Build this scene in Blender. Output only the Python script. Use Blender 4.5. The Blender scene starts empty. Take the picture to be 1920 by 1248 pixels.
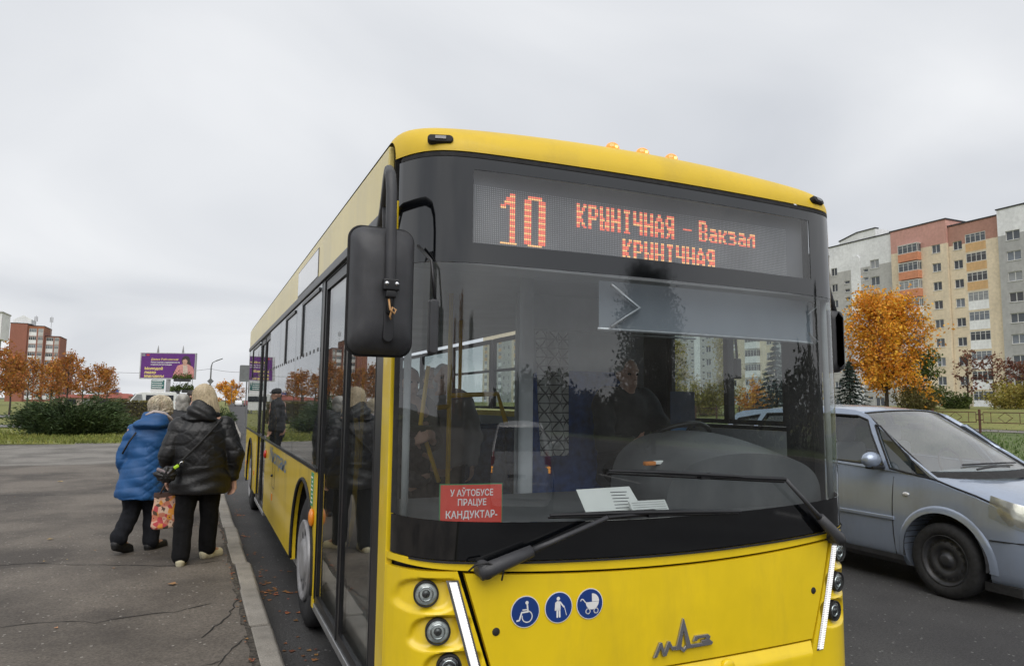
import bpy, bmesh, math, random
import numpy as np
from mathutils import Vector, Matrix
R = math.radians
SC = bpy.context.scene
COL = SC.collection

# ------------------------------------------------------------------ camera
cam_d = bpy.data.cameras.new('camera'); cam = bpy.data.objects.new('camera', cam_d); COL.objects.link(cam)
cam_d.sensor_width = 36.0; cam_d.lens = 1315/1920*36; cam_d.clip_start = 0.05; cam_d.clip_end = 4000
_A, _P, _RO = R(23.8), R(5.7), R(0.67)
_f = Vector((math.sin(_A)*math.cos(_P), math.cos(_A)*math.cos(_P), math.sin(_P)))
_r0 = Vector((math.cos(_A), -math.sin(_A), 0)); _u0 = _r0.cross(_f)
_r = _r0*math.cos(_RO) + _u0*math.sin(_RO); _u = _u0*math.cos(_RO) - _r0*math.sin(_RO)
_m = Matrix((_r, _u, -_f)).transposed().to_4x4(); _m.translation = (0, 0, 1.65)
cam.matrix_world = _m
SC.camera = cam
SC.render.engine = 'CYCLES'
SC.view_settings.view_transform = 'Standard'; SC.view_settings.look = 'None'
SC.view_settings.exposure = 0.40; SC.view_settings.gamma = 1.0; SC.view_settings.use_curve_mapping = False
SC.cycles.max_bounces = 10; SC.cycles.transparent_max_bounces = 24; SC.cycles.diffuse_bounces = 5
SC.cycles.glossy_bounces = 4; SC.cycles.transmission_bounces = 6
SC.cycles.use_adaptive_sampling = True; SC.cycles.adaptive_threshold = 0.02
SC.cycles.use_denoising = True; SC.cycles.sample_clamp_indirect = 6.0

# ------------------------------------------------------------------ overcast sky
SUN_EL, SUN_AZ = R(52), R(205)          # soft daylight from behind the camera, through the cloud
world = bpy.data.worlds.new('World'); SC.world = world; world.use_nodes = True
nt = world.node_tree; nt.nodes.clear()
def N(t, kind, **kw):
    n = t.nodes.new(kind)
    for k, v in kw.items(): setattr(n, k, v)
    return n
out = N(nt, 'ShaderNodeOutputWorld'); bg = N(nt, 'ShaderNodeBackground')
sky = N(nt, 'ShaderNodeTexSky', sky_type='NISHITA'); sky.sun_disc = False
sky.sun_elevation = SUN_EL; sky.sun_rotation = SUN_AZ; sky.dust_density = 6.0; sky.air_density = 1.0
tc = N(nt, 'ShaderNodeTexCoord'); sep = N(nt, 'ShaderNodeSeparateXYZ')
nt.links.new(tc.outputs['Generated'], sep.inputs[0])
ab = N(nt, 'ShaderNodeMath', operation='ABSOLUTE'); nt.links.new(sep.outputs['Z'], ab.inputs[0])
ad = N(nt, 'ShaderNodeMath', operation='ADD'); nt.links.new(ab.outputs[0], ad.inputs[0]); ad.inputs[1].default_value = 0.22
dx = N(nt, 'ShaderNodeMath', operation='DIVIDE'); nt.links.new(sep.outputs['X'], dx.inputs[0]); nt.links.new(ad.outputs[0], dx.inputs[1])
dy = N(nt, 'ShaderNodeMath', operation='DIVIDE'); nt.links.new(sep.outputs['Y'], dy.inputs[0]); nt.links.new(ad.outputs[0], dy.inputs[1])
cmb = N(nt, 'ShaderNodeCombineXYZ'); nt.links.new(dx.outputs[0], cmb.inputs[0]); nt.links.new(dy.outputs[0], cmb.inputs[1])
cl = N(nt, 'ShaderNodeTexNoise'); cl.inputs['Scale'].default_value = 0.85; cl.inputs['Detail'].default_value = 6; cl.inputs['Roughness'].default_value = 0.42
cl.inputs['Distortion'].default_value = 0.6
nt.links.new(cmb.outputs[0], cl.inputs['Vector'])
rmp = N(nt, 'ShaderNodeValToRGB'); nt.links.new(cl.outputs['Fac'], rmp.inputs[0])
rmp.color_ramp.elements[0].position = 0.34; rmp.color_ramp.elements[0].color = (4.9, 5.1, 5.45, 1)
rmp.color_ramp.elements[1].position = 0.66; rmp.color_ramp.elements[1].color = (7.1, 7.2, 7.35, 1)
mx = N(nt, 'ShaderNodeMix', data_type='RGBA'); mx.inputs[0].default_value = 0.95
nt.links.new(sky.outputs[0], mx.inputs[6]); nt.links.new(rmp.outputs[0], mx.inputs[7])
nt.links.new(mx.outputs[2], bg.inputs[0]); bg.inputs[1].default_value = 0.1
nt.links.new(bg.outputs[0], out.inputs[0])
sun_d = bpy.data.lights.new('sun', 'SUN'); sun_d.energy = 1.5; sun_d.angle = R(60); sun_d.color = (1.0, 0.97, 0.93)
sun = bpy.data.objects.new('sun', sun_d); COL.objects.link(sun)
# sun stands behind and left of the camera
_sd = Vector((-0.35*math.cos(SUN_EL), -0.94*math.cos(SUN_EL), math.sin(SUN_EL)))
sun.rotation_euler = _sd.to_track_quat('Z', 'Y').to_euler()

# ------------------------------------------------------------------ materials
MATS = {}
def _link(t, a, b): t.links.new(a, b)
def mat(name, col, rough=0.6, metal=0.0, var=0.12, vs=6.0, bump=0.0, bs=80.0, coat=0.0, spec=0.5, col2=None, dirt=None, dirt_amt=0.0,
        coords='Object', emit=None, estr=0.0, fine=0.0, fs=300.0, island=0.0, transl=0.0):
    if name in MATS: return MATS[name]
    m = bpy.data.materials.new(name); m.use_nodes = True; t = m.node_tree
    b = t.nodes['Principled BSDF']; o = t.nodes['Material Output']
    b.inputs['Roughness'].default_value = rough; b.inputs['Metallic'].default_value = metal
    b.inputs['Coat Weight'].default_value = coat; b.inputs['Coat Roughness'].default_value = 0.06
    b.inputs['Specular IOR Level'].default_value = spec
    tcn = N(t, 'ShaderNodeTexCoord'); src = tcn.outputs[coords]
    n1 = N(t, 'ShaderNodeTexNoise'); n1.inputs['Scale'].default_value = vs; n1.inputs['Detail'].default_value = 5
    _link(t, src, n1.inputs['Vector'])
    c2 = col2 or tuple(max(0, c*(1-var*2)) for c in col); c1 = col if col2 else tuple(min(1, c*(1+var)) for c in col)
    rp = N(t, 'ShaderNodeValToRGB'); rp.color_ramp.elements[0].position = 0.3; rp.color_ramp.elements[1].position = 0.7
    rp.color_ramp.elements[0].color = (*c2, 1); rp.color_ramp.elements[1].color = (*c1, 1)
    _link(t, n1.outputs['Fac'], rp.inputs[0]); colout = rp.outputs[0]
    if island:
        g = N(t, 'ShaderNodeNewGeometry'); hs = N(t, 'ShaderNodeHueSaturation')
        mr = N(t, 'ShaderNodeMapRange'); mr.inputs[3].default_value = 1-island; mr.inputs[4].default_value = 1+island
        _link(t, g.outputs['Random Per Island'], mr.inputs[0]); _link(t, mr.outputs[0], hs.inputs['Value'])
        mr2 = N(t, 'ShaderNodeMapRange'); mr2.inputs[3].default_value = 0.5-island*0.05; mr2.inputs[4].default_value = 0.5+island*0.05
        ws = N(t, 'ShaderNodeTexWhiteNoise', noise_dimensions='1D'); _link(t, g.outputs['Random Per Island'], ws.inputs['W'])
        _link(t, ws.outputs['Value'], mr2.inputs[0]); _link(t, mr2.outputs[0], hs.inputs['Hue'])
        _link(t, colout, hs.inputs['Color']); colout = hs.outputs[0]
    if fine:
        n2 = N(t, 'ShaderNodeTexNoise'); n2.inputs['Scale'].default_value = fs; n2.inputs['Detail'].default_value = 2
        _link(t, src, n2.inputs['Vector'])
        mr = N(t, 'ShaderNodeMapRange'); mr.inputs[1].default_value = 0.3; mr.inputs[2].default_value = 0.7
        mr.inputs[3].default_value = 1-fine; mr.inputs[4].default_value = 1+fine; _link(t, n2.outputs['Fac'], mr.inputs[0])
        mm = N(t, 'ShaderNodeVectorMath', operation='SCALE'); _link(t, colout, mm.inputs[0]); _link(t, mr.outputs[0], mm.inputs['Scale']); colout = mm.outputs[0]
    if dirt:
        n3 = N(t, 'ShaderNodeTexNoise'); n3.inputs['Scale'].default_value = vs*0.7+1.3; n3.inputs['Detail'].default_value = 8; n3.inputs['Roughness'].default_value = 0.7
        mp = N(t, 'ShaderNodeMapping'); mp.inputs['Scale'].default_value = (1, 1, 0.22); _link(t, src, mp.inputs[0]); _link(t, mp.outputs[0], n3.inputs['Vector'])
        r3 = N(t, 'ShaderNodeMapRange'); r3.inputs[1].default_value = 0.48; r3.inputs[2].default_value = 0.75; r3.inputs[4].default_value = dirt_amt
        _link(t, n3.outputs['Fac'], r3.inputs[0])
        mm = N(t, 'ShaderNodeMix', data_type='RGBA'); _link(t, r3.outputs[0], mm.inputs[0]); _link(t, colout, mm.inputs[6]); mm.inputs[7].default_value = (*dirt, 1)
        colout = mm.outputs[2]
    _link(t, colout, b.inputs['Base Color'])
    if bump:
        nb = N(t, 'ShaderNodeTexNoise'); nb.inputs['Scale'].default_value = bs; nb.inputs['Detail'].default_value = 4
        _link(t, src, nb.inputs['Vector']); bp = N(t, 'ShaderNodeBump'); bp.inputs['Strength'].default_value = bump; bp.inputs['Distance'].default_value = 0.01
        _link(t, nb.outputs['Fac'], bp.inputs['Height']); _link(t, bp.outputs[0], b.inputs['Normal'])
    if emit:
        b.inputs['Emission Color'].default_value = (*emit, 1); b.inputs['Emission Strength'].default_value = estr
    if transl:
        tr = N(t, 'ShaderNodeBsdfTranslucent'); _link(t, colout, tr.inputs[0]); ms = N(t, 'ShaderNodeMixShader'); ms.inputs[0].default_value = transl
        _link(t, b.outputs[0], ms.inputs[1]); _link(t, tr.outputs[0], ms.inputs[2]); _link(t, ms.outputs[0], o.inputs[0])
    MATS[name] = m; return m
def glass(name, tint=(0.85, 0.9, 0.88), ior=1.55, rough=0.0, dust_sheen=0.0, wob=0.0):
    m = bpy.data.materials.new(name); m.use_nodes = True; t = m.node_tree; t.nodes.clear()
    o = N(t, 'ShaderNodeOutputMaterial'); tr = N(t, 'ShaderNodeBsdfTransparent'); tr.inputs[0].default_value = (*tint, 1)
    gl = N(t, 'ShaderNodeBsdfGlossy'); gl.inputs['Roughness'].default_value = rough
    lw = N(t, 'ShaderNodeLayerWeight'); lw.inputs[0].default_value = .5; f0 = ((ior-1)/(ior+1))**2*1.9
    pw = N(t, 'ShaderNodeMath', operation='POWER'); _link(t, lw.outputs['Facing'], pw.inputs[0]); pw.inputs[1].default_value = 4.6
    fr = N(t, 'ShaderNodeMath', operation='MULTIPLY_ADD'); _link(t, pw.outputs[0], fr.inputs[0]); fr.inputs[1].default_value = 1-f0; fr.inputs[2].default_value = f0; ms = N(t, 'ShaderNodeMixShader')
    _link(t, fr.outputs[0], ms.inputs[0]); _link(t, tr.outputs[0], ms.inputs[1]); _link(t, gl.outputs[0], ms.inputs[2])
    last = ms.outputs[0]
    tcn = N(t, 'ShaderNodeTexCoord')
    if wob:
        nb = N(t, 'ShaderNodeTexNoise'); nb.inputs['Scale'].default_value = 1.6; nb.inputs['Detail'].default_value = 1
        _link(t, tcn.outputs['Object'], nb.inputs['Vector']); bp = N(t, 'ShaderNodeBump'); bp.inputs['Strength'].default_value = wob; bp.inputs['Distance'].default_value = 0.02
        _link(t, nb.outputs['Fac'], bp.inputs['Height']); _link(t, bp.outputs[0], gl.inputs['Normal'])
    if dust_sheen:
        df = N(t, 'ShaderNodeBsdfDiffuse'); df.inputs[0].default_value = (0.5, 0.49, 0.46, 1)
        nn = N(t, 'ShaderNodeTexNoise'); nn.inputs['Scale'].default_value = 3.0; nn.inputs['Detail'].default_value = 7; nn.inputs['Roughness'].default_value = 0.65
        _link(t, tcn.outputs['Object'], nn.inputs['Vector'])
        mr = N(t, 'ShaderNodeMapRange'); mr.inputs[1].default_value = 0.3; mr.inputs[2].default_value = 0.8; mr.inputs[3].default_value = dust_sheen*0.2; mr.inputs[4].default_value = dust_sheen
        _link(t, nn.outputs['Fac'], mr.inputs[0]); m2 = N(t, 'ShaderNodeMixShader'); _link(t, mr.outputs[0], m2.inputs[0])
        _link(t, last, m2.inputs[1]); _link(t, df.outputs[0], m2.inputs[2]); last = m2.outputs[0]
    _link(t, last, o.inputs[0]); return m

# ------------------------------------------------------------------ object helpers
INV = {}
def setp(o, label=None, cat=None, group=None, kind=None):
    if label: o['label'] = label
    if cat: o['category'] = cat
    if group: o['group'] = group
    if kind: o['kind'] = kind
    return o
def thing(name, label, cat, loc=(0, 0, 0), group=None, world=True, rz=0.0):
    """Empty at the thing's base; world=True: its parts are given in world coordinates."""
    o = bpy.data.objects.new(name, None); COL.objects.link(o); o.location = loc; o.empty_display_size = 0.2
    o.rotation_euler = (0, 0, rz)
    setp(o, label, cat, group)
    INV[o.name] = Matrix.Translation(-Vector(loc)) if world else None
    return o
def link(name, me, m, parent=None, smooth=False):
    o = bpy.data.objects.new(name, me); COL.objects.link(o)
    if m is not None and not me.materials: me.materials.append(m)
    if smooth: me.polygons.foreach_set('use_smooth', [True]*len(me.polygons))
    if parent is not None:
        o.parent = parent
        iv = INV.get(parent.name)
        if iv is not None and parent.parent is None: o.matrix_parent_inverse = iv
        INV[o.name] = None
    return o
def copy_tree(o, parent=None):
    c = o.copy(); COL.objects.link(c)
    if parent is not None:
        c.parent = parent; c.matrix_parent_inverse = o.matrix_parent_inverse
    for k in o.children: copy_tree(k, c)
    return c
class MB:
    def __init__(s): s.v = []; s.f = []
    def add(s, vs, fs):
        n = len(s.v); s.v += [tuple(v) for v in vs]; s.f += [tuple(i+n for i in f) for f in fs]; return s
    def box(s, c, d, M=None):
        x, y, z = (i/2 for i in d); c = Vector(c)
        vs = [Vector(p) for p in ((-x,-y,-z),(x,-y,-z),(x,y,-z),(-x,y,-z),(-x,-y,z),(x,-y,z),(x,y,z),(-x,y,z))]
        if M is not None: vs = [M @ v for v in vs]
        return s.add([v + c for v in vs], [(0,3,2,1),(4,5,6,7),(0,1,5,4),(1,2,6,5),(2,3,7,6),(3,0,4,7)])
    def bb(s, x0, x1, y0, y1, z0, z1): return s.box(((x0+x1)/2, (y0+y1)/2, (z0+z1)/2), (x1-x0, y1-y0, z1-z0))
    def quad(s, a, b, c, d): return s.add([a, b, c, d], [(0, 1, 2, 3)])
    def grid(s, fn, nu, nv, closed_u=False):
        vs = [fn(i/nu, j/nv) for j in range(nv+1) for i in range(nu if closed_u else nu+1)]; w = nu if closed_u else nu+1
        fs = [(j*w+i, j*w+(i+1) % w if closed_u else j*w+i+1, (j+1)*w+((i+1) % w if closed_u else i+1), (j+1)*w+i) for j in range(nv) for i in range(nu)]
        return s.add(vs, fs)
    def tube(s, pts, r, n=8, caps=True):
        pts = [Vector(p) for p in pts]; k = len(pts); rs = r if isinstance(r, (list, tuple)) else [r]*k
        vs = []; fs = []; prev = None
        for i, p in enumerate(pts):
            d = (pts[min(i+1, k-1)] - pts[max(i-1, 0)])
            d = d.normalized() if d.length > 1e-9 else Vector((0, 0, 1))
            if prev is None:
                a = Vector((0, 0, 1)) if abs(d.z) < 0.9 else Vector((1, 0, 0)); e1 = d.cross(a).normalized()
            else:
                e1 = (prev - d*prev.dot(d)); e1 = e1.normalized() if e1.length > 1e-6 else d.orthogonal().normalized()
            prev = e1; e2 = d.cross(e1)
            for j in range(n):
                t = 2*math.pi*j/n; vs.append(p + (e1*math.cos(t) + e2*math.sin(t))*rs[i])
        for i in range(k-1):
            for j in range(n): fs.append((i*n+j, i*n+(j+1) % n, (i+1)*n+(j+1) % n, (i+1)*n+j))
        if caps: fs += [tuple(range(n-1, -1, -1)), tuple(range((k-1)*n, k*n))]
        return s.add(vs, fs)
    def lathe(s, prof, n=24, M=None):
        """prof: (radius, height) about local Z"""
        vs = []; fs = []; k = len(prof)
        for (r, h) in prof:
            for j in range(n):
                t = 2*math.pi*j/n; vs.append(Vector((r*math.cos(t), r*math.sin(t), h)))
        for i in range(k-1):
            for j in range(n): fs.append((i*n+j, i*n+(j+1) % n, (i+1)*n+(j+1) % n, (i+1)*n+j))
        if M is not None: vs = [M @ v for v in vs]
        return s.add(vs, fs)
    def ball(s, c, r, M=None, n=12, m=8):
        rx, ry, rz = r if isinstance(r, (list, tuple)) else (r, r, r); c = Vector(c); vs = []; fs = []
        for j in range(m+1):
            ph = math.pi*j/m - math.pi/2
            for i in range(n):
                t = 2*math.pi*i/n; v = Vector((rx*math.cos(ph)*math.cos(t), ry*math.cos(ph)*math.sin(t), rz*math.sin(ph)))
                vs.append((M @ v if M is not None else v) + c)
        for j in range(m):
            for i in range(n): fs.append((j*n+i, j*n+(i+1) % n, (j+1)*n+(i+1) % n, (j+1)*n+i))
        return s.add(vs, fs)
    def prism(s, pts, fn, d):
        """pts: 2D outline, fn(a,b,depth)->3D"""
        n = len(pts); vs = [fn(a, b, 0) for a, b in pts] + [fn(a, b, d) for a, b in pts]
        fs = [tuple(range(n)), tuple(range(2*n-1, n-1, -1))] + [(i, i+n, (i+1) % n + n, (i+1) % n) for i in range(n)]
        return s.add(vs, fs)
    def mesh(s, name):
        me = bpy.data.meshes.new(name); me.from_pydata(s.v, [], s.f); me.update(); return me
    def build(s, name, m, parent=None, smooth=False, bevel=0.0, fix=True, seg=2, split=False):
        me = s.mesh(name)
        if fix:
            bm = bmesh.new(); bm.from_mesh(me); bmesh.ops.remove_doubles(bm, verts=bm.verts, dist=1e-5)
            bmesh.ops.recalc_face_normals(bm, faces=bm.faces); bm.to_mesh(me); bm.free()
        o = link(name, me, m, parent, smooth)
        if split: o.modifiers.new('e', 'EDGE_SPLIT').split_angle = R(35)
        if bevel:
            b = o.modifiers.new('b', 'BEVEL'); b.width = bevel; b.segments = seg; b.limit_method = 'ANGLE'; b.angle_limit = R(40)
            if smooth is False: me.polygons.foreach_set('use_smooth', [True]*len(me.polygons)); o.modifiers.new('w', 'WEIGHTED_NORMAL')
        return o
def baked(ob_mesh, mods):
    """apply modifiers to a mesh without operators"""
    o = bpy.data.objects.new('tmp', ob_mesh); COL.objects.link(o)
    for kind, kw in mods:
        md = o.modifiers.new('m', kind)
        for k, v in kw.items(): setattr(md, k, v)
    dg = bpy.context.evaluated_depsgraph_get(); dg.update()
    me = bpy.data.meshes.new_from_object(o.evaluated_get(dg)); bpy.data.objects.remove(o); return me
_tc = {}
def text_mesh(body, size=1.0, align='LEFT', bold=0.0):
    k = (body, align, bold)
    if k not in _tc:
        c = bpy.data.curves.new('t', 'FONT'); c.body = body; c.size = 1; c.align_x = align; c.offset = bold; c.resolution_u = 3
        o = bpy.data.objects.new('t', c); COL.objects.link(o); dg = bpy.context.evaluated_depsgraph_get(); dg.update()
        me = bpy.data.meshes.new_from_object(o.evaluated_get(dg)); bpy.data.objects.remove(o)
        _tc[k] = ([tuple(v.co) for v in me.vertices], [tuple(p.vertices) for p in me.polygons])
    vs, fs = _tc[k]
    return [(v[0]*size, v[1]*size) for v in vs], fs
def text(mb, body, fn, size, align='LEFT', width=None, bold=0.0, slant=0.0):
    vs, fs = text_mesh(body, size, align, bold)
    sx = 1.0
    if width: sx = width/max(1e-6, max(v[0] for v in vs)-min(v[0] for v in vs))
    mb.add([fn(v[0]*sx + v[1]*slant, v[1]) for v in vs], fs); return mb
# ------------------------------------------------------------------ shared materials
m_yellow = mat('bus_yellow_paint', (0.84, 0.60, 0.008), rough=0.38, var=0.04, vs=4.5, coat=0.5, dirt=(0.40, 0.27, 0.04), dirt_amt=0.24, bump=0.02, bs=3)
m_yellow_cap = mat('roof_cap_yellow', (0.70, 0.475, 0.015), rough=0.55, var=0.06, vs=1.5, coat=0.1, dirt=(0.26, 0.19, 0.06), dirt_amt=0.35)
m_black = mat('black_trim', (0.012, 0.012, 0.014), rough=0.35, var=0.2, vs=8)
m_rubber = mat('rubber', (0.018, 0.018, 0.019), rough=0.8, var=0.25, vs=30, bump=0.2, bs=60)
m_mask = mat('black_ceramic_glass', (0.0025, 0.003, 0.004), rough=0.05, var=0.05, spec=1.0, coat=0.12)
m_plastic = mat('grey_black_plastic', (0.042, 0.043, 0.048), rough=0.5, var=0.15, vs=12, bump=0.15, bs=500, dirt=(0.10, 0.10, 0.10), dirt_amt=0.3)
m_chrome = mat('chrome', (0.75, 0.76, 0.78), rough=0.12, metal=1.0, var=0.03)
m_alu = mat('aluminium', (0.55, 0.56, 0.57), rough=0.35, metal=0.9, var=0.08, vs=20)
m_white = mat('white_print', (0.78, 0.78, 0.77), rough=0.5, var=0.03)
m_blue_sign = mat('blue_sticker', (0.012, 0.045, 0.21), rough=0.35, var=0.05)
m_wind = glass('windscreen_glass', (0.86, 0.91, 0.93), ior=1.64, dust_sheen=0.045, wob=0.0)
m_side = glass('tinted_side_glass', (0.78, 0.82, 0.83), ior=1.8, dust_sheen=0.03, wob=0.06)
m_clear = glass('clear_glass', (0.82, 0.87, 0.86), ior=1.45, dust_sheen=0.03)
m_cover = glass('display_glass', (0.80, 0.82, 0.84), ior=1.6, dust_sheen=0.10)
m_int = mat('interior_grey', (0.48, 0.49, 0.50), rough=0.7, var=0.15, vs=3)
m_int_d = mat('interior_dark', (0.022, 0.023, 0.026), rough=0.6, var=0.2, vs=5, bump=0.15, bs=400)
m_ceil = mat('interior_ceiling', (0.68, 0.69, 0.70), rough=0.6, var=0.08, vs=2)
m_dash = mat('dashboard_plastic', (.105, .106, .108), rough=.5, var=.15, vs=4, bump=.1, bs=300, dirt=(.2, .19, .18), dirt_amt=.3)
m_floor = mat('bus_floor', (.22, .22, .215), rough=.6, var=.15, vs=4)
m_lining = mat('wall_lining', (.30, .31, .32), rough=.6, var=.1, vs=2)
m_rail = mat('yellow_handrail', (0.80, 0.47, 0.01), rough=0.35, var=0.05, coat=0.3)
m_blue_cloth = mat('dark_blue_cloth', (0.04, 0.095, 0.30), rough=0.9, var=0.25, vs=18, bump=0.3, bs=300)
m_amber = mat('amber_lens', (0.75, 0.24, 0.02), rough=0.2, var=0.08, coat=0.6)
m_red = mat('red_lens', (0.5, 0.02, 0.015), rough=0.2, var=0.1, coat=0.6)
m_lens = mat('lamp_lens', (0.82, 0.83, 0.82), rough=0.18, metal=0.25, var=0.22, vs=40, coat=1.0, bump=0.25, bs=140)
m_lens_d = mat('lamp_lens_dark', (0.05, 0.05, 0.055), rough=0.1, metal=0.3, var=0.3, vs=60, coat=1.0)
m_skin = mat('skin', (0.50, 0.29, 0.21), rough=0.55, var=0.08, vs=14, bump=0.08, bs=120)
m_led_w = mat('white_led', (0.35, 0.35, 0.35), rough=0.3, var=0.02, emit=(1, 0.98, 0.95), estr=0.72)
m_led_r = mat('red_led', (0.8, 0.1, 0.05), rough=0.4, var=0.1, emit=(1.0, 0.20, 0.12), estr=1.15)
m_led_y = mat('orange_led', (0.9, 0.4, 0.1), rough=0.4, var=0.1, emit=(1.0, 0.55, 0.22), estr=1.25)
m_steel = mat('steel_wheel', (0.06, 0.062, 0.068), rough=0.5, metal=0.5, var=0.2, vs=10, dirt=(0.06, 0.05, 0.04), dirt_amt=0.6)
m_hub = mat('grey_wheel_cover', (0.34, 0.34, 0.35), rough=0.45, metal=0.3, var=0.15, vs=8, dirt=(0.16, 0.14, 0.12), dirt_amt=0.6)
# ================================================================== the bus (front faces -Y, kerb side is X = 0.74)
XC, HW = 2.0, 1.26
XL, XR = XC-HW, XC+HW
YE = 12.9                                     # rear end
def SY(x, z):
    u = max(-1.0, min(1.0, (x-XC)/HW)); y = 2.68 + .06*u*u + .22*abs(u)**16
    if z > 1.0: y += .02*((min(z, 2.76)-1.0)/1.76)**1.3
    return y
def FP(x, z, off=0.0): return (x, SY(x, z)-off, z)
bus = thing('city_bus', 'yellow city bus with black windscreen and lit route display standing at the kerb', 'bus', (XC, 7.8, 0))
def slab(mb, fn, nu, nv, th=0.02, disp=None):
    """closed curved panel: fn(s,t)->(x,z) on the front surface"""
    def front(s, t):
        x, z = fn(s, t); return FP(x, z, disp(x, z) if disp else 0.0)
    n0 = len(mb.v); mb.grid(front, nu, nv); w = nu+1
    nb = len(mb.v)
    for j in range(nv+1):
        for i in range(nu+1):
            x, y, z = mb.v[n0+j*w+i]; mb.v.append((x, y+th, z))
    for j in range(nv):
        for i in range(nu):
            a = nb+j*w+i; mb.f.append((a, a+w, a+w+1, a+1))
    def q(i, j): return j*w+i
    for i in range(nu):
        mb.f.append((n0+q(i+1, 0), n0+q(i, 0), nb+q(i, 0), nb+q(i+1, 0))); mb.f.append((n0+q(i, nv), n0+q(i+1, nv), nb+q(i+1, nv), nb+q(i, nv)))
    for j in range(nv):
        mb.f.append((n0+q(0, j), n0+q(0, j+1), nb+q(0, j+1), nb+q(0, j))); mb.f.append((n0+q(nu, j+1), n0+q(nu, j), nb+q(nu, j), nb+q(nu, j+1)))
    return mb
def rect(x0, x1, z0, z1):
    zf0 = z0 if callable(z0) else (lambda x: z0); zf1 = z1 if callable(z1) else (lambda x: z1)
    def fn(s, t):
        # finer steps towards the corners
        x = x0 + (x1-x0)*s; return x, zf0(x)*(1-t) + zf1(x)*t
    return fn
def xs_u(s): return math.copysign(1-(1-abs(2*s-1))**1.0, 2*s-1)
uu = lambda x: (x-XC)/HW
z_top = lambda x: 2.715
zg0 = lambda x: .985 + .05*uu(x)**2          # lower edge of black glass
zgap = lambda x: .936 + .055*min(1, uu(x)**2)*1.25

# --- roof cap (front dome) and roof skin
def roof_z(u): return 2.95 - .065*u*u - .055*abs(u)**44
def cap(s, t):
    u = math.sin((s-.5)*math.pi)*.75 + (2*s-1)*.25; x = XC+HW*u; zA = z_top(x)+.004; yA = SY(x, zA); zB = roof_z(u); th = t*math.pi/2
    return (x, yA+(3.10-yA)*(1-math.cos(th)), zA+(zB-zA)*math.sin(th))
capm = MB().grid(cap, 60, 14)
def capside(sgn):
    pts = [cap(0 if sgn < 0 else 1, t/14) for t in range(15)]
    # yellow cheek running down beside the glass to the front corner
    return pts
capm.build('front_roof_cap', m_yellow_cap, bus, smooth=True)
m_roof_sheen = mat('yellow_roof_sky_sheen', (0.77, 0.63, 0.22), rough=0.4, var=0.05, vs=1.2, coat=0.3, dirt=(0.4, 0.36, 0.26), dirt_amt=0.3)  # yellow body paint with the pale sky reflection put into its colour
def roofskin(s, t):
    u = math.sin((s-.5)*math.pi)*.75 + (2*s-1)*.25
    return (XC+HW*u, 3.112+(YE-3.112)*t, roof_z(u))
MB().grid(roofskin, 48, 24).build('roof_skin', m_roof_sheen, bus, smooth=True)
for sg, nm in ((-1, 'cove'), (1, 'cove')):
    xs = XC+sg*HW
    MB().bb(min(xs, xs-sg*.03), max(xs, xs-sg*.03), 3.112, YE, 2.535, 2.826).build('roof_cove_panel', m_roof_sheen, bus, bevel=.008)
MB().bb(XL+.03, XL+.07, 3.098, 3.115, 2.55, 2.8).build('cap_joint', m_rubber, bus)
# roof marker lamps
for sg in (-1, 1):
    x = XC+(1.03 if sg > 0 else -1.12); z = 2.772; y = SY(x, 2.72)+.006
    M = Matrix.Rotation(sg*R(17), 3, 'Z') @ Matrix.Rotation(R(-22), 3, 'X')
    lamp = MB()
    n = 20
    pts = [(.036*math.copysign(1, math.cos(a))+.019*math.cos(a), .019*math.sin(a)) for a in [2*math.pi*i/n for i in range(n)]]
    lamp.prism(pts, lambda a, b, d: Vector((x, y-.012, z)) + M @ Vector((a, d, b)), .03)
    L = lamp.build('marker_lamp', m_rubber, bus, bevel=.004)
    MB().box(Vector((x, y-.014, z)), (.048, .006, .018), M).build('lens', m_lens_d, L, bevel=.002)
for x in (1.89, 2.075, 2.26):
    l = MB(); zz = roof_z(uu(x))-.004; yy = 3.02
    l.ball((x, yy, zz+.022), (.040, .032, .034), n=14, m=8)
    am = mat('amber_beacon', (0.85, 0.30, 0.03), rough=0.15, var=0.08, coat=0.8, emit=(1, .35, .04), estr=.35)
    L = l.build('roof_beacon', am, bus, smooth=True)
    MB().box((x+.004, yy-.030, zz+.024), (.016, .012, .012)).build('lamp_bulb', mat('beacon_bulb', (1, .7, .2), emit=(1, .62, .2), estr=1.6), L, bevel=.003)
    MB().box((x+.01, yy, zz-.008), (.085, .05, .012)).build('base', m_rubber, L)

# --- front glass
slab(MB(), rect(XL+.02, XR-.02, 2.695, 2.713), 60, 1, .03).build('windscreen_top_seal', m_rubber, bus, smooth=False)
DX0, DX1, DZ0, DZ1 = 1.02, 2.94, 2.322, 2.642
band = MB()
slab(band, rect(XL+.012, DX0, 2.236, 2.692), 26, 8, .006)
slab(band, rect(DX1, XR-.012, 2.236, 2.692), 26, 8, .006)
slab(band, rect(DX0, DX1, DZ1, 2.692), 30, 2, .006)
slab(band, rect(DX0, DX1, 2.236, DZ0), 30, 2, .006)
band.build('display_band', m_mask, bus, smooth=True, split=True)
MB().grid(lambda s, t: FP(DX0+(DX1-DX0)*s, DZ0+(DZ1-DZ0)*t, -.002), 30, 4).build('display_window', m_cover, bus, smooth=True)
MB().grid(lambda s, t: FP(XL+.022+(2*HW-.044)*s, 1.145+.045*uu(XL+.022+(2*HW-.044)*s)**2 + (2.234-1.145-.045*uu(XL+.022+(2*HW-.044)*s)**2)*t, -.001), 90, 16).build('windscreen', m_wind, bus, smooth=True)
slab(MB(), rect(XL+.012, XR-.012, zg0, lambda x: 1.143+.045*uu(x)**2), 90, 3, .006).build('windscreen_lower_band', m_mask, bus, smooth=True, split=True)
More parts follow.
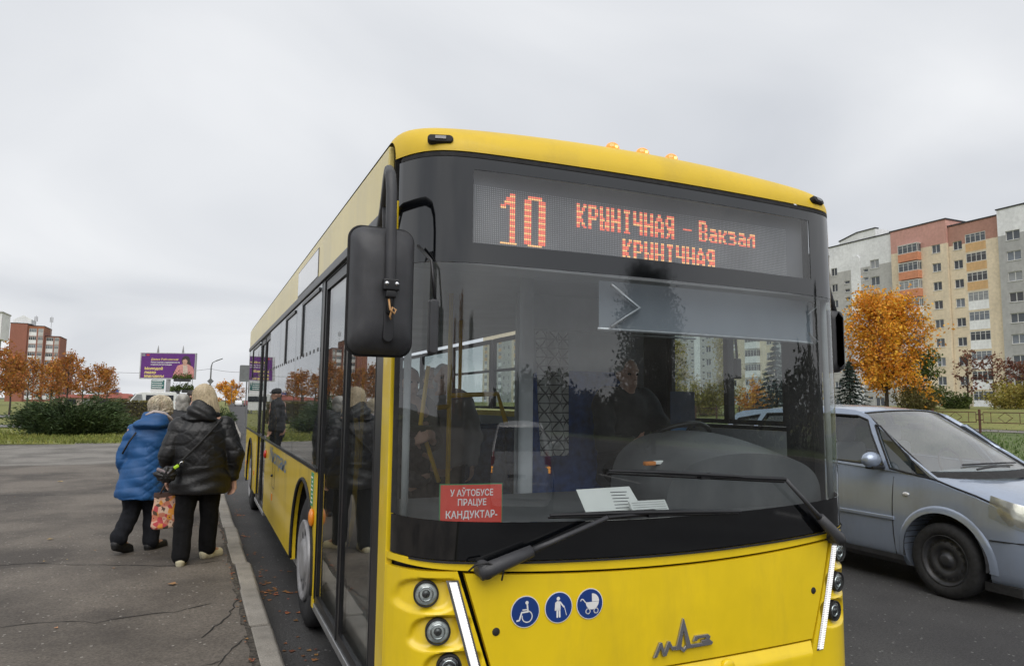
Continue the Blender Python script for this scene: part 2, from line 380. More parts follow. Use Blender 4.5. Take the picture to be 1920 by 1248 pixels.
for sg in (-1, 1):
    x0 = XC+sg*(HW-.012); x1 = XC+sg*(HW-.024)
    slab(MB(), rect(min(x0, x1), max(x0, x1), 1.19, 2.234), 2, 10, .012).build('windscreen_edge_seal', m_rubber, bus)
    # pale pillar liner seen just inside the glass edge
    MB().tube([(XC+sg*(HW-.055), SY(XC+sg*(HW-.06), z)+.05, z) for z in (1.15, 1.6, 2.1, 2.26)], .016, 8).build('pillar_liner', mat('liner_grey', (.30, .31, .31), rough=.6), bus, smooth=True)
MB().grid(lambda s, t: FP(XL+.06+(2*HW-.12)*s, zg0(XL+.06+(2*HW-.12)*s)-.010+.010*t, .010), 60, 1).build('windscreen_bottom_seal', m_rubber, bus)

# --- yellow strip under the glass, hood panel, bumper, lamp panels
slab(MB(), rect(XL+.004, XR-.004, zgap, lambda x: zg0(x)-.004), 90, 3, .03).build('scuttle_strip', m_yellow, bus, smooth=True, split=True)
slab(MB(), rect(XL+.01, XR-.01, .30, lambda x: zg0(x)), 70, 4, .02, disp=lambda x, z: -.085).build('front_backing', m_black, bus)
def hoodfn(s, t):
    zt = zgap(1.4)-.012; zb = .502
    zz = zb + (zt-zb)*t
    hw = 1.0 - .12*(.955-zz)/.36
    x = XC + hw*(2*s-1); return x, zb+.0*x + (zgap(x)-.012-zb)*t
def hdisp(x, z):
    # long soft crease and slightly rolled edges
    e = .955-z; return .004*math.sin(max(0, min(1, e/.45))*math.pi)
hood = slab(MB(), hoodfn, 60, 24, .025, hdisp).build('hood_panel', m_yellow, bus, smooth=True, split=True)
def bumpfn(s, t):
    zt = .492; zb = .30; zz = zb+(zt-zb)*t; hw = 1.0-.12*(.955-zz)/.36; return XC+hw*(2*s-1)*.995, zz
def bdisp(x, z): return .028*max(0, min(1, (.492-z)/.05)) - .004
slab(MB(), bumpfn, 60, 12, .03, bdisp).build('front_bumper', m_yellow, bus, smooth=True, split=True)
MB().box((XC, SY(XC, .4)-.035, .385), (.52, .02, .115)).build('number_plate_holder', m_plastic, bus, bevel=.005)
for x in (1.72, 2.28): MB().lathe([(0, .0), (.032, .0), (.036, -.006), (.036, -.02)], 20, Matrix.Translation((x, SY(x, .46)-.03, .455)) @ Matrix.Rotation(R(90), 4, 'X')).build('plug_cap', m_yellow, bus, smooth=True)
LAMPS = [(1.135, .888, .046), (1.09, .744, .046), (1.045, .606, .046)]
def lamp_x(sg, k): return XC + sg*LAMPS[k][0]
for sg in (-1, 1):
    def pfn(s, t, sg=sg):
        zz = .30+(zgap(XC+sg*1.15)-.016-.30)*t
        hi = 1.0-.12*(.955-zz)/.36 + .016; ho = HW-.002
        k = hi+(ho-hi)*(s if sg > 0 else 1-s)
        return XC+sg*k, zz
    def pd(x, z, sg=sg):
        d = 0.0; a = abs(x-XC)
        for (lx, lz, r) in LAMPS:
            # scooped pocket: rounded box round each lamp, opening downward
            dx_ = (a-lx+.012+(lz-z)*-.30)/.112; dz_ = (z-lz+.006)/.068
            q = (abs(dx_)**3.2+abs(dz_)**3.2)**(1/3.2)
            k = 1-min(1, max(0, (q-.72)/.34)); k = k*k*(3-2*k)
            d -= .044*k*(.55+.45*min(1, max(0, .5+dz_*.7)))
        # crease toward outer edge
        e = (a-1.2)/.06
        if e > 0: d -= .006*min(1, e)
        return d
    slab(MB(), pfn, 64, 110, .05, pd).build('lamp_panel', m_yellow, bus, smooth=True, split=True)
    for k, (lx, lz, r) in enumerate(LAMPS):
        x = XC+sg*lx; tilt = .10*sg
        M = Matrix.Translation((x, SY(x, lz)+.014, lz)) @ Matrix.Rotation(sg*R(14), 4, 'Z') @ Matrix.Rotation(R(90), 4, 'X')
        H = MB().lathe([(r+.004, -.02), (r+.005, .010), (r+.003, .013), (r, .012), (r-.002, .006)], 32, M).build('headlight', m_rubber, bus, smooth=True)
        MB().lathe([(0, .002), (r*.25, .003), (r*.5, .002), (r*.75, -.001), (r*.97, -.004)], 32, M).build('reflector', (m_lens, m_lens, m_lens_d)[k], H, smooth=True)
        MB().lathe([(r*.52, .004), (r*.58, .010), (r*.66, .004)], 28, M).build('ring', m_chrome, H, smooth=True)
        MB().lathe([(0, .014), (r*.28, .013), (r*.36, .004)], 20, M).build('bulb_cover', m_lens_d, H, smooth=True)
        MB().lathe([(0, .019), (r*.5, .017), (r*.9, .010), (r, .004)], 28, M).build('lens_cover', m_clear, H, smooth=True)
    # day-running light strip
    def strip(s, t, w0, w1, off):
        zt, zb = .944, .440; z = zb+(zt-zb)*t; c = 1.045-(.944-z)*.287
        return FP(XC+sg*(c+(w0+(w1-w0)*s)), z, off)
    fr = MB().grid(lambda s, t: strip(s, t, -.024, .024, .004), 2, 20).build('light_strip_frame', m_chrome, bus, smooth=True)
    bl = MB()
    for i in range(46):
        t0 = .012+i*(.976/46); t1 = t0+.976/46*.82
        bl.quad(strip(0, t0, -.015, .015, .010), strip(1, t0, -.015, .015, .010), strip(1, t1, -.015, .015, .010), strip(0, t1, -.015, .015, .010))
    bl.build('led_cells', m_led_w, fr, fix=False)
    # dark gap between lamp panel and hood is open to the backing; hood catch
    x = XC+sg*.862; z = .733
    M = Matrix.Translation((x, SY(x, z)-.004, z)) @ Matrix.Rotation(R(90), 4, 'X')
    MB().lathe([(0, .006), (.012, .006), (.016, .002), (.017, -.004)], 18, M).build('hood_catch', m_rubber, bus, smooth=True)

# --- pictogram stickers on the hood
def sticker(cx, cz, draw, what):
    r = .0635; n = 40; mb = MB()
    mb.add([FP(cx+r*math.cos(2*math.pi*i/n), cz+r*math.sin(2*math.pi*i/n), .0075) for i in range(n)], [tuple(range(n))])
    o = mb.build('pictogram_sticker', m_white, bus, fix=False); o['label'] = what
    r2 = .060; mb = MB().add([FP(cx+r2*math.cos(2*math.pi*i/n), cz+r2*math.sin(2*math.pi*i/n), .0088) for i in range(n)], [tuple(range(n))])
    mb.build('blue_disc', m_blue_sign, o, fix=False)
    mb = MB(); draw(mb, lambda a, b: FP(cx+a*r2, cz+b*r2, .0100)); mb.build('pictogram', m_white, o, fix=False)
def stroke(mb, fn, pts, w):
    for (a, b), (c, d) in zip(pts, pts[1:]):
        L = math.hypot(c-a, d-b) or 1; nx, ny = -(d-b)/L*w/2, (c-a)/L*w/2
        mb.add([fn(a+nx, b+ny), fn(c+nx, d+ny), fn(c-nx, d-ny), fn(a-nx, b-ny)], [(0, 1, 2, 3)])
    for (a, b) in pts:
        mb.add([fn(a+w/2*math.cos(i*math.pi/5), b+w/2*math.sin(i*math.pi/5)) for i in range(10)], [tuple(range(10))])
def disc(mb, fn, cx, cy, r, a0=0, a1=360, n=24):
    pts = [(cx+r*math.cos(R(a0+(a1-a0)*i/n)), cy+r*math.sin(R(a0+(a1-a0)*i/n))) for i in range(n+(a1-a0 < 360))]
    if a1-a0 < 360: pts.append((cx, cy))
    mb.add([fn(*p) for p in pts], [tuple(range(len(pts)))])
def arc(cx, cy, r, a0, a1, n=16): return [(cx+r*math.cos(R(a0+(a1-a0)*i/n)), cy+r*math.sin(R(a0+(a1-a0)*i/n))) for i in range(n+1)]
def d_wheel(mb, fn):
    disc(mb, fn, .10, .60, .12); stroke(mb, fn, [(.12, .5), (.18, .0), (-.28, -.02), (-.45, -.52), (-.62, -.55)], .11)
    stroke(mb, fn, [(-.20, .14), (.14, .14)], .08); stroke(mb, fn, arc(.12, -.32, .37, 75, -190), .075)
def d_old(mb, fn):
    disc(mb, fn, -.05, .60, .13); stroke(mb, fn, [(-.10, .32), (-.1, -.1)], .26); stroke(mb, fn, [(.0, .32), (.02, -.1)], .22)
    stroke(mb, fn, [(-.24, .32), (-.27, -.15)], .10); stroke(mb, fn, [(.1, .36), (.36, .02)], .10); stroke(mb, fn, [(-.12, -.1), (-.12, -.62)], .13); stroke(mb, fn, [(.04, -.1), (.06, -.62)], .13)
    stroke(mb, fn, [(.40, .08), (.58, -.55)], .045)
def d_pram(mb, fn):
    disc(mb, fn, .18, .12, .52, 180, 360); disc(mb, fn, .16, .14, .56, 0, 92); stroke(mb, fn, [(-.34, .1), (-.55, .34), (-.68, .36), (-.74, .26)], .07)
    for x in (-.16, .48): stroke(mb, fn, arc(x, -.50, .17, 0, 360, 20), .07)
    stroke(mb, fn, [(-.1, -.35), (.0, -.2)], .06); stroke(mb, fn, [(.42, -.36), (.36, -.2)], .06)
sticker(1.262, .801, d_wheel, 'round blue sticker with white wheelchair symbol')
sticker(1.412, .805, d_old, 'round blue sticker with white figure leaning on a stick')
sticker(1.558, .807, d_pram, 'round blue sticker with white pram symbol')
# --- maker's emblem
em = MB()
def E2(pts, off0=.004, off1=.018):
    em.prism(pts, lambda a, b, d: FP(1.872+a*.326, .548+b*.326, off0+d), .012)
E2([(.0, .0), (.055, .0), (.115, .115), (.150, .0), (.205, .0), (.262, .112), (.300, .06), (.36, .06), (.36, .11), (.31, .11), (.27, .185), (.235, .185), (.175, .07), (.14, .185), (.10, .185)])
E2([(.33, .06), (.39, .06), (.405, .11), (.495, .43), (.58, .11), (.600, .05), (.66, .05), (.63, .12), (.505, .455), (.49, .46)][:0] or [(.36, .055), (.44, .055), (.497, .31), (.545, .055), (.62, .055), (.505, .46), (.487, .46)])
E2([(.44, .055), (.495, .01), (.55, .055), (.53, .10), (.495, .06), (.46, .10)])
E2([(.62, .055), (.98, .055), (1.0, .09), (.94, .135), (.96, .17), (.92, .205), (.69, .205), (.655, .135), (.72, .135), (.735, .165), (.88, .165), (.88, .135), (.80, .135), (.80, .10), (.62, .10)])
em.build('maker_emblem', mat('emblem_dark_chrome', (.38, .38, .40), rough=.22, metal=.75, var=.05), bus, bevel=.0025)

# --- LED route display
YB = 2.785
MB().bb(DX0-.02, DX1+.02, YB+.004, YB+.05, DZ0-.02, DZ1+.02).build('display_housing', mat('display_back', (.22, .225, .235), rough=.6, var=.05), bus)
for xa in (DX0-.03, DX1+.004): MB().bb(xa, xa+.022, 2.765, YB+.06, DZ0-.02, DZ1+.02).build('display_end', m_int_d, bus)
PT = .00887
G = {'К': '110011 110110 111100 111000 111100 110110 110011', 'Р': '111110 110011 110011 111110 110000 110000 110000',
     'Ы': '110011 110011 110011 111011 110111 110111 111011', 'Н': '110011 110011 110011 111111 110011 110011 110011',
     'І': '011110 001100 001100 001100 001100 001100 011110', 'Ч': '110011 110011 110011 111111 000011 000011 000011',
     'А': '001100 011110 110011 110011 111111 110011 110011', 'Я': '011111 110011 110011 011111 001111 011011 110011', '-': '000000 000000 000000 111111 000000 000000 000000',
     'В': '111110 110011 110011 111110 110011 110011 111110', 'а': '000000 000000 011110 000011 011111 110011 011111', 'к': '000000 000000 110011 110110 111100 110110 110011',
     'з': '000000 000000 111110 000011 011110 000011 111110', 'л': '000000 000000 001111 011011 110011 110011 110011',
     '1': '000110 001110 011110 110110 000110 000110 000110 000110 000110 000110 000110 000110 000110 111111',
     '0': '011110 110011 110011 110011 110011 110011 110011 110011 110011 110011 110011 110011 110011 011110'}
lit = {}
def glyph(ch, c0, r0, w, h):
    rows = G[ch].split()
    for r in range(h):
        row = rows[min(len(rows)-1, int(r*len(rows)/h))]
        for c in range(w):
            if row[min(5, int(c*6/w))] == '1': lit[(c0+c, r0+r)] = 1
def word(s, x, z, w, h, step):
    x *= 1.02; z = 1.65+(z-1.65)*1.02; c0 = round((x-DX0)/PT); r0 = round((DZ1-z)/PT)
    for ch in s:
        if ch != ' ': glyph(ch, c0, r0, w, h)
        c0 += step
word('1', 1.148, 2.552, 9, 26, 12); word('0', 1.258, 2.550, 12, 26, 14)
word('КРЫНІЧНАЯ', 1.525, 2.552, 6, 13, 7); word('-', 2.115, 2.552, 6, 12, 7); word('Вакзал', 2.208, 2.553, 6, 12, 7); word('КРЫНІЧНАЯ', 1.768, 2.416, 6, 12, 7)
red = MB(); ora = MB(); dim = MB()
nc = int((2.83-DX0)/PT); nr = int((DZ1-.075-DZ0)/PT)
for (c, r) in lit:
    x = DX0+c*PT; z = DZ1-r*PT; e = PT*.36
    if z < DZ0-.01: continue
    (ora if r % 3 == 0 else red).quad((x-e, YB, z-e), (x+e, YB, z-e), (x+e, YB, z+e), (x-e, YB, z+e))
for c in range(1, nc):
    for r in range(6, nr+8):
        if (c, r) in lit: continue
        x = DX0+c*PT; z = DZ1-r*PT; e = PT*.22
        dim.quad((x-e, YB, z-e), (x+e, YB, z-e), (x+e, YB, z+e), (x-e, YB, z+e))
o = red.build('lit_leds', m_led_r, bus, fix=False); o['kind'] = 'stuff'; o['label'] = 'red lit display dots spelling route 10'
o = ora.build('orange_lit_leds', m_led_y, bus, fix=False); o['kind'] = 'stuff'
o = dim.build('unlit_leds', mat('unlit_led', (.62, .63, .64), rough=.4), bus, fix=False); o['kind'] = 'stuff'

# --- wipers
def wiper(piv, elbow, b0, b1):
    off = .045
    def W(p, o=off): return Vector(FP(p[0], p[1], o))
    ar = MB(); P0, P1 = W(piv, .05), W(elbow, .05)
    d = (P1-P0)
    ar.tube([P0-d*.05, P0+d*.02, P0+d*.36], [.030, .032, .024], 10); ar.tube([P0+d*.36, P0+d*.5, P1], [.014, .011, .010], 8)
    ar.lathe([(0, .02), (.03, .018), (.034, 0), (.034, -.06)], 18, Matrix.Translation(P0) @ Matrix.Rotation(R(90), 4, 'X'))
    A = ar.build('wiper_arm', m_plastic, bus, smooth=True, bevel=.0)
    B0, B1 = W(b0, .028), W(b1, .028); mid = (B0+B1)/2
    bl = MB().tube([P1, mid], .010, 8); bl.tube([B0, B0.lerp(B1, .33)+Vector((0, -.012, .006)), B0.lerp(B1, .66)+Vector((0, -.012, .006)), B1], [.006, .011, .011, .006], 8)
    bl.box(mid, (.05, .035, .03)); bl.build('wiper_blade', m_black, A)
    MB().tube([B0+Vector((0, .016, -.012)), mid+Vector((0, .016, -.012)), B1+Vector((0, .016, -.012))], .005, 5).build('wiper_rubber', m_rubber, A)
    h = MB().tube([P0+Vector((-.075, -.0, .005)), P0+Vector((-.05, -.01, .03)), P0+Vector((0, -.02, .035)), P0+d*.12+Vector((0, -.02, -.02)), P0+d*.06+Vector((.03, -.01, -.05))], .004, 6)
    h.build('washer_hose', m_rubber, A, smooth=True)
wiper((1.075, .985), (1.62, 1.168), (1.36, 1.186), (2.365, 1.152))
wiper((3.015, .985), (2.64, 1.295), (1.64, 1.362), (2.67, 1.288))
# --- kerb-side (X = 0.74) and road-side (X = 3.26) walls
TH = .035
def side_poly(mb, pts, x, sg, th=TH, out=0.0):
    """outline in (y,z) on side plane x; sg = -1 kerb side"""
    mb.prism(pts, lambda a, b, d: (x+sg*out - sg*d, a, b), th); return mb
def arch_pts(y0, y1, z0, z1, yc, r, zc=.46):
    a0 = math.asin(max(-1, min(1, (z0-zc)/r))); pts = [(y0, z0)]
    n = 22
    for i in range(n+1):
        a = math.pi-a0 - (math.pi-2*a0)*i/n; pts.append((yc+r*math.cos(a), zc+r*math.sin(a)))
    pts += [(y1, z0), (y1, z1), (y0, z1)]
    return pts
YF = 2.962
WHEELS = (5.52, 11.55)
m_hatch = mat('skirt_paint', (0.74, 0.52, 0.012), rough=0.4, var=0.06, vs=1.2, coat=0.4, dirt=(0.13, 0.10, 0.06), dirt_amt=0.45)
side_parts = []
for sg, x in ((-1, XL), (1, XR)):
    # corner posts beside the front door / driver window
    if sg < 0:
        MB().bb(XL, XL+.03, YF, 3.062, .30, 2.53).build('corner_post', m_yellow, bus, bevel=.004)
        MB().bb(XL+.004, XL+.03, 3.066, 3.12, .30, 2.53).build('corner_post_trim', m_yellow, bus, bevel=.004)
        MB().bb(XL+.006, XL+.04, 3.124, 3.25, .30, 2.53).build('door_post', m_black, bus)
        side_poly(MB(), arch_pts(4.90, 8.95, .36, 1.195, 5.52, .60), x, sg).build('skirt_panel', m_hatch, bus)
        side_poly(MB(), arch_pts(10.36, YE-.16, .38, 1.195, 11.55, .60), x, sg).build('skirt_panel', m_hatch, bus)
    else:
        MB().bb(XR-.03, XR, 3.0, 3.18, .30, 2.53).build('corner_post', m_yellow, bus, bevel=.004)
        MB().bb(XR-.08, XR-.004, 2.966, 2.999, .98, 2.53).build('corner_post_liner', m_black, bus)
        side_poly(MB(), [(3.18, .33), (4.90, .33), (4.90, 1.50), (3.18, 1.50)], x, sg).build('skirt_panel', m_hatch, bus)
        side_poly(MB(), arch_pts(4.91, 8.95, .36, 1.56, 5.52, .60), x, sg).build('skirt_panel', m_hatch, bus)
        side_poly(MB(), arch_pts(8.96, YE-.16, .36, 1.56, 11.55, .60), x, sg).build('skirt_panel', m_hatch, bus)
    # wheel-arch lips, wheels
    for yc in WHEELS:
        lip = MB(); n = 26; a0 = -.15
        lip.tube([(x+sg*.004, yc+.605*math.cos(a0+(math.pi-2*a0)*i/n), .46+.605*math.sin(a0+(math.pi-2*a0)*i/n)) for i in range(n+1)], .014, 6)
        lip.build('arch_lip', m_rubber, bus, smooth=True)
        lin = MB(); lin.grid(lambda s, t: (x-sg*(.04+.5*t), yc+.62*math.cos(math.pi*s), .46+.62*math.sin(math.pi*s)), 20, 1)
        lin.bb(min(x-sg*.54, x-sg*.56), max(x-sg*.54, x-sg*.56), yc-.62, yc+.62, .3, 1.08); lin.build('wheel_housing', m_rubber, bus)
        M = Matrix.Translation((x-sg*.03, yc, .475)) @ Matrix.Rotation(R(90)*sg, 4, 'Y')
        T = MB().lathe([(.27, -.24), (.40, -.27), (.465, -.25), (.475, -.20), (.475, -.06), (.465, -.02), (.40, .005), (.30, .0), (.285, -.01)], 48, M).build('wheel', m_rubber, bus, smooth=True)
        C = MB().lathe([(.285, -.012), (.29, .012), (.275, .022), (.255, .012), (.235, .004), (.15, .002), (.145, .010), (.135, .022), (.10, .028), (0, .028)], 40, M).build('wheel_cover', m_hub, T, smooth=True)
        hl = MB()
        for i in range(10):
            a = 2*math.pi*i/10; c = Vector((.198*math.cos(a), .198*math.sin(a), .0045)); 
            hl.add([M @ (c+Vector((.028*math.cos(t), .028*math.sin(t), 0))) for t in [2*math.pi*j/10 for j in range(10)]], [tuple(range(10))])
        hl.build('hand_hole', m_rubber, C, fix=False)
    MB().bb(min(x+sg*.012, x-sg*.03), max(x+sg*.012, x-sg*.03), 3.13, YE, 2.475, 2.533).build('rain_gutter', m_black, bus, bevel=.006)
    MB().bb(min(x+sg*.006, x-sg*.03), max(x+sg*.006, x-sg*.03), 4.90 if sg < 0 else 3.18, YE-.15, 1.172 if sg < 0 else 1.50, 1.196 if sg < 0 else 1.524).build('window_bottom_rail', m_black, bus)
    MB().bb(min(x, x-sg*.05), max(x, x-sg*.05), YE-.15, YE, .38, 2.52).build('rear_corner_post', mat('rear_post_grey', (.14, .14, .145), rough=.45), bus, bevel=.01)
# windows, kerb side
def window(x, sg, y0, y1, z0, z1, m, vent=None, dots=True):
    w = MB().bb(min(x+sg*.0, x-sg*.008), max(x+sg*.0, x-sg*.008), y0, y1, z0, z1).build('side_window', m, bus)
    fr = MB()
    xa, xb = min(x-sg*.009, x-sg*.04), max(x-sg*.009, x-sg*.04)
    fr.bb(xa, xb, y0-.012, y0+.035, z0, z1); fr.bb(xa, xb, y1-.035, y1+.012, z0, z1); fr.bb(xa, xb, y0+.035, y1-.035, z1-.05, z1); fr.bb(xa, xb, y0+.035, y1-.035, z0, z0+.03)
    fr.build('window_frame', m_black, w)
    if vent:
        a, b = vent; v = MB(); xo0, xo1 = min(x+sg*.010, x-.0*sg), max(x+sg*.010, x-.0*sg)
        v.bb(xo0, xo1, b-.03, b+.03, z1-.46, z1-.02); v.bb(xo0, xo1, a, b-.03, z1-.045, z1-.02); v.build('vent_frame', m_black, w)
    if dots:
        d = MB(); y = y0+.08
        while y < y1-.05:
            d.bb(min(x+sg*.003, x+sg*.0005), max(x+sg*.003, x+sg*.0005), y, y+.035, z1-.475, z1-.448); y += .19
        d.build('sealing_dots', m_black, w)
for (a, b, v) in ((4.97, 6.36, (5.05, 5.93)), (6.372, 7.72, (6.45, 7.16)), (7.732, 8.90, None)): window(XL, -1, a, b, 1.20, 2.47, m_side, v)
window(XL, -1, 10.36, YE-.17, 1.20, 2.47, m_side, (10.5, 11.9))
# windows, road side (clearer: they are seen through from inside)
window(XR, 1, 3.20, 4.36, 1.53, 2.42, m_clear, None, False)
MB().bb(XR-.05, XR+.002, 3.70, 3.745, 1.53, 2.42).build('driver_window_bar', m_black, bus)
MB().bb(XR-.02, XR+.002, 4.38, 4.90, 1.50, 2.47).build('cab_pillar_panel', m_yellow, bus)
MB().bb(XR-.06, XR-.022, 4.37, 4.91, .4, 2.47).build('cab_pillar_lining', m_int_d, bus)
MB().bb(XR-.06, XR-.032, 2.99, 3.19, .4, 2.47).build('corner_post_lining', m_int_d, bus)
MB().bb(XR-.06, XR-.040, 3.19, YE-.2, .36, 1.50).build('side_lining', m_lining, bus)
MB().bb(XL+.032, XL+.06, 2.99, 3.12, .4, 2.47).build('corner_post_lining', m_int_d, bus)
for (a, b) in ((4.92, 6.35), (6.45, 7.85), (7.95, 9.35), (9.45, 10.85), (10.95, 12.7)):
    window(XR, 1, a, b, 1.58, 2.42, m_clear, None, False)
    MB().bb(XR-.035, XR-.005, a, b, 2.02, 2.05).build('vent_bar', m_black, bus)
# doors
def door_leaf(y0, y1, z0=.335, z1=2.46, handle=True):
    x = XL+.012; fr = MB(); w = .045
    for (a, b, c, d) in ((y0, y0+w, z0, z1), (y1-w, y1, z0, z1), (y0+w, y1-w, z1-.06, z1), (y0+w, y1-w, z0, z0+.05)): fr.bb(x, x+.04, a, b, c, d)
    L = fr.build('door_leaf', m_black, bus)
    MB().bb(x+.012, x+.02, y0+w, y1-w, z0+.05, z1-.06).build('door_glass', m_side, L)
    MB().bb(x-.006, x+.004, y0+.006, y0+.02, z0, z1).build('door_seal', m_rubber, L)
    MB().tube([(XL+.10, y0+.10, 1.55), (XL+.12, y0+.12, 1.45), (XL+.12, y0+.16, .98), (XL+.10, y0+.22, .80)], .014, 8).build('door_handrail', m_rail, L, smooth=True)
for (a, b) in ((3.255, 4.055), (4.065, 4.865), (8.97, 9.655), (9.665, 10.35)): door_leaf(a, b)
for (a, b) in ((3.20, 4.89), (8.95, 10.36)):
    MB().bb(XL+.003, XL+.05, a, b, .285, .330).build('step_trim', m_alu, bus, bevel=.004)
    MB().bb(XL+.008, XL+.05, a, b, 2.465, 2.475).build('door_header', m_black, bus)
MB().bb(XL+.004, XL+.04, 4.868, 4.965, .36, 2.475).build('window_post', m_black, bus)
MB().bb(XL+.004, XL+.04, 8.905, 8.955, 1.2, 2.475).build('window_post', m_black, bus)
MB().bb(XL-.001, XL+.01, 4.875, 4.93, .30, 1.16).build('front_wheel_panel', m_hatch, bus)
# route window in the roof cove, small lamps, hatch, writing
MB().bb(XL-.004, XL+.02, 5.20, 6.34, 2.555, 2.755).build('side_display', mat('side_display_pale', (.50, .51, .52), rough=.12, var=.05, coat=.6), bus)
MB().bb(XL-.002, XL+.01, 5.18, 6.36, 2.545, 2.765).build('side_display_frame', m_black, bus)
MB().ball((XL-.012, 4.985, .865), (.022, .045, .06), n=14, m=8).build('turn_lamp', m_amber, bus, smooth=True)
MB().bb(XL-.005, XL+.01, 4.955, 5.005, .43, .53).build('side_reflector', m_red, bus, bevel=.003)
for yy in (7.9, 10.6, 12.4): MB().bb(XL-.008, XL+.01, yy, yy+.05, .60, .67).build('side_marker', m_amber, bus, bevel=.003)
MB().ball((XL-.01, 8.80, 1.02), (.02, .035, .05), n=12, m=8).build('door_button_lamp', m_red, bus, smooth=True)
hh = MB()
for (a, b, c, d) in ((7.70, 7.706, .74, 1.0), (7.95, 7.956, .74, 1.0), (7.70, 7.956, .74, .746), (7.70, 7.956, .994, 1.0)): hh.bb(XL-.0015, XL+.006, a, b, c, d)
hh.build('hatch_seam', m_black, bus)
MB().ball((XL-.006, 7.90, .86), .016, n=10, m=6).build('hatch_lock', m_black, bus, smooth=True)
m_tel = mat('blue_grey_lettering', (.10, .20, .36), rough=.5, var=.05)
text(MB(), 'Мінсктранс', lambda a, b: (XL-.0022, 8.35-a, .995+b), .20, 'LEFT', width=1.62, slant=.25, bold=.01).build('side_lettering', m_tel, bus, fix=False)
stk = MB().bb(XL-.003, XL+.004, 5.02, 5.12, .93, 1.155).build('green_notice', mat('green_notice', (.05, .28, .14), rough=.5, var=.1), bus)
ln = MB()
for i in range(7): ln.bb(XL-.0045, XL-.0032, 5.03, 5.11-.02*(i % 3), .95+.028*i, .960+.028*i)
ln.build('print_lines', m_white, stk)
# --- mirror on its bracket, kerb side
mir = MB()
def mprof(s, t):
    # rounded box, broad back towards the front (-Y)
    return None
mx0, mx1, mz0, mz1 = .492, .742, 1.826, 2.322
pts = []
def rr(x0, x1, z0, z1, r, n=7):
    P = []
    for (cx, cz, a) in ((x1-r, z1-r, 0), (x0+r, z1-r, 90), (x0+r, z0+r, 180), (x1-r, z0+r, 270)):
        for i in range(n+1): P.append((cx+r*math.cos(R(a+90*i/n)), cz+r*math.sin(R(a+90*i/n))))
    return P
rings = []
for (ins, yy, rad) in ((.10, 2.585, .03), (.055, 2.592, .05), (.022, 2.612, .055), (.004, 2.645, .05), (.0, 2.68, .05), (.0, 2.70, .05), (.010, 2.71, .045)):
    rings.append([(px, yy + .02*max(0, (pz-2.07)/.25)*0, pz) for px, pz in rr(mx0+ins*.8, mx1-ins*.8, mz0+ins*1.2, mz1-ins*1.2, rad)])
n = len(rings[0])
for rg in rings: mir.v += rg
for k in range(len(rings)-1):
    for i in range(n): mir.f.append((k*n+i, k*n+(i+1) % n, (k+1)*n+(i+1) % n, (k+1)*n+i))
mir.f.append(tuple(range(n))); mir.f.append(tuple(range((len(rings)-1)*n, len(rings)*n)))
MIR = mir.build('mirror_housing', m_plastic, bus, smooth=True)
MB().add([(a, 2.7115, b) for a, b in rr(mx0+.02, mx1-.02, mz0+.03, mz1-.03, .035)], [tuple(range(32))]).build('mirror_glass', mat('mirror_silver', (.8, .8, .8), rough=.02, metal=1, var=.01), MIR, fix=False)
MB().tube([(a, 2.672, b) for a, b in rr(mx0-.001, mx1+.001, mz0-.001, mz1+.001, .05)]+[(mx1-.001+.002, 2.672, mz1-.05)], .006, 6).build('mirror_seam', m_rubber, MIR, smooth=True)
MB().prism(rr(.600, .640, 1.87, 2.30, .018, 4), lambda a, b, d: (a+.012, 2.580+d, b), .02).build('mirror_rib', m_black, MIR, bevel=.006)
MB().tube([(.632, 2.575, 1.98), (.632, 2.573, 2.09), (.628, 2.578, 2.45), (.628, 2.60, 2.52), (.636, 2.66, 2.558), (.655, 2.76, 2.555), (.70, 3.0, 2.50), (.725, 3.18, 2.44), (.75, 3.3, 2.43)], [.012, .021, .021, .021, .021, .021, .021, .021, .021], 10).build('mirror_bracket', m_plastic, MIR, smooth=True)
MB().tube([(.69, 2.95, 2.515), (.72, 3.05, 2.35), (.75, 3.12, 2.2)], .012, 8).build('bracket_stay', m_plastic, MIR, smooth=True)
cl_ = MB().box((.632, 2.562, 2.085), (.062, .03, .045))
cl_.box((.632, 2.565, 2.05), (.04, .028, .03)); CL = cl_.build('bracket_clamp', m_black, MIR, bevel=.006)
for dx_ in (-.019, .019): MB().lathe([(0, .006), (.006, .006), (.008, 0)], 12, Matrix.Translation((.632+dx_, 2.547, 2.088)) @ Matrix.Rotation(R(90), 4, 'X')).build('bolt', m_chrome, CL, smooth=True)
MB().tube([(.625, 2.56, 2.03), (.628, 2.55, 1.99), (.645, 2.548, 1.975), (.65, 2.55, 1.99), (.638, 2.552, 2.0), (.63, 2.556, 1.965), (.635, 2.562, 1.955)], .004, 6).build('loose_wire', mat('wire_copper', (.45, .25, .1), rough=.4), CL, smooth=True)
# small kerb-view mirror hung inside the windscreen corner
MB().tube([(.80, 2.80, 2.30), (.83, 2.70, 2.22), (.84, 2.67, 2.05)], .007, 6).build('kerb_mirror_stay', m_black, MIR, smooth=True)
MB().prism(rr(.815, .855, 1.84, 2.06, .015, 4), lambda a, b, d: (a, 2.66+d, b), .035).build('kerb_mirror', m_plastic, MIR, bevel=.008)
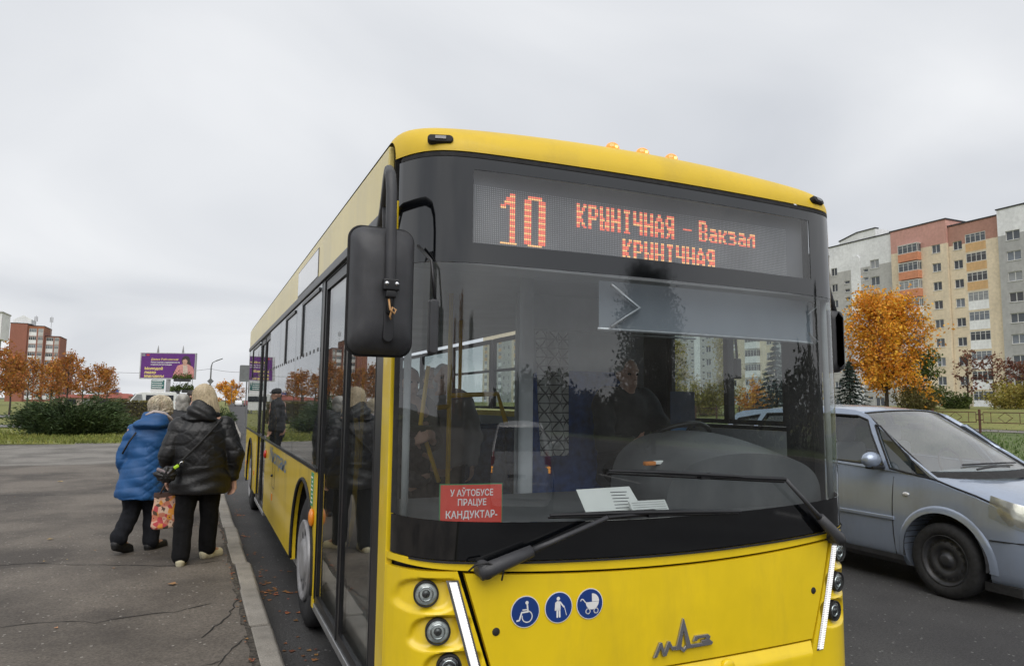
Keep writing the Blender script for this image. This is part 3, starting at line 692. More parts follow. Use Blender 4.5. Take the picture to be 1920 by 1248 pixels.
# road-side mirror, edge just showing past the corner
mr_ = MB()
for k, (ins, yy) in enumerate(((.05, 2.95), (.012, 2.965), (0, 3.0), (.0, 3.06))): mr_.v += [(px, yy, pz) for px, pz in rr(3.33+ins, 3.455-ins, 1.85+ins, 2.22-ins, .04)]
for k in range(3):
    for i in range(n): mr_.f.append((k*n+i, k*n+(i+1) % n, (k+1)*n+(i+1) % n, (k+1)*n+i))
mr_.f.append(tuple(range(n))); mr_.f.append(tuple(range(3*n, 4*n)))
MR = mr_.build('mirror_housing', m_plastic, bus, smooth=True)
MB().tube([(3.24, 3.15, 2.40), (3.31, 3.04, 2.46), (3.345, 3.0, 2.40), (3.39, 2.98, 2.2)], .015, 10).build('mirror_bracket', m_plastic, MR, smooth=True)

# --- interior
MB().bb(XL+.05, XR-.05, 3.05, YE-.2, .30, .35).build('floor', m_floor, bus)
MB().bb(XL+.05, XR-.05, 2.95, YE-.2, 2.47, 2.50).build('ceiling', m_ceil, bus)
MB().bb(XL+.05, XR-.05, YE-.22, YE-.16, .35, 2.47).build('rear_wall', m_int, bus)
MB().bb(XL, XR, YE-.02, YE, .38, 2.75).build('rear_panel', m_yellow, bus, bevel=.02)
MB().bb(XL+.08, XR-.08, 2.83, 3.02, 2.25, 2.47).build('header_box', m_int, bus)
for y in (5.0, 7.0, 9.0, 11.0): MB().bb(XL+.25, XL+.40, y, y+1.4, 2.455, 2.469).build('ceiling_lamp', mat('unlit_diffuser', (.55, .55, .55), rough=.4), bus, bevel=.004)
# dashboard and instrument cowl
def dash(s, t):
    x = XL+.08+(2*HW-.16)*s; y0 = SY(x, 1.1)+.03; y = y0+(3.62-y0)*t
    z = 1.10+.05*math.sin(t*math.pi*.55)
    return (x, y, z)
MB().grid(dash, 40, 8).build('dashboard', m_dash, bus, smooth=True)
MB().bb(XL+.08, XR-.08, 3.60, 3.64, .35, 1.146).build('dashboard_front', m_int_d, bus)
def cowl(s, t):
    a = math.pi*s; x = 2.66-.52*math.cos(a)*(1-.12*t); h = math.sin(a)**.55
    return (x, 2.93+.62*t, 1.10+(.30+.10*math.sin(t*math.pi*.6))*h)
MB().grid(cowl, 36, 12).build('instrument_cowl', mat('cowl_plastic', (.12, .121, .123), rough=.5, var=.15, vs=4, bump=.1, bs=300), bus, smooth=True)
MB().add([cowl(i/36, 0) for i in range(37)], [tuple(range(37))]).build('cowl_front', m_dash, bus, fix=False)
# steering wheel
sw = MB(); Msw = Matrix.Translation((2.70, 3.62, 1.42)) @ Matrix.Rotation(R(-32), 4, 'X')
sw.tube([Msw @ Vector((.23*math.cos(2*math.pi*i/28), .23*math.sin(2*math.pi*i/28), 0)) for i in range(29)], .015, 8)
for a in (20, 160, 270): sw.tube([Msw @ Vector((.05*math.cos(R(a)), .05*math.sin(R(a)), -.03)), Msw @ Vector((.23*math.cos(R(a)), .23*math.sin(R(a)), 0))], .012, 6)
sw.ball(Msw @ Vector((0, 0, -.03)), .06); sw.build('steering_wheel', m_black, bus, smooth=True)
# driver's seat, cab partition, curtain
S = MB().bb(2.10, 2.86, 4.28, 4.46, .95, 1.88).build('driver_seat', m_blue_cloth, bus, bevel=.06, seg=3)
MB().bb(2.42, 2.92, 3.95, 4.40, .86, 1.0).build('seat_cushion', m_blue_cloth, S, bevel=.05, seg=3)
MB().bb(2.5, 2.84, 4.05, 4.35, .36, .86).build('seat_base', m_int_d, S)
MB().bb(2.33, 2.385, 4.30, 4.319, 1.50, 1.68).build('belt_buckle', mat('red_buckle', (.30, .03, .03), rough=.5), S, bevel=.004)
MB().bb(2.10, XR-.06, 4.66, 4.70, .36, 2.46).build('cab_partition', m_int, bus)
MB().bb(3.10, 3.15, 3.50, 3.53, 1.82, 1.95).build('cab_ticket_device', m_black, bus, bevel=.008)
MB().tube([(3.125, 3.515, 1.95), (3.12, 3.53, 2.2), (3.18, 3.55, 2.42)], .008, 6).build('device_cable', m_rubber, bus, smooth=True)
np_ = MB().bb(2.86, 3.06, 3.86, 3.865, 1.50, 1.74).build('cab_notice', mat('dark_blue_notice', (.02, .035, .08), rough=.4), bus)
MB().bb(2.86, 3.02, 3.855, 3.859, 1.45, 1.499).build('notice_strip', mat('sky_blue_strip', (.08, .22, .42), rough=.4), np_)
MB().bb(1.68, 1.76, 3.66, 3.72, .36, 2.46).build('cab_post', m_int, bus, bevel=.02)
cu = mat('curtain_pattern', (.30, .30, .29), rough=.9, var=.1)
t = cu.node_tree; tcn = N(t, 'ShaderNodeTexCoord'); mp = N(t, 'ShaderNodeMapping'); mp.inputs['Scale'].default_value = (20, 0, 11.5); t.links.new(tcn.outputs['Object'], mp.inputs[0])
lt = None
for ang in (30, 90, 150):
    dt = N(t, 'ShaderNodeVectorMath', operation='DOT_PRODUCT'); dt.inputs[1].default_value = (math.cos(R(ang))*17, 0, math.sin(R(ang))*17); t.links.new(tcn.outputs['Object'], dt.inputs[0])
    fc_ = N(t, 'ShaderNodeMath', operation='FRACT'); t.links.new(dt.outputs['Value'], fc_.inputs[0]); l1 = N(t, 'ShaderNodeMath', operation='LESS_THAN'); l1.inputs[1].default_value = .13; t.links.new(fc_.outputs[0], l1.inputs[0])
    if lt is None: lt = l1
    else:
        mxn = N(t, 'ShaderNodeMath', operation='MAXIMUM'); t.links.new(lt.outputs[0], mxn.inputs[0]); t.links.new(l1.outputs[0], mxn.inputs[1]); lt = mxn
mm = N(t, 'ShaderNodeMix', data_type='RGBA'); b = t.nodes['Principled BSDF']; t.links.new(lt.outputs[0], mm.inputs[0]); mm.inputs[6].default_value = (.42, .42, .40, 1); mm.inputs[7].default_value = (.09, .09, .095, 1)
t.links.new(mm.outputs[2], b.inputs['Base Color'])
MB().grid(lambda s, t: (1.95+.21*s+.03*(1-t), 4.02+.025*math.sin(s*15+t*2), 1.32+.79*t), 40, 10).build('cab_curtain', cu, bus, smooth=True)
MB().tube([(1.90, 4.02, 2.12), (3.2, 4.02, 2.12)], .008, 6).build('curtain_rail', m_alu, bus)
# sun blind with folding arms
bl_m = mat('blind_fabric', (.30, .33, .37), rough=.8, var=.06, vs=3, transl=.3)
MB().grid(lambda s, t: (1.69+1.50*s, SY(1.69+1.50*s, 2.1)+.13, 2.005+.225*t), 30, 4).build('sun_blind', bl_m, bus, smooth=True)
MB().tube([(1.68+1.52*i/16, SY(1.68+1.52*i/16, 2.1)+.128, 2.0) for i in range(17)], .009, 8).build('blind_bar', m_alu, bus, smooth=True)
for (a, c) in ((1.74, 1.90), (3.14, 3.00)):
    ysl = SY(a, 2.1)+.105
    MB().tube([(a, ysl, 2.21), (c, ysl, 2.11), (a, ysl, 2.01)], .009, 8).build('blind_arm', m_alu, bus, smooth=True)
# handrails and passenger seats
for (x, y) in ((1.70, 5.0), (2.35, 6.6), (1.60, 7.6), (2.40, 9.2), (1.62, 10.6)): MB().tube([(x, y, .35), (x, y, 2.47)], .019, 8).build('handrail', m_rail, bus, smooth=True)
MB().tube([(1.36, 5.0, 1.58), (1.70, 5.0, 1.62)], .019, 8).build('handrail', m_rail, bus, smooth=True)
MB().tube([(1.70, 5.0, 1.70), (2.10, 5.02, 1.72), (2.12, 4.9, 1.5)], .019, 8).build('handrail', m_rail, bus, smooth=True)
MB().tube([(1.44, 4.7, 1.9), (1.40, 4.72, 1.5), (1.55, 4.75, 1.1)], .016, 8).build('handrail', m_rail, bus, smooth=True)
m_seat = mat('seat_fabric', (.03, .045, .10), rough=.9, var=.3, vs=20)
for k, y in enumerate((6.1, 6.95, 7.8, 9.9, 10.75, 11.6)):
    for x in ((1.02, 2.60, 3.02) if not 8.7 < y < 10.4 else (2.60, 3.02)):
        q = MB().bb(x-.2, x+.2, y+.38, y+.46, .80, 1.42).build('passenger_seat', m_seat, bus, bevel=.03)
        MB().bb(x-.2, x+.2, y, y+.42, .74, .82).build('seat_pan', m_seat, q, bevel=.02)
        MB().bb(x-.05, x+.05, y+.1, y+.3, .35, .74).build('seat_leg', m_int_d, q)
# --- things lying on the dashboard / stuck behind the glass
def glasspt(x, z, back): return (x, SY(x, z)+back, z)
nc_ = thing('notice_card', 'red Belarusian notice card with white lettering behind the lower windscreen', 'notice', (1.03, 2.76, 1.165))
x0, x1, z0, z1 = .905, 1.165, 1.160, 1.320
MB().grid(lambda s, t: glasspt(x0+(x1-x0)*s, z0+(z1-z0)*t, .012), 10, 2).build('border', mat('green_border', (.03, .22, .08), rough=.5), nc_)
MB().grid(lambda s, t: glasspt(x0+.004+(x1-x0-.008)*s, z0+.002+(z1-z0-.006)*t, .010), 10, 2).build('card', mat('red_card', (.62, .055, .035), rough=.5, var=.05), nc_)
tx = MB(); fnc = lambda a, b: glasspt((x0+x1)/2+a, b, .0085)
text(tx, 'У АЎТОБУСЕ', lambda a, b: fnc(a, 1.272+b), .036, 'CENTER', width=.178, bold=.012)
text(tx, 'ПРАЦУЕ', lambda a, b: fnc(a, 1.234+b), .036, 'CENTER', width=.118, bold=.012)
text(tx, 'КАНДУКТАР-', lambda a, b: fnc(a, 1.184+b), .040, 'CENTER', width=.212, bold=.014)
tx.build('lettering', m_white, nc_, fix=False)
m_paper = mat('paper', (.72, .72, .68), rough=.8, var=.04)
pp = thing('route_document', 'white printed sheet lying open on the dashboard behind the wiper', 'paper', (1.75, 2.84, 1.15))
Mp = Matrix.Translation((1.775, 2.84, 1.205)) @ Matrix.Rotation(R(55), 4, 'X')
MB().add([Mp @ Vector(p) for p in ((-.16, -.06, 0), (.15, -.075, 0), (.115, .07, .0), (-.175, .065, 0))], [(0, 1, 2, 3)]).build('sheet', m_paper, pp, fix=False)
pl = MB()
for i in range(6): pl.add([Mp @ Vector(p) for p in ((.0, .045-.016*i, .001), (.09-.012*(i % 2), .044-.016*i, .001), (.09-.012*(i % 2), .040-.016*i, .001), (.0, .041-.016*i, .001))], [(0, 1, 2, 3)])
pl.build('print_lines', mat('ink', (.08, .08, .09), rough=.6), pp, fix=False)
p2 = thing('ticket_pad', 'small white ruled pad lying below the larger sheet on the dashboard', 'notepad', (1.86, 2.80, 1.13))
Mq = Matrix.Translation((1.93, 2.775, 1.175)) @ Matrix.Rotation(R(52), 4, 'X')
MB().box((0, 0, 0), (.20, .07, .012)).build('pad', m_paper, p2); p2.children[0].data.transform(Mq)
pl = MB()
for i in range(5): pl.add([Mq @ Vector(p) for p in ((-.09, .025-.012*i, .0072), (.09, .025-.012*i, .0072), (.09, .0235-.012*i, .0072), (-.09, .0235-.012*i, .0072))], [(0, 1, 2, 3)])
pl.build('ruled_lines', mat('ink', (.08, .08, .09)), p2, fix=False)
ch = thing('pen_box', 'small orange and white pen box lying on the instrument cowl', 'box', (2.19, 3.2, 1.33))
Mb = Matrix.Rotation(R(8), 3, 'Z')
MB().box((2.16, 3.1, 1.345), (.07, .03, .022), Mb).build('orange_end', mat('orange_plastic', (.62, .20, .03), rough=.4), ch, bevel=.006)
MB().box((2.23, 3.11, 1.348), (.07, .028, .02), Mb).build('white_end', m_paper, ch, bevel=.005)
# ================================================================== cars (built facing -Y about their own centre)
def lerp_tab(tab, y):
    if y <= tab[0][0]: return tab[0][1]
    for (a, b), (c, d) in zip(tab, tab[1:]):
        if y <= c:
            t = (y-a)/(c-a); t = t*t*(3-2*t)*.5 + t*.5; return b+(d-b)*t
    return tab[-1][1]
TOP = [(-2.12, .60), (-2.06, .74), (-1.90, .845), (-1.6, .935), (-1.3, 1.00), (-1.12, 1.055), (-1.0, 1.06), (1.6, 1.09), (1.80, 1.06), (1.90, .92), (1.95, .70)]
BELT = [(-2.12, .56), (-2.0, .70), (-1.8, .80), (-1.5, .90), (-1.2, .975), (-.8, 1.03), (.2, 1.07), (1.6, 1.09), (1.85, 1.0), (1.95, .66)]
PLAN = [(-2.12, .60), (-2.02, .80), (-1.85, .915), (-1.6, .97), (-1.2, 1.0), (.9, 1.0), (1.5, .975), (1.8, .93), (1.95, .82)]
WH = [(.17, .74), (.24, .80), (.34, .825), (.50, .845), (.66, .847), (.80, .838), (.92, .82), (1.0, .80), (1.1, .775)]
def half_w(y, z):
    return lerp_tab(PLAN, y)*lerp_tab(WH, z)
def gx(y, z):
    w = .792 - max(0, z-1.02)*.34 - max(0, z-1.40)*.28
    return w*(1 - .05*max(0, (y-.9)/.8)**2 - .03*max(0, (-.6-y)/.6)**2)
def make_car(root, paint, front=True):
    trim = m_plastic
    st = [-2.12, -2.09, -2.04, -1.97, -1.88, -1.76, -1.62, -1.46, -1.30, -1.17, -1.11, -1.08, -.9, -.6, -.3, 0, .3, .6, .9, 1.2, 1.45, 1.62, 1.68, 1.74, 1.80, 1.86, 1.91, 1.95]
    rings = []
    for y in st:
        zb = lerp_tab(BELT, y); zt = lerp_tab(TOP, y); tub = -1.1 < y < 1.66; ring = []
        zlow = .19 + (.06 if y < -1.9 else 0)
        prof = [(0, zlow), (.6, zlow)] + [(None, zlow+(zb-zlow)*k) for k in (.0, .08, .18, .30, .42, .55, .68, .80, .90, .96, 1.0)]
        pts = []
        for (w, z) in prof: pts.append((w*lerp_tab(PLAN, y) if w is not None else half_w(y, z), z))
        wb = pts[-1][0]
        if tub: pts += [(wb-.05, zb+.004), (wb-.07, zb-.30), (wb*.55, zb-.36), (wb*.3, zb-.36), (0, zb-.36)]
        else: pts += [(wb-.035, zb+.018), (wb-.10, zb+(zt-zb)*.45), (wb*.62, zb+(zt-zb)*.85), (wb*.33, zb+(zt-zb)*.97), (0, zt)]
        rings.append([(-x, y, z) for x, z in pts] + [(x, y, z) for x, z in reversed(pts[1:-1])])
    mb = MB(); n = len(rings[0])
    for r_ in rings: mb.v += r_
    for k in range(len(rings)-1):
        for i in range(n): mb.f.append((k*n+i, k*n+(i+1) % n, (k+1)*n+(i+1) % n, (k+1)*n+i))
    mb.f.append(tuple(range(n))); mb.f.append(tuple(range((len(rings)-1)*n, len(rings)*n)))
    me = mb.mesh('body'); bm = bmesh.new(); bm.from_mesh(me); bmesh.ops.recalc_face_normals(bm, faces=bm.faces); bm.to_mesh(me); bm.free()
    # cut wheel arches
    cut = MB()
    for yw in (-1.31, 1.32):
        for sg in (-1, 1):
            cut.lathe([(0, -.16), (.375, -.16), (.375, .2), (0, .2)], 40, Matrix.Translation((sg*.80, yw, .335)) @ Matrix.Rotation(R(90), 4, 'Y'))
    cm = cut.mesh('cut'); bm = bmesh.new(); bm.from_mesh(cm); bmesh.ops.remove_doubles(bm, verts=bm.verts, dist=1e-5); bmesh.ops.recalc_face_normals(bm, faces=bm.faces); bm.to_mesh(cm); bm.free()
    co = bpy.data.objects.new('cut', cm); COL.objects.link(co)
    me2 = baked(me, [('BOOLEAN', dict(object=co, operation='DIFFERENCE', solver='EXACT'))]); bpy.data.objects.remove(co)
    body = link('body', me2, paint, root, True)
    md = body.modifiers.new('e', 'EDGE_SPLIT'); md.split_angle = R(38)
    # greenhouse sides with window openings
    WIN = {'quarter_window': [(-1.19, .985), (-.80, 1.04), (-.545, 1.43), (-.60, 1.425)],
           'front_door_window': [(-.73, 1.055), (-.44, 1.475), (-.30, 1.515), (.26, 1.535), (.29, 1.09)],
           'rear_door_window': [(.37, 1.09), (.34, 1.535), (.98, 1.515), (1.14, 1.115)],
           'rear_quarter_window': [(1.23, 1.125), (1.08, 1.50), (1.44, 1.45), (1.66, 1.15)]}
    OUT = [(-1.30, .955), (-.9, 1.01), (.2, 1.06), (1.0, 1.085), (1.72, 1.09), (1.70, 1.2), (1.52, 1.50), (1.40, 1.535), (.9, 1.565), (.1, 1.585), (-.25, 1.562), (-.42, 1.52), (-.75, 1.30)]
    def densify(P, k=5): return [(a+(c-a)*i/k, b+(d-b)*i/k) for (a, b), (c, d) in zip(P, P[1:]+P[:1]) for i in range(k)]
    for sg in (-1, 1):
        bm = bmesh.new(); edges = []
        for P in [densify(OUT)]+[densify(w, 3) for w in WIN.values()]:
            vs = [bm.verts.new((sg*gx(a, b), a, b)) for a, b in P]
            edges += [bm.edges.new((vs[i], vs[(i+1) % len(vs)])) for i in range(len(vs))]
        bmesh.ops.triangle_fill(bm, use_beauty=True, edges=edges)
        bmesh.ops.recalc_face_normals(bm, faces=bm.faces)
        me = bpy.data.meshes.new('side_frame'); bm.to_mesh(me); bm.free()
        o = link('side_frame', me, paint, root); s_ = o.modifiers.new('s', 'SOLIDIFY'); s_.thickness = .04; s_.offset = 0
        for nm, P in WIN.items():
            D = densify(P, 3)
            w = MB().add([(sg*(gx(a, b)-.002), a, b) for a, b in D], [tuple(range(len(D)))]).build(nm, m_cdark, root, fix=False)
            MB().tube([(sg*(gx(a, b)+.018), a, b) for a, b in D+[D[0]]], .010, 5).build('seal', m_rubber, w)
    # roof, windscreen, tailgate glass
    def roofp(s, t):
        y = -.34+1.84*t; k = 2*s-1
        w = .56-.04*max(0, (t-.6)); zc = lerp_tab([(-.34, 1.575), (0, 1.615), (.5, 1.632), (1.0, 1.615), (1.5, 1.555)], y)
        ze = lerp_tab([(-.34, 1.545), (.1, 1.588), (.9, 1.568), (1.5, 1.51)], y)
        return (k*(gx(y, ze)+.002), y-.10*(1-k*k)*(1-t), ze+(zc-ze)*(1-abs(k)**2.2))
    MB().grid(roofp, 16, 16).build('roof', paint, root, smooth=True).modifiers.new('s', 'SOLIDIFY').thickness = .02
    MB().grid(lambda s, t: (lambda p: (p[0], p[1], p[2]-.03))(roofp(s, t)), 8, 8).build('headlining', m_int, root)
    def wsc(s, t):
        k = 2*s-1; yb, zb_, wb = -1.13-.22*(1-k*k), 1.04+.01*(1-k*k), .735; p = roofp(s, 0)
        bul = .03*math.sin(t*math.pi)*(1-k*k)
        return (k*wb*(1-t)+p[0]*.97*t, yb*(1-t)+(p[1]-.004)*t-bul, zb_*(1-t)+(p[2]-.004)*t+bul*.6)
    MB().grid(wsc, 16, 10).build('windscreen', m_cwind, root, smooth=True)
    for sg in (0, 1): MB().tube([tuple(a+b for a, b in zip(wsc(sg, t/8), (0, 0, .004))) for t in range(9)], .012, 5).build('windscreen_seal', m_rubber, root, smooth=True)
    MB().tube([wsc(i/12, 1) for i in range(13)], .010, 5).build('windscreen_top_seal', m_rubber, root, smooth=True)
    MB().grid(lambda s, t: tuple(a+b for a, b in zip(wsc(s, -.10*t), (0, .0, -.004))), 12, 2).build('cowl_grille', m_rubber, root)
    wp = MB(); wp.tube([wsc(.30, .02), wsc(.44, .05), wsc(.62, .045)], .010, 6); wp.tube([tuple(a+b for a, b in zip(wsc(s_, .05+.03*math.sin(s_*3)), (0, -.012, .014))) for s_ in (.22, .4, .6, .75)], .008, 6); wp.build('wiper', m_black, root)
    def rwin(s, t):
        k = 2*s-1; return (k*(.66-.12*t), 1.80-.28*t+.05*(1-k*k), 1.10+.42*t)
    MB().grid(rwin, 10, 6).build('rear_window', m_cdark, root, smooth=True)
    rf = MB()
    rf.grid(lambda s, t: (lambda a, b: tuple(a[i]+(b[i]-a[i])*t for i in range(3)))(rwin(s, 1), roofp(s, 1)), 10, 2)
    for e in (0, 1): rf.grid(lambda s, t: (lambda a: (a[0]+(-1 if e == 0 else 1)*.10*s*(1-.5*t), a[1]-.05*s, a[2]))(rwin(e, t)), 2, 8)
    rf.build('tailgate_frame', paint, root, smooth=True)
    MB().grid(lambda s, t: ((2*s-1)*(.70-.03*t), 1.86-.05*t+.045*(1-(2*s-1)**2), .93+.18*t), 10, 3).build('tailgate', paint, root, smooth=True)
    # cabin
    MB().bb(-.70, .70, -1.05, 1.6, .66, .72).build('cabin_floor', m_int_d, root)
    MB().grid(lambda s, t: ((2*s-1)*.70, -1.15+.42*t, 1.0-.03*t-.05*t*t), 6, 4).build('dashboard', m_int_d, root)
    for x in (-.36, .36):
        MB().bb(x-.24, x+.24, .0, .12, .70, 1.24).build('front_seat', m_int, root, bevel=.05, seg=3); MB().bb(x-.12, x+.12, .03, .10, 1.24, 1.42).build('headrest', m_int, root, bevel=.04, seg=3)
    MB().bb(-.6, .6, 1.0, 1.14, .70, 1.22).build('rear_seat', m_int, root, bevel=.05, seg=3)
    MB().tube([(.36+.18*math.cos(2*math.pi*i/20), -.62+.06*math.sin(2*math.pi*i/20), 1.02+.17*math.sin(2*math.pi*i/20)) for i in range(21)], .014, 6).build('steering_wheel', m_black, root)
    MB().box((0, -.50, 1.42), (.24, .03, .06)).build('inner_mirror', m_black, root, bevel=.01)
    # wheels, arches
    for yw in (-1.31, 1.32):
        for sg in (-1, 1):
            M = Matrix.Translation((sg*.832, yw, .312)) @ Matrix.Rotation(R(90)*sg, 4, 'Y')
            W = MB().lathe([(.20, -.19), (.26, -.20), (.300, -.185), (.312, -.15), (.312, -.04), (.302, -.01), (.262, .006), (.225, .0), (.205, -.02)], 44, M).build('wheel', m_rubber, root, smooth=True)
            rim = MB().lathe([(.212, -.012), (.205, -.004), (.198, -.03), (.175, -.055), (.15, -.035), (.135, -.03), (.105, -.028), (.095, -.05), (.06, -.05), (.05, -.02), (.035, -.012), (0, -.012)], 40, M).build('rim', m_steel, W, smooth=True)
            hl = MB()
            for i in range(16):
                a = 2*math.pi*i/16; c = Vector((.158*math.cos(a), .158*math.sin(a), -.0375)); hl.add([M @ (c+Vector((.014*math.cos(t), .014*math.sin(t), .004))) for t in [2*math.pi*j/8 for j in range(8)]], [tuple(range(8))])
            hl.build('rim_hole', m_rubber, rim, fix=False)
            li = MB().grid(lambda s, t: (sg*(.845-.28*t), yw+.376*math.cos(math.pi*(1.08*s-.04)), .335+.376*math.sin(math.pi*(1.08*s-.04))), 20, 1)
            li.bb(sg*.60-.01, sg*.60+.01, yw-.37, yw+.37, .2, .70); li.build('wheel_housing', m_rubber, root)
            fl = MB(); k = 24
            def flare(s, t):
                a = math.pi*(1.10*s-.05); rr_ = .372+.058*t; y = yw+rr_*math.cos(a); z = .335+rr_*math.sin(a)
                return (sg*(half_w(y, z)+.016*(1-t)**.5*(1 if t < .99 else 0)+.001), y, z)
            fl.grid(flare, 26, 5); fl.build('arch_flare', paint, root, smooth=True)
    # sill, rub strips, mirrors, handles, lamp, gaps
    for sg in (-1, 1):
        MB().grid(lambda s, t: (sg*(half_w(0, .2+.08*t)+.012), -.92+1.84*s, .19+.09*t), 10, 2).build('sill', trim, root)
        for (a, b) in ((-.86, .27), (.33, 1.0)): MB().box((sg*(.847+.006), (a+b)/2, .60), (.016, b-a, .032)).build('rub_strip', paint, root, bevel=.005)
        mm_ = MB(); Mm = Matrix.Translation((sg*.93, -.70, 1.10))
        mm_.ball((sg*.93, -.70, 1.115), (.105, .075, .075), n=18, m=10); MI = mm_.build('mirror', paint, root, smooth=True)
        MB().box((sg*.86, -.70, 1.045), (.20, .10, .03)).build('mirror_foot', m_black, MI, bevel=.01)
        for y in (.12, .92): MB().box((sg*.845, y, .90), (.03, .16, .03)).build('door_handle', paint, root, bevel=.01)
        MB().ball((sg*(half_w(-1.02, .83)+.004), -.98, .83), (.012, .035, .018), n=12, m=6).build('side_repeater', m_lens, root, smooth=True)
        for yy in (-.84, .30, 1.04):
            MB().tube([(sg*(half_w(yy, z)+.0005), yy+(.06*(1-z) if yy > 1 else 0), z) for z in [.27+.1*i for i in range(8)]], .005, 4).build('panel_gap', m_black, root)
        MB().tube([(sg*(half_w(y, lerp_tab(BELT, y))-.012), y, lerp_tab(BELT, y)+.014) for y in (-1.85, -1.6, -1.4, -1.25, -1.17)], .007, 5).build('panel_gap', m_black, root)
        MB().tube([(sg*(half_w(y, .545)+.001), y, .545+.05*(y+1.7)*-.3) for y in (-2.0, -1.9, -1.8, -1.70)], .006, 5).build('panel_gap', m_black, root)
        # headlamp: lens shell laid over the front corner
        def hl_(s, t):
            y = -2.035+.33*s; zt_ = .83+.09*s-.02; zb_ = .60+.13*s; z = zb_+(zt_-zb_)*t
            x = half_w(y, min(z, lerp_tab(BELT, y)))-.03*max(0, z-lerp_tab(BELT, y))/.1
            return (sg*(x+.006+.012*math.sin(math.pi*s)*math.sin(math.pi*t)), y, z)
        hb = MB().grid(lambda s, t: (lambda p: (p[0]-sg*.012, p[1], p[2]))(hl_(s, t)), 12, 8).build('headlamp', mat('headlamp_reflector', (.62, .62, .58), rough=.18, metal=.7, var=.3, vs=9, bump=.3, bs=14), root, smooth=True)
        MB().grid(hl_, 12, 8).build('lens', m_clens, hb, smooth=True)
        # tail lamps
        def tl(s, t): 
            y = 1.72+.16*s; z = .72+.40*t; return (sg*(half_w(y, min(z, 1.0))-.06*max(0, z-.98)/.14+.006), y-.05*max(0, z-.9), z)
        T = MB().grid(tl, 6, 10).build('tail_lamp', m_red, root, smooth=True)
        MB().box((sg*.70, 1.885, .80), (.12, .03, .12)).build('turn_signal', m_blink, T, bevel=.015)
        MB().box((sg*.70, 1.872, .95), (.13, .03, .16)).build('brake_lens', m_red, T, bevel=.015)
    for (yy, zz, w) in ((-2.11, .40, 1.0), (-2.105, .62, .7)): MB().box((0, yy, zz), (w, .04, .09)).build('grille', m_black, root, bevel=.01)
    MB().box((0, -2.13, .50), (.52, .012, .11)).build('number_plate', m_white, root, bevel=.003)
    P = MB().box((0, 1.96, .70), (.52, .012, .11)).build('number_plate', m_white, root, bevel=.003)
    MB().box((0, 1.968, .70), (.44, .004, .06)).build('plate_print', mat('ink', (.08, .08, .09)), P)
    MB().bb(-.72, .72, 1.90, 1.985, .30, .58).build('rear_bumper', paint, root, bevel=.03, seg=3)
    MB().bb(-.74, .74, -1.9, -1.6, .13, .20).build('front_valance', m_rubber, root)
    MB().bb(-.68, .68, -1.5, 1.7, .17, .186).build('underbody', m_rubber, root)
m_cdark = glass('car_dark_glass', (.22, .25, .25), ior=1.65, dust_sheen=.015)
m_cwind = glass('car_windscreen_glass', (.72, .80, .77), ior=2.4, dust_sheen=.24)  # pale diffuse layer and raised index stand in for the sky reflection
m_clens = glass('headlamp_cover', (.85, .86, .82), ior=1.45, dust_sheen=.25)
m_blink = mat('lit_turn_signal', (1, .45, .05), rough=.3, emit=(1, .42, .05), estr=3.0)
p_grey = mat('slate_metallic_paint', (.34, .40, .51), rough=.26, metal=.45, var=.06, vs=2, coat=.8, dirt=(.17, .165, .16), dirt_amt=.35)
p_silver = mat('silver_metallic_paint', (.66, .66, .66), rough=.35, metal=.25, var=.05, vs=2, coat=.7, dirt=(.25, .24, .22), dirt_amt=.3)
car = thing('passenger_car', 'slate blue minivan with steel wheels passing on the road beside the bus', 'car', (6.86, 5.55, 0), 'cars on the road', world=False)
make_car(car, p_grey); car.scale = (1, 1, 1.03)
car2 = thing('passenger_car', 'silver hatchback with lit rear turn signals, seen only reflected in the bus windscreen', 'car', (4.3, -6.9, 0), 'cars on the road', world=False, rz=R(20))
make_car(car2, p_silver); car2.scale = (1, 1, .94)
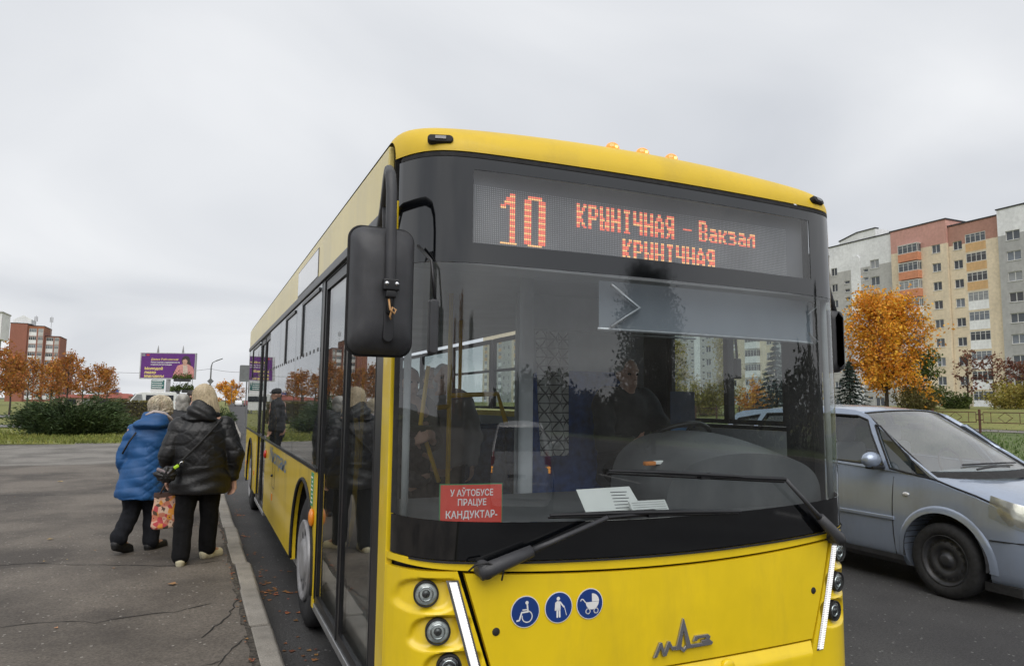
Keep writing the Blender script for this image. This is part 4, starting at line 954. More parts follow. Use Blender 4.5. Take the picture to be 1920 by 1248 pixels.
# ================================================================== ground
rng = random.Random(7); nr_ = np.random.default_rng(7)
def asphalt(name, c, spk, stain, coarse=90, bump=.35, big=.55, patch=None):
    m = bpy.data.materials.new(name); m.use_nodes = True; t = m.node_tree; b = t.nodes['Principled BSDF']; b.inputs['Roughness'].default_value = .82; b.inputs['Specular IOR Level'].default_value = .35
    tcn = N(t, 'ShaderNodeTexCoord'); src = tcn.outputs['Object']
    n1 = N(t, 'ShaderNodeTexNoise'); n1.inputs['Scale'].default_value = big; n1.inputs['Detail'].default_value = 9; n1.inputs['Roughness'].default_value = .62; t.links.new(src, n1.inputs['Vector'])
    r1 = N(t, 'ShaderNodeValToRGB'); e = r1.color_ramp.elements; e[0].position = .40; e[0].color = (*stain, 1); e[1].position = .58; e[1].color = (*c, 1); t.links.new(n1.outputs['Fac'], r1.inputs[0])
    n2 = N(t, 'ShaderNodeTexNoise'); n2.inputs['Scale'].default_value = coarse; n2.inputs['Detail'].default_value = 5; n2.inputs['Roughness'].default_value = .8; t.links.new(src, n2.inputs['Vector'])
    mr = N(t, 'ShaderNodeMapRange'); mr.inputs[1].default_value = .30; mr.inputs[2].default_value = .70; mr.inputs[3].default_value = .50; mr.inputs[4].default_value = 1.5; t.links.new(n2.outputs['Fac'], mr.inputs[0])
    sc = N(t, 'ShaderNodeVectorMath', operation='SCALE'); t.links.new(r1.outputs[0], sc.inputs[0]); t.links.new(mr.outputs[0], sc.inputs['Scale'])
    vo = N(t, 'ShaderNodeTexVoronoi'); vo.inputs['Scale'].default_value = coarse*.75; t.links.new(src, vo.inputs['Vector'])
    wn = N(t, 'ShaderNodeSeparateColor'); t.links.new(vo.outputs['Color'], wn.inputs[0])
    g1 = N(t, 'ShaderNodeMath', operation='GREATER_THAN'); g1.inputs[1].default_value = .965; t.links.new(wn.outputs[0], g1.inputs[0])
    g2 = N(t, 'ShaderNodeMath', operation='LESS_THAN'); g2.inputs[1].default_value = .34; t.links.new(vo.outputs['Distance'], g2.inputs[0])
    gm = N(t, 'ShaderNodeMath', operation='MULTIPLY'); t.links.new(g1.outputs[0], gm.inputs[0]); t.links.new(g2.outputs[0], gm.inputs[1])
    mm = N(t, 'ShaderNodeMix', data_type='RGBA'); t.links.new(gm.outputs[0], mm.inputs[0]); t.links.new(sc.outputs[0], mm.inputs[6]); mm.inputs[7].default_value = (*spk, 1)
    t.links.new(mm.outputs[2], b.inputs['Base Color'])
    bp = N(t, 'ShaderNodeBump'); bp.inputs['Strength'].default_value = bump; bp.inputs['Distance'].default_value = .008; t.links.new(n2.outputs['Fac'], bp.inputs['Height']); t.links.new(bp.outputs[0], b.inputs['Normal'])
    return m
m_walk = asphalt('footway_asphalt', (.146, .127, .107), (.29, .27, .24), (.066, .057, .049), 52)
m_old = asphalt('worn_footway_asphalt', (.20, .187, .168), (.30, .28, .26), (.12, .112, .10), 45, big=.8)
m_road = asphalt('road_asphalt', (.062, .061, .061), (.17, .17, .165), (.042, .041, .042), 55, bump=.7)
m_far = asphalt('side_road_asphalt', (.19, .185, .18), (.25, .25, .24), (.15, .15, .145), 30)
m_grass = mat('autumn_grass', (.19, .20, .05), rough=.9, vs=.8, col2=(.12, .135, .03), fine=.35, fs=9, bump=.6, bs=20, dirt=(.28, .20, .07), dirt_amt=.5)
m_grass_g = mat('green_grass', (.095, .135, .035), rough=.9, vs=.8, col2=(.06, .09, .022), fine=.35, fs=9, bump=.6, bs=20, dirt=(.22, .18, .06), dirt_amt=.3)
def structure(name, mb, m, smooth=False):
    o = mb.build(name, m, None, smooth=smooth, fix=False); o['kind'] = 'structure'; return o
def kerb_x(y):
    if y < 17: return .60-.0131*y
    if y < 36: t = (y-17)/19; t = t*t*(3-2*t); return .377*(1-t)+1.8*t
    return 1.8+(y-36)*.031
structure('ground', MB().quad((-1500, -600, -.06), (1500, -600, -.06), (1500, 2500, -.06), (-1500, 2500, -.06)), mat('rough_ground', (.085, .082, .045), rough=.95, var=.3, vs=.05))
ys = [-260, -80, -40, 0, 4, 8, 12, 17]+[17+19*i/10 for i in range(1, 11)]+[60, 100, 160, 240, 400, 700]
rd = MB()
for a, b in zip(ys, ys[1:]): rd.quad((kerb_x(max(a, 0)), a, 0), (22, a, 0), (22+max(0, b-60)*.031 if b > 60 else 22, b, 0), (kerb_x(max(b, 0)), b, 0))
structure('road', rd, m_road)
m_paint = mat('worn_road_paint', (.55, .55, .53), rough=.7, var=.2, vs=5, dirt=(.07, .07, .07), dirt_amt=.9)
lm = MB()
for i in range(14): lm.bb(9.2, 9.32, -30+i*9, -27+i*9, .001, .005)
structure('lane_marking', lm, m_paint)
# footway, older strip, grass
fw = MB()
for a, b in zip(ys, ys[1:]):
    if b > 18.9: 
        fw.quad((-45, a, .13), (kerb_x(max(a, 0))-.15, a, .13), (kerb_x(19)-.15, 18.9, .13), (-45, 18.9, .13)); break
    fw.quad((-45, a, .13), (kerb_x(max(a, 0))-.15, a, .13), (kerb_x(max(b, 0))-.15, b, .13), (-45, b, .13))
structure('footway', fw, m_walk)
def edge_noise(x): return .25*math.sin(x*1.3)+.15*math.sin(x*3.1+1)
ow = MB(); k = 60
for i in range(k):
    xa = -45+(kerb_x(23)-.1+45)*i/k; xb = -45+(kerb_x(23)-.1+45)*(i+1)/k
    ow.quad((xa, 18.9, .132), (xb, 18.9, .132), (xb, 27.6+edge_noise(xb), .132), (xa, 27.6+edge_noise(xa), .132))
structure('old_footway', ow, m_old)
gl_ = MB(); ny = [27.2]+[27.2+.9*i for i in range(1, 12)]+[40, 46, 56, 70, 100, 160, 300, 700]
for a, b in zip(ny, ny[1:]):
    for i in range(30):
        f0, f1 = i/30, (i+1)/30
        def gp(f, y): 
            xe = kerb_x(y)-.15; x = -120+(xe+120)*(1-(1-f)**3); return (x, y, .125+.03*math.sin(x*.7)*math.sin(y*.5)+.02)
        gl_.quad(gp(f0, a), gp(f1, a), gp(f1, b), gp(f0, b))
structure('verge', gl_, m_grass, True)
structure('footpath', MB().quad((-90, 43, .20), (-7.5, 41.5, .20), (-7.0, 45.5, .20), (-90, 49, .20)), m_far)
structure('side_road', MB().quad((-150, 66, .20), (-5.0, 62, .20), (-4, 70, .20), (-150, 77, .20)), m_far)
# far side: kerb, verge, path, bank
def bank_z(x):
    return lerp_tab([(22, .12), (24, .16), (40, .30), (45, .38), (58, 1.55), (75, 1.8), (104, 1.9), (400, 2.2)], x)
bk = MB(); bx = [22.2, 23, 25, 28, 32, 36, 40, 45, 48, 51, 54, 58, 62, 68, 75, 90, 104, 140, 220, 400]; by = list(range(-80, 140, 10))+[160, 200, 260, 340, 500, 700]
for a, b in zip(bx, bx[1:]):
    for c, d in zip(by, by[1:]):
        bk.quad((a, c, bank_z(a)), (b, c, bank_z(b)), (b, d, bank_z(b)), (a, d, bank_z(a)))
structure('grass_bank', bk, m_grass_g, True)
structure('far_footpath', MB().quad((41.2, -80, .345), (44.0, -80, .385), (44.0, 300, .385), (41.2, 300, .345)), m_old)
dry = MB()
bx2 = [44.2, 46, 48, 51, 54, 58, 63, 70, 80, 98]
for a, b in zip(bx2, bx2[1:]): dry.quad((a, -80, bank_z(a)+.03), (b, -80, bank_z(b)+.03), (b, 300, bank_z(b)+.03), (a, 300, bank_z(a)+.03))
structure('bank_slope', dry, m_grass, True)
m_kerb = mat('kerb_concrete', (.27, .25, .22), rough=.9, var=.12, vs=3, fine=.25, fs=120, bump=.5, bs=60, dirt=(.13, .12, .105), dirt_amt=.8)
kerb = bpy.data.objects.new('kerb', None); COL.objects.link(kerb); kerb['kind'] = 'structure'; INV['kerb'] = None
ks = MB(); ks.prism([(-.075, -.2), (.075, -.2), (.075, .105), (.05, .142), (-.075, .142)], lambda a, b, d: (a, d, b), .975)
km = ks.mesh('kerb_stone'); km.materials.append(m_kerb)
y = 2.2
while y < 60:
    dxdy = (kerb_x(y+1)-kerb_x(y)); o = bpy.data.objects.new('kerb_stone', km); COL.objects.link(o); o.parent = kerb
    o.location = (kerb_x(y)-.075+rng.uniform(-.009, .009), y, rng.uniform(-.008, .006)); o.rotation_euler = (rng.uniform(-.009, .009), rng.uniform(-.02, .02), -math.atan(dxdy)+rng.uniform(-.012, .012))
    bv = o.modifiers.new('b', 'BEVEL'); bv.width = .012; bv.segments = 2
    y += 1.0
fk = MB().bb(21.95, 22.2, -80, 300, -.1, .13); fk.build('far_kerb', m_kerb, None)['kind'] = 'structure'
# cracks in the footway: shallow dark ribbons of filler
m_tar = mat('crack_filler', (.022, .020, .018), rough=.9, var=.3, vs=20)
cr = MB()
def crack(P, w):
    pts = []
    for (a, b), (c, d) in zip(P, P[1:]):
        L = math.hypot(c-a, d-b); n = max(2, int(L/.07))
        for i in range(n): pts.append((a+(c-a)*i/n+rng.uniform(-.014, .014), b+(d-b)*i/n+rng.uniform(-.016, .016)))
    pts.append(P[-1]); prev = None
    for i, (a, b) in enumerate(pts):
        p = pts[max(0, i-1)]; q = pts[min(len(pts)-1, i+1)]; L = math.hypot(q[0]-p[0], q[1]-p[1]) or 1; k = w*rng.uniform(.15, .85)*(.4 if i in (0, len(pts)-1) else 1)
        nx, ny_ = -(q[1]-p[1])/L*k, (q[0]-p[0])/L*k; cur = ((a+nx, b+ny_, .1335), (a-nx, b-ny_, .1335))
        if prev: cr.quad(prev[0], prev[1], cur[1], cur[0])
        prev = cur
for P, w in (([(-6, 8.4), (-3, 8.0), (-1.58, 7.85), (-1.34, 7.87), (-.93, 7.64), (-.48, 7.43), (-.13, 7.27), (.28, 7.37)], .011), ([(-3, 5.7), (-1.14, 5.78), (-.93, 5.8), (-.73, 5.77), (-.57, 5.65), (-.39, 5.73), (-.08, 5.74), (.17, 5.88)], .010),
             ([(-8, 13.6), (-2.78, 13.38), (-2.47, 13.21), (-1.96, 13.11), (-1.61, 13.19), (-1.08, 13.23), (.3, 13.0)], .014), ([(-9, 18.9), (-3.39, 19.0), (-2.62, 19.2), (-1.7, 18.95), (.2, 18.9)], .02),
             ([(.09, 5.07), (.27, 5.55), (.37, 6.12)], .008), ([(-.13, 7.29), (.1, 7.69), (.36, 8.15)], .007), ([(.17, 4.51), (.31, 4.93), (.40, 5.01)], .007), ([(-2.2, 3.9), (-1.2, 4.3), (-.5, 4.25), (.2, 4.6)], .006),
             ([(-5, 16.5), (-3.5, 16.1), (-2, 16.4)], .012), ([(-4, 23), (-2, 22.6), (0, 23.2)], .02), ([(-9, 25), (-5, 24.4), (-3, 24.9)], .02)): crack(P, w)
o = cr.build('footway_cracks', m_tar, None, fix=False); o['kind'] = 'structure'
# joint between footway and kerb: strip of grit and dead leaves
jt = MB(); jy = [2.5+.25*i for i in range(100)]
for a, b in zip(jy, jy[1:]):
    if b > 26: break
    jt.quad((kerb_x(a)-.15-rng.uniform(.02, .06), a, .1345), (kerb_x(a)-.147, a, .1345), (kerb_x(b)-.147, b, .1345), (kerb_x(b)-.15-rng.uniform(.02, .06), b, .1345))
o = jt.build('kerb_joint', mat('grit', (.07, .06, .048), rough=.95, var=.5, vs=30), None, fix=False); o['kind'] = 'structure'
# fallen leaves
def leaf_cloud(name, pts, label, m):
    mb = MB()
    for (x, y, z, s) in pts:
        a = rng.uniform(0, 6.28); t = rng.uniform(-.5, .5); n = 6
        P = [(0, -1), (.55, -.35), (.95, .25), (.3, .35), (0, 1), (-.3, .35), (-.95, .25), (-.55, -.35)]; vs = []
        for (u, v) in P:
            xx = u*math.cos(a)-v*math.sin(a); yy = u*math.sin(a)+v*math.cos(a); vs.append((x+xx*s, y+yy*s, z+.004+abs(u)*s*.45*abs(t)+s*.12*rng.random()))
        mb.add(vs, [tuple(range(8))])
    o = mb.build(name, m, None, fix=False); setp(o, label, 'leaves', kind='stuff'); return o
m_leaf = mat('fallen_leaf', (.33, .12, .03), rough=.8, col2=(.16, .07, .03), vs=2, island=.5)
P = []
for (x, y, k) in ((.65, 6.55, 14), (.69, 6.45, 10), (.72, 5.82, 5), (.72, 4.9, 4), (.64, 5.0, 4), (.65, 7.3, 5), (.76, 7.28, 3), (.60, 10.97, 8), (.63, 6.84, 5), (.58, 9.3, 6), (.62, 8.2, 4)):
    for i in range(k): P.append((x+rng.gauss(0, .05), y+rng.gauss(0, .09), .0, rng.uniform(.010, .03)))
for i in range(60): P.append((rng.uniform(.50, .74), rng.uniform(3.5, 14), 0, rng.uniform(.006, .018)))
for i in range(120): y = rng.uniform(3.2, 18); P.append((kerb_x(y)-.16-abs(rng.gauss(0, .03)), y, .134, rng.uniform(.006, .016)))
leaf_cloud('gutter_leaves', P, 'brown autumn leaves gathered in the gutter along the kerb', m_leaf)
P = [(-.13, 6.56, .132, .045), (-1.4, 9.08, .132, .04), (-2.25, 15.16, .132, .06)]
for i in range(70): P.append((rng.uniform(-5, .2), rng.uniform(4, 18), .132, rng.uniform(.008, .022)))
leaf_cloud('footway_leaves', P, 'scattered small leaves lying on the grey asphalt footway', mat('pale_leaf', (.42, .27, .10), rough=.8, col2=(.22, .13, .06), vs=2, island=.5))
P = [(rng.uniform(-16, 1), rng.uniform(27.6, 60), .17, rng.uniform(.04, .09)) for i in range(500)]
leaf_cloud('verge_leaves', P, 'pale autumn leaves scattered over the grass verge', mat('pale_leaf', (.42, .27, .10)))
# grass blades on verge edges and bank
def blades(name, label, n, fx, m, h):
    v = np.zeros((n*3, 3)); 
    for i in range(n):
        x, y, z = fx(); a = rng.uniform(0, 6.28); s = h*rng.uniform(.5, 1.2); w = s*.22; dx_, dy_ = math.cos(a)*w, math.sin(a)*w
        v[3*i] = (x-dx_, y-dy_, z); v[3*i+1] = (x+dx_, y+dy_, z); v[3*i+2] = (x+rng.gauss(0, .4)*s, y+rng.gauss(0, .4)*s, z+s)
    me = bpy.data.meshes.new(name); me.from_pydata(v.tolist(), [], [(3*i, 3*i+1, 3*i+2) for i in range(n)])
    o = link(name, me, m); setp(o, label, 'grass', kind='stuff')
m_blade = mat('grass_blade', (.24, .25, .06), rough=.8, col2=(.14, .17, .035), vs=.6, island=.4, transl=.3)
m_blade_g = mat('grass_blade_green', (.10, .165, .035), rough=.8, col2=(.07, .115, .025), vs=.6, island=.35, transl=.3)
def f1():
    y = 27.4+abs(rng.gauss(0, 7)); x = rng.uniform(-14, min(kerb_x(y)-.2, 3)); return x, y, .14
blades('verge_grass', 'short yellowing grass blades on the left verge', 16000, f1, m_blade, .12)
def f2(): 
    x = 22.4+abs(rng.gauss(0, 9)); return x, rng.uniform(2, 60), bank_z(x)
blades('bank_grass', 'short green grass blades on the far verge', 14000, f2, m_blade_g, .13)
# ================================================================== trees and shrubs
m_bark = mat('bark', (.075, .060, .048), rough=.95, var=.3, vs=8, bump=.8, bs=25)
m_bark_l = mat('birch_bark', (.42, .41, .38), rough=.9, col2=(.10, .09, .08), vs=9)
def leafmat(n, a, b, tr=.35): return mat(n, a, rough=.75, col2=b, vs=.55, island=.38, transl=tr)
lm_orange = leafmat('orange_leaves', (.80, .43, .045), (.60, .26, .028))
lm_rust = leafmat('rust_leaves', (.50, .22, .045), (.32, .125, .03))
lm_green = leafmat('green_leaves', (.11, .15, .03), (.05, .08, .02))
lm_olive = leafmat('olive_leaves', (.19, .16, .045), (.09, .085, .03))
lm_yel = leafmat('yellow_leaves', (.40, .33, .06), (.22, .19, .05))
lm_red = leafmat('dark_red_leaves', (.24, .10, .06), (.14, .06, .045))
lm_dark = leafmat('dark_leaves', (.050, .058, .030), (.022, .028, .016), .15)
lm_spruce = leafmat('spruce_needles', (.030, .052, .036), (.016, .028, .02), .1)
lm_blue = leafmat('blue_spruce_needles', (.085, .12, .12), (.04, .06, .06), .1)
lm_jun = leafmat('juniper_needles', (.065, .10, .03), (.028, .050, .016), .15)
def leaves_mesh(pts, size, rs, up=.3, aspect=.6):
    """one small two-triangle leaf per point, tilted at random"""
    n = len(pts); P = np.array(pts); d = rs.normal(size=(n, 3)); d /= np.linalg.norm(d, axis=1)[:, None]
    e = rs.normal(size=(n, 3)); e -= d*np.sum(e*d, axis=1)[:, None]; e /= np.linalg.norm(e, axis=1)[:, None]
    s = size*rs.uniform(.55, 1.25, n)[:, None]; a = d*s; b = e*s*aspect
    V = np.concatenate([P-a, P+b, P+a, P-b], axis=1).reshape(-1, 3)
    return V.tolist(), [(4*i, 4*i+1, 4*i+2, 4*i+3) for i in range(n)]
def skeleton(h, trunk_h, cr, rs, nb, up=.55, r0=None, wig=.12):
    """trunk and limb polylines with radii; returns twig tips"""
    r0 = r0 or h*.018; br = []; tips = []
    tr = [(0, 0, -.15)]; x = y = 0
    for i in range(1, 9):
        x += rs.normal()*wig*.25*h/9; y += rs.normal()*wig*.25*h/9; tr.append((x, y, h*.94*i/8))
    br.append((tr, [r0*1.25]+[r0*(1-.86*i/8) for i in range(1, 9)]))
    for k in range(nb):
        f = trunk_h/h + (1-trunk_h/h)*(k+.3)/nb*.92; z = h*.94*f; i = min(7, int(f*8)); t = f*8-i
        p = np.array(tr[i])*(1-t)+np.array(tr[min(8, i+1)])*t; a = k*2.4+rs.normal()*.35
        q = (f-trunk_h/h)/(1-trunk_h/h); L = cr(q)*rs.uniform(.75, 1.05); dirv = np.array([math.cos(a), math.sin(a), up*(.5+q)])
        pts = [p]; 
        for j in range(1, 6):
            p = p+dirv/np.linalg.norm(dirv)*L/5; dirv = dirv+rs.normal(size=3)*.16+np.array([0, 0, .06]); pts.append(p)
        rb = r0*.42*(1-.55*q); br.append((pts, [rb*(1-.17*j) for j in range(6)]))
        for j in range(2, 6):
            for _ in range(3):
                d2 = dirv/np.linalg.norm(dirv)*.4+rs.normal(size=3)*.75+np.array([0, 0, .2]); d2 /= np.linalg.norm(d2); e = pts[j]+d2*L*rs.uniform(.22, .45)
                br.append(([pts[j], (pts[j]+e)/2+rs.normal(size=3)*.04*L, e], [rb*.35, rb*.22, rb*.09])); tips.append((pts[j], e))
        tips.append((pts[2], pts[5]))
    return br, tips
def make_tree(name, label, cat, loc, h, trunk_h, cr, nb, leaf, nleaf, ls, bark=None, seed=1, spread=.35, up=.55, group=None, fall=None):
    rs = np.random.default_rng(seed); br, tips = skeleton(h, trunk_h, cr, rs, nb, up)
    root = thing(name, label, cat, loc, group, world=False, rz=rs.uniform(0, 6))
    tb = MB()
    for i, (p, r) in enumerate(br): tb.tube(p, list(r), 6 if i < nb+1 else 4, caps=False)
    tb.build('trunk', bark or m_bark, root, smooth=True, fix=False)
    pts = []
    T = len(tips)
    for i in range(nleaf):
        a, b = tips[rs.integers(T)]; t = rs.uniform(.15, 1.1); pts.append(np.array(a)*(1-t)+np.array(b)*t+rs.normal(size=3)*spread*h*.07)
    V, F = leaves_mesh(pts, ls, rs); me = bpy.data.meshes.new('crown'); me.from_pydata(V, [], F); link('crown', me, leaf, root)
    return root
def put_copy(o, loc, label, s=1.0, rz=0.0):
    c = copy_tree(o); c.location = loc; c.scale = (s, s, s*.97); c.rotation_euler = (0, 0, rz); c['label'] = label; return c
broad = lambda R_: (lambda q: R_*(.55+.9*q-1.35*q*q+.02) if q < .99 else R_*.15)
ovalf = lambda R_: (lambda q: R_*math.sqrt(max(.03, 1-(2*q-.75)**2/1.6)))
# the big orange maple
make_tree('maple_tree', 'large bright orange maple in front of the cream apartment block', 'tree', (52.5, 41.3, 1.15), 9.6, 1.6, ovalf(3.55), 32, lm_orange, 17000, .135, seed=3, spread=.55, up=.8)
# rust coloured row on the left
t0 = make_tree('street_tree', 'nearest rust-leaved street tree, cut by the left picture edge', 'tree', (-13.4, 60.5, .14), 5.0, 1.5, ovalf(1.7), 16, lm_rust, 1700, .12, seed=11, spread=.5, up=.9, group='rust-leaved street trees')
t1 = make_tree('street_tree', 'second rust-leaved street tree from the left picture edge, slender trunk', 'tree', (-14.3, 69.7, .14), 4.9, 1.6, ovalf(1.5), 15, lm_rust, 1400, .12, seed=12, spread=.5, up=1.0, group='rust-leaved street trees')
row = [(-14.7, 78.6), (-14.4, 87.2), (-14.0, 95.8), (-13.8, 106.6), (-13.8, 119.7), (-14.1, 135.2)]
ords = ['third', 'fourth', 'fifth', 'sixth', 'seventh', 'eighth']
for i, (x, y) in enumerate(row):
    put_copy((t0, t1)[i % 2], (x+rng.uniform(-.4, .4), y, .14), f'{ords[i]} rust-leaved street tree from the left in the row', (1.0, 1.05, 1.3, 1.12, 1.25, 1.35)[i], i*1.3)
make_tree('far_tree', 'distant orange tree beside the far end of the road', 'tree', (6.2, 205, 0), 6.0, .6, ovalf(3.2), 14, lm_orange, 1800, .26, seed=21, spread=.6)
put = make_tree('far_tree', 'distant bare grey-orange tree right behind the road end', 'tree', (9.5, 225, 0), 6.5, .6, ovalf(3.0), 14, lm_rust, 900, .26, seed=22, spread=.6)
# bank: shrubs and small trees before the apartment block
make_tree('rowan_tree', 'thin rowan tree with sparse dark red leaves before the balconies', 'tree', (59.9, 39.2, 1.5), 4.9, 1.4, ovalf(1.5), 12, lm_red, 280, .15, seed=31, spread=.4, up=1.2)
make_tree('rowan_tree', 'second sparse red-leaved rowan, beside the yellow shrub', 'tree', (64.0, 39.6, 1.6), 4.6, 1.3, ovalf(1.6), 12, lm_red, 280, .15, seed=32, spread=.4, up=1.1)
make_tree('rowan_tree', 'dark red rowan cut by the right picture edge', 'tree', (74.3, 43.4, 1.7), 4.6, 1.2, ovalf(2.0), 12, lm_red, 900, .17, seed=33, spread=.5)
make_tree('green_tree', 'small green tree right of the orange maple', 'tree', (58.6, 42.3, 1.45), 5.2, .5, ovalf(2.0), 16, lm_green, 3200, .13, seed=34, spread=.6)
def shrub(name, label, loc, rx, ry, h, leaf, n, ls, seed, group=None):
    rs = np.random.default_rng(seed); root = thing(name, label, 'shrub', loc, group, world=False)
    st = MB(); pts = []
    K = 22
    for k in range(K):
        a = rs.uniform(0, 6.28); q = math.sqrt(rs.uniform(0, 1)); e = np.array([math.cos(a)*q*rx, math.sin(a)*q*ry, h*(1-.45*q*q)*rs.uniform(.75, 1.08)]); b = e*np.array([.25, .25, 0])
        st.tube([b-np.array([0, 0, .1]), b*.5+e*.5+rs.normal(size=3)*.05, e], [.025, .015, .006], 4, caps=False)
        for i in range(n//K):
            t = rs.uniform(.2, 1.05); pts.append(b*(1-t)+e*t+rs.normal(size=3)*np.array([rx, ry, h])*.11)
    st.build('stems', m_bark, root, fix=False); V, F = leaves_mesh(pts, ls, rs); me = bpy.data.meshes.new('foliage'); me.from_pydata(V, [], F); link('foliage', me, leaf, root)
    return root
shrub('garden_shrub', 'olive brown shrub at the foot of the orange maple', (53.6, 39.5, 1.15), 2.0, 1.6, 2.2, lm_olive, 2600, .11, 41)
shrub('garden_shrub', 'dark green rounded shrub between the green tree and the rowan', (58.8, 39.7, 1.5), 1.6, 1.4, 1.5, lm_green, 2400, .10, 42)
shrub('garden_shrub', 'greyish brown shrub under the small green tree', (56.8, 41.0, 1.4), 1.7, 1.4, 1.9, lm_olive, 2200, .11, 43)
shrub('garden_shrub', 'large yellow-green shrub at the right picture edge', (62.6, 37.2, 1.55), 2.7, 2.2, 2.3, lm_yel, 4200, .11, 44)
shrub('garden_shrub', 'yellowing shrub seen through the bus cab window', (47.0, 58.0, .7), 2.6, 2.2, 3.6, lm_yel, 3800, .13, 45)
shrub('garden_shrub', 'orange-tinted shrub seen through the bus cab window', (49.5, 53.5, .8), 2.0, 2.0, 3.0, lm_orange, 2600, .13, 46)
for (x, y, h, s, lab) in ((47.8, 55.5, 9.5, 51, 'yellow birch seen through the bus cab window, taller one'), (45.8, 60.5, 8.0, 52, 'yellow birch seen through the bus cab window, shorter one'), (48.0, 44.6, 10.5, 53, 'thin yellow-brown birch seen through the bus windscreen corner')):
    make_tree('birch_tree', lab, 'tree', (x, y, .7), h, 1.2, ovalf(1.6), 18, lm_yel, 2800, .12, bark=m_bark_l, seed=s, spread=.5, up=1.1)
def spruce(name, label, loc, h, R_, leaf, n, seed):
    rs = np.random.default_rng(seed); root = thing(name, label, 'tree', loc, None, world=False)
    MB().tube([(0, 0, -.2), (0, 0, h*.5), (0, 0, h)], [h*.022, h*.013, .01], 7).build('trunk', m_bark, root, smooth=True)
    V = []; F = []; lev = 16
    for k in range(n):
        q = rs.uniform(0, 1)**1.2; l = round(q*lev)/lev; a = rs.integers(9)*.698+l*37+rs.normal()*.16; L = R_*(1.02-l)*rs.uniform(.15, 1.0)
        z = h*(.06+.92*l)-L*.28+rs.normal()*.05; p = np.array([math.cos(a)*L, math.sin(a)*L, z]); d = np.array([math.cos(a+rs.normal()*.5), math.sin(a+rs.normal()*.5), -.25+rs.normal()*.2]); s = h*.035*rs.uniform(.6, 1.3)
        e = np.cross(d, [0, 0, 1]); e /= np.linalg.norm(e)+1e-6; e += np.array([0, 0, rs.normal()*.5]); i = len(V); V += [tuple(p-d*s*.3+e*s*.28), tuple(p-d*s*.3-e*s*.28), tuple(p+d*s*1.2)]; F.append((i, i+1, i+2))
    me = bpy.data.meshes.new('crown'); me.from_pydata(V, [], F); link('crown', me, leaf, root); return root
spruce('spruce_tree', 'dark spruce showing low beside the bus road-side mirror', (42.4, 36.2, .3), 4.6, 2.4, lm_spruce, 5000, 61)
spruce('spruce_tree', 'blue-grey spruce seen through the bus cab window', (41.6, 42.4, .35), 6.4, 2.3, lm_blue, 5500, 62)
# juniper bed left of the women
def juniper(label, loc, rx, ry, h, n, seed):
    rs = np.random.default_rng(seed); root = thing('juniper_bush', label, 'bush', loc, None, world=False); V = []; F = []; st = MB()
    for k in range(46):
        a = rs.uniform(0, 6.28); q = math.sqrt(rs.uniform(.02, 1)); e = np.array([math.cos(a)*q*rx, math.sin(a)*q*ry, h*math.sqrt(max(.05, 1-q*q*.92))*rs.uniform(.72, 1.06)]); b = e*np.array([.45, .45, 0])
        st.tube([b, b*.4+e*.6, e], [.02, .014, .005], 4, caps=False); dv = e-b; dv /= np.linalg.norm(dv); out = np.array([math.cos(a), math.sin(a), .15])
        for i in range(n//46):
            t = rs.uniform(.05, 1.0)**.7; p = b*(1-t)+e*t+rs.normal(size=3)*np.array([rx, ry, h])*.085
            d = out*.75+dv*.35+rs.normal(size=3)*.35; d /= np.linalg.norm(d); s = rs.uniform(.09, .2); w = np.cross(d, rs.normal(size=3)); w /= np.linalg.norm(w)
            if p[2] < .02: p[2] = .05
            i0 = len(V); V += [tuple(p-w*s*.16), tuple(p+w*s*.16), tuple(p+d*s)]; F.append((i0, i0+1, i0+2))
    st.build('stems', m_bark, root, fix=False); me = bpy.data.meshes.new('foliage'); me.from_pydata(V, [], F); link('foliage', me, lm_jun, root)
juniper('wide dark green juniper bush on the verge left of the walking women', (-4.72, 33.9, .1), 2.25, 1.7, 1.62, 30000, 71)
juniper('small dark green juniper at the verge right of the black coat', (1.05, 47.5, .1), 1.1, 1.0, 1.2, 4000, 72)
def hedge(label, loc, lx, ly, h, seed):
    rs = np.random.default_rng(seed); root = thing('clipped_hedge', label, 'hedge', loc, None, world=False); pts = []
    for i in range(3500):
        p = np.array([rs.uniform(-lx/2, lx/2), rs.uniform(-ly/2, ly/2), rs.uniform(.05, h)]); 
        if abs(p[0]) < lx/2-.15 and abs(p[1]) < ly/2-.15 and p[2] < h-.15 and rs.random() < .6: continue
        pts.append(p)
    V, F = leaves_mesh(pts, .07, rs); me = bpy.data.meshes.new('foliage'); me.from_pydata(V, [], F); link('foliage', me, lm_olive, root)
    MB().bb(-lx/2+.12, lx/2-.12, -ly/2+.12, ly/2-.12, 0, h-.12).build('inner_twigs', mat('twig_mass', (.05, .045, .03), rough=1, var=.4, vs=14), root)
hedge('low clipped brownish hedge behind the blue coat', (-3.6, 47.5, .1), 2.6, 1.0, 1.45, 73)
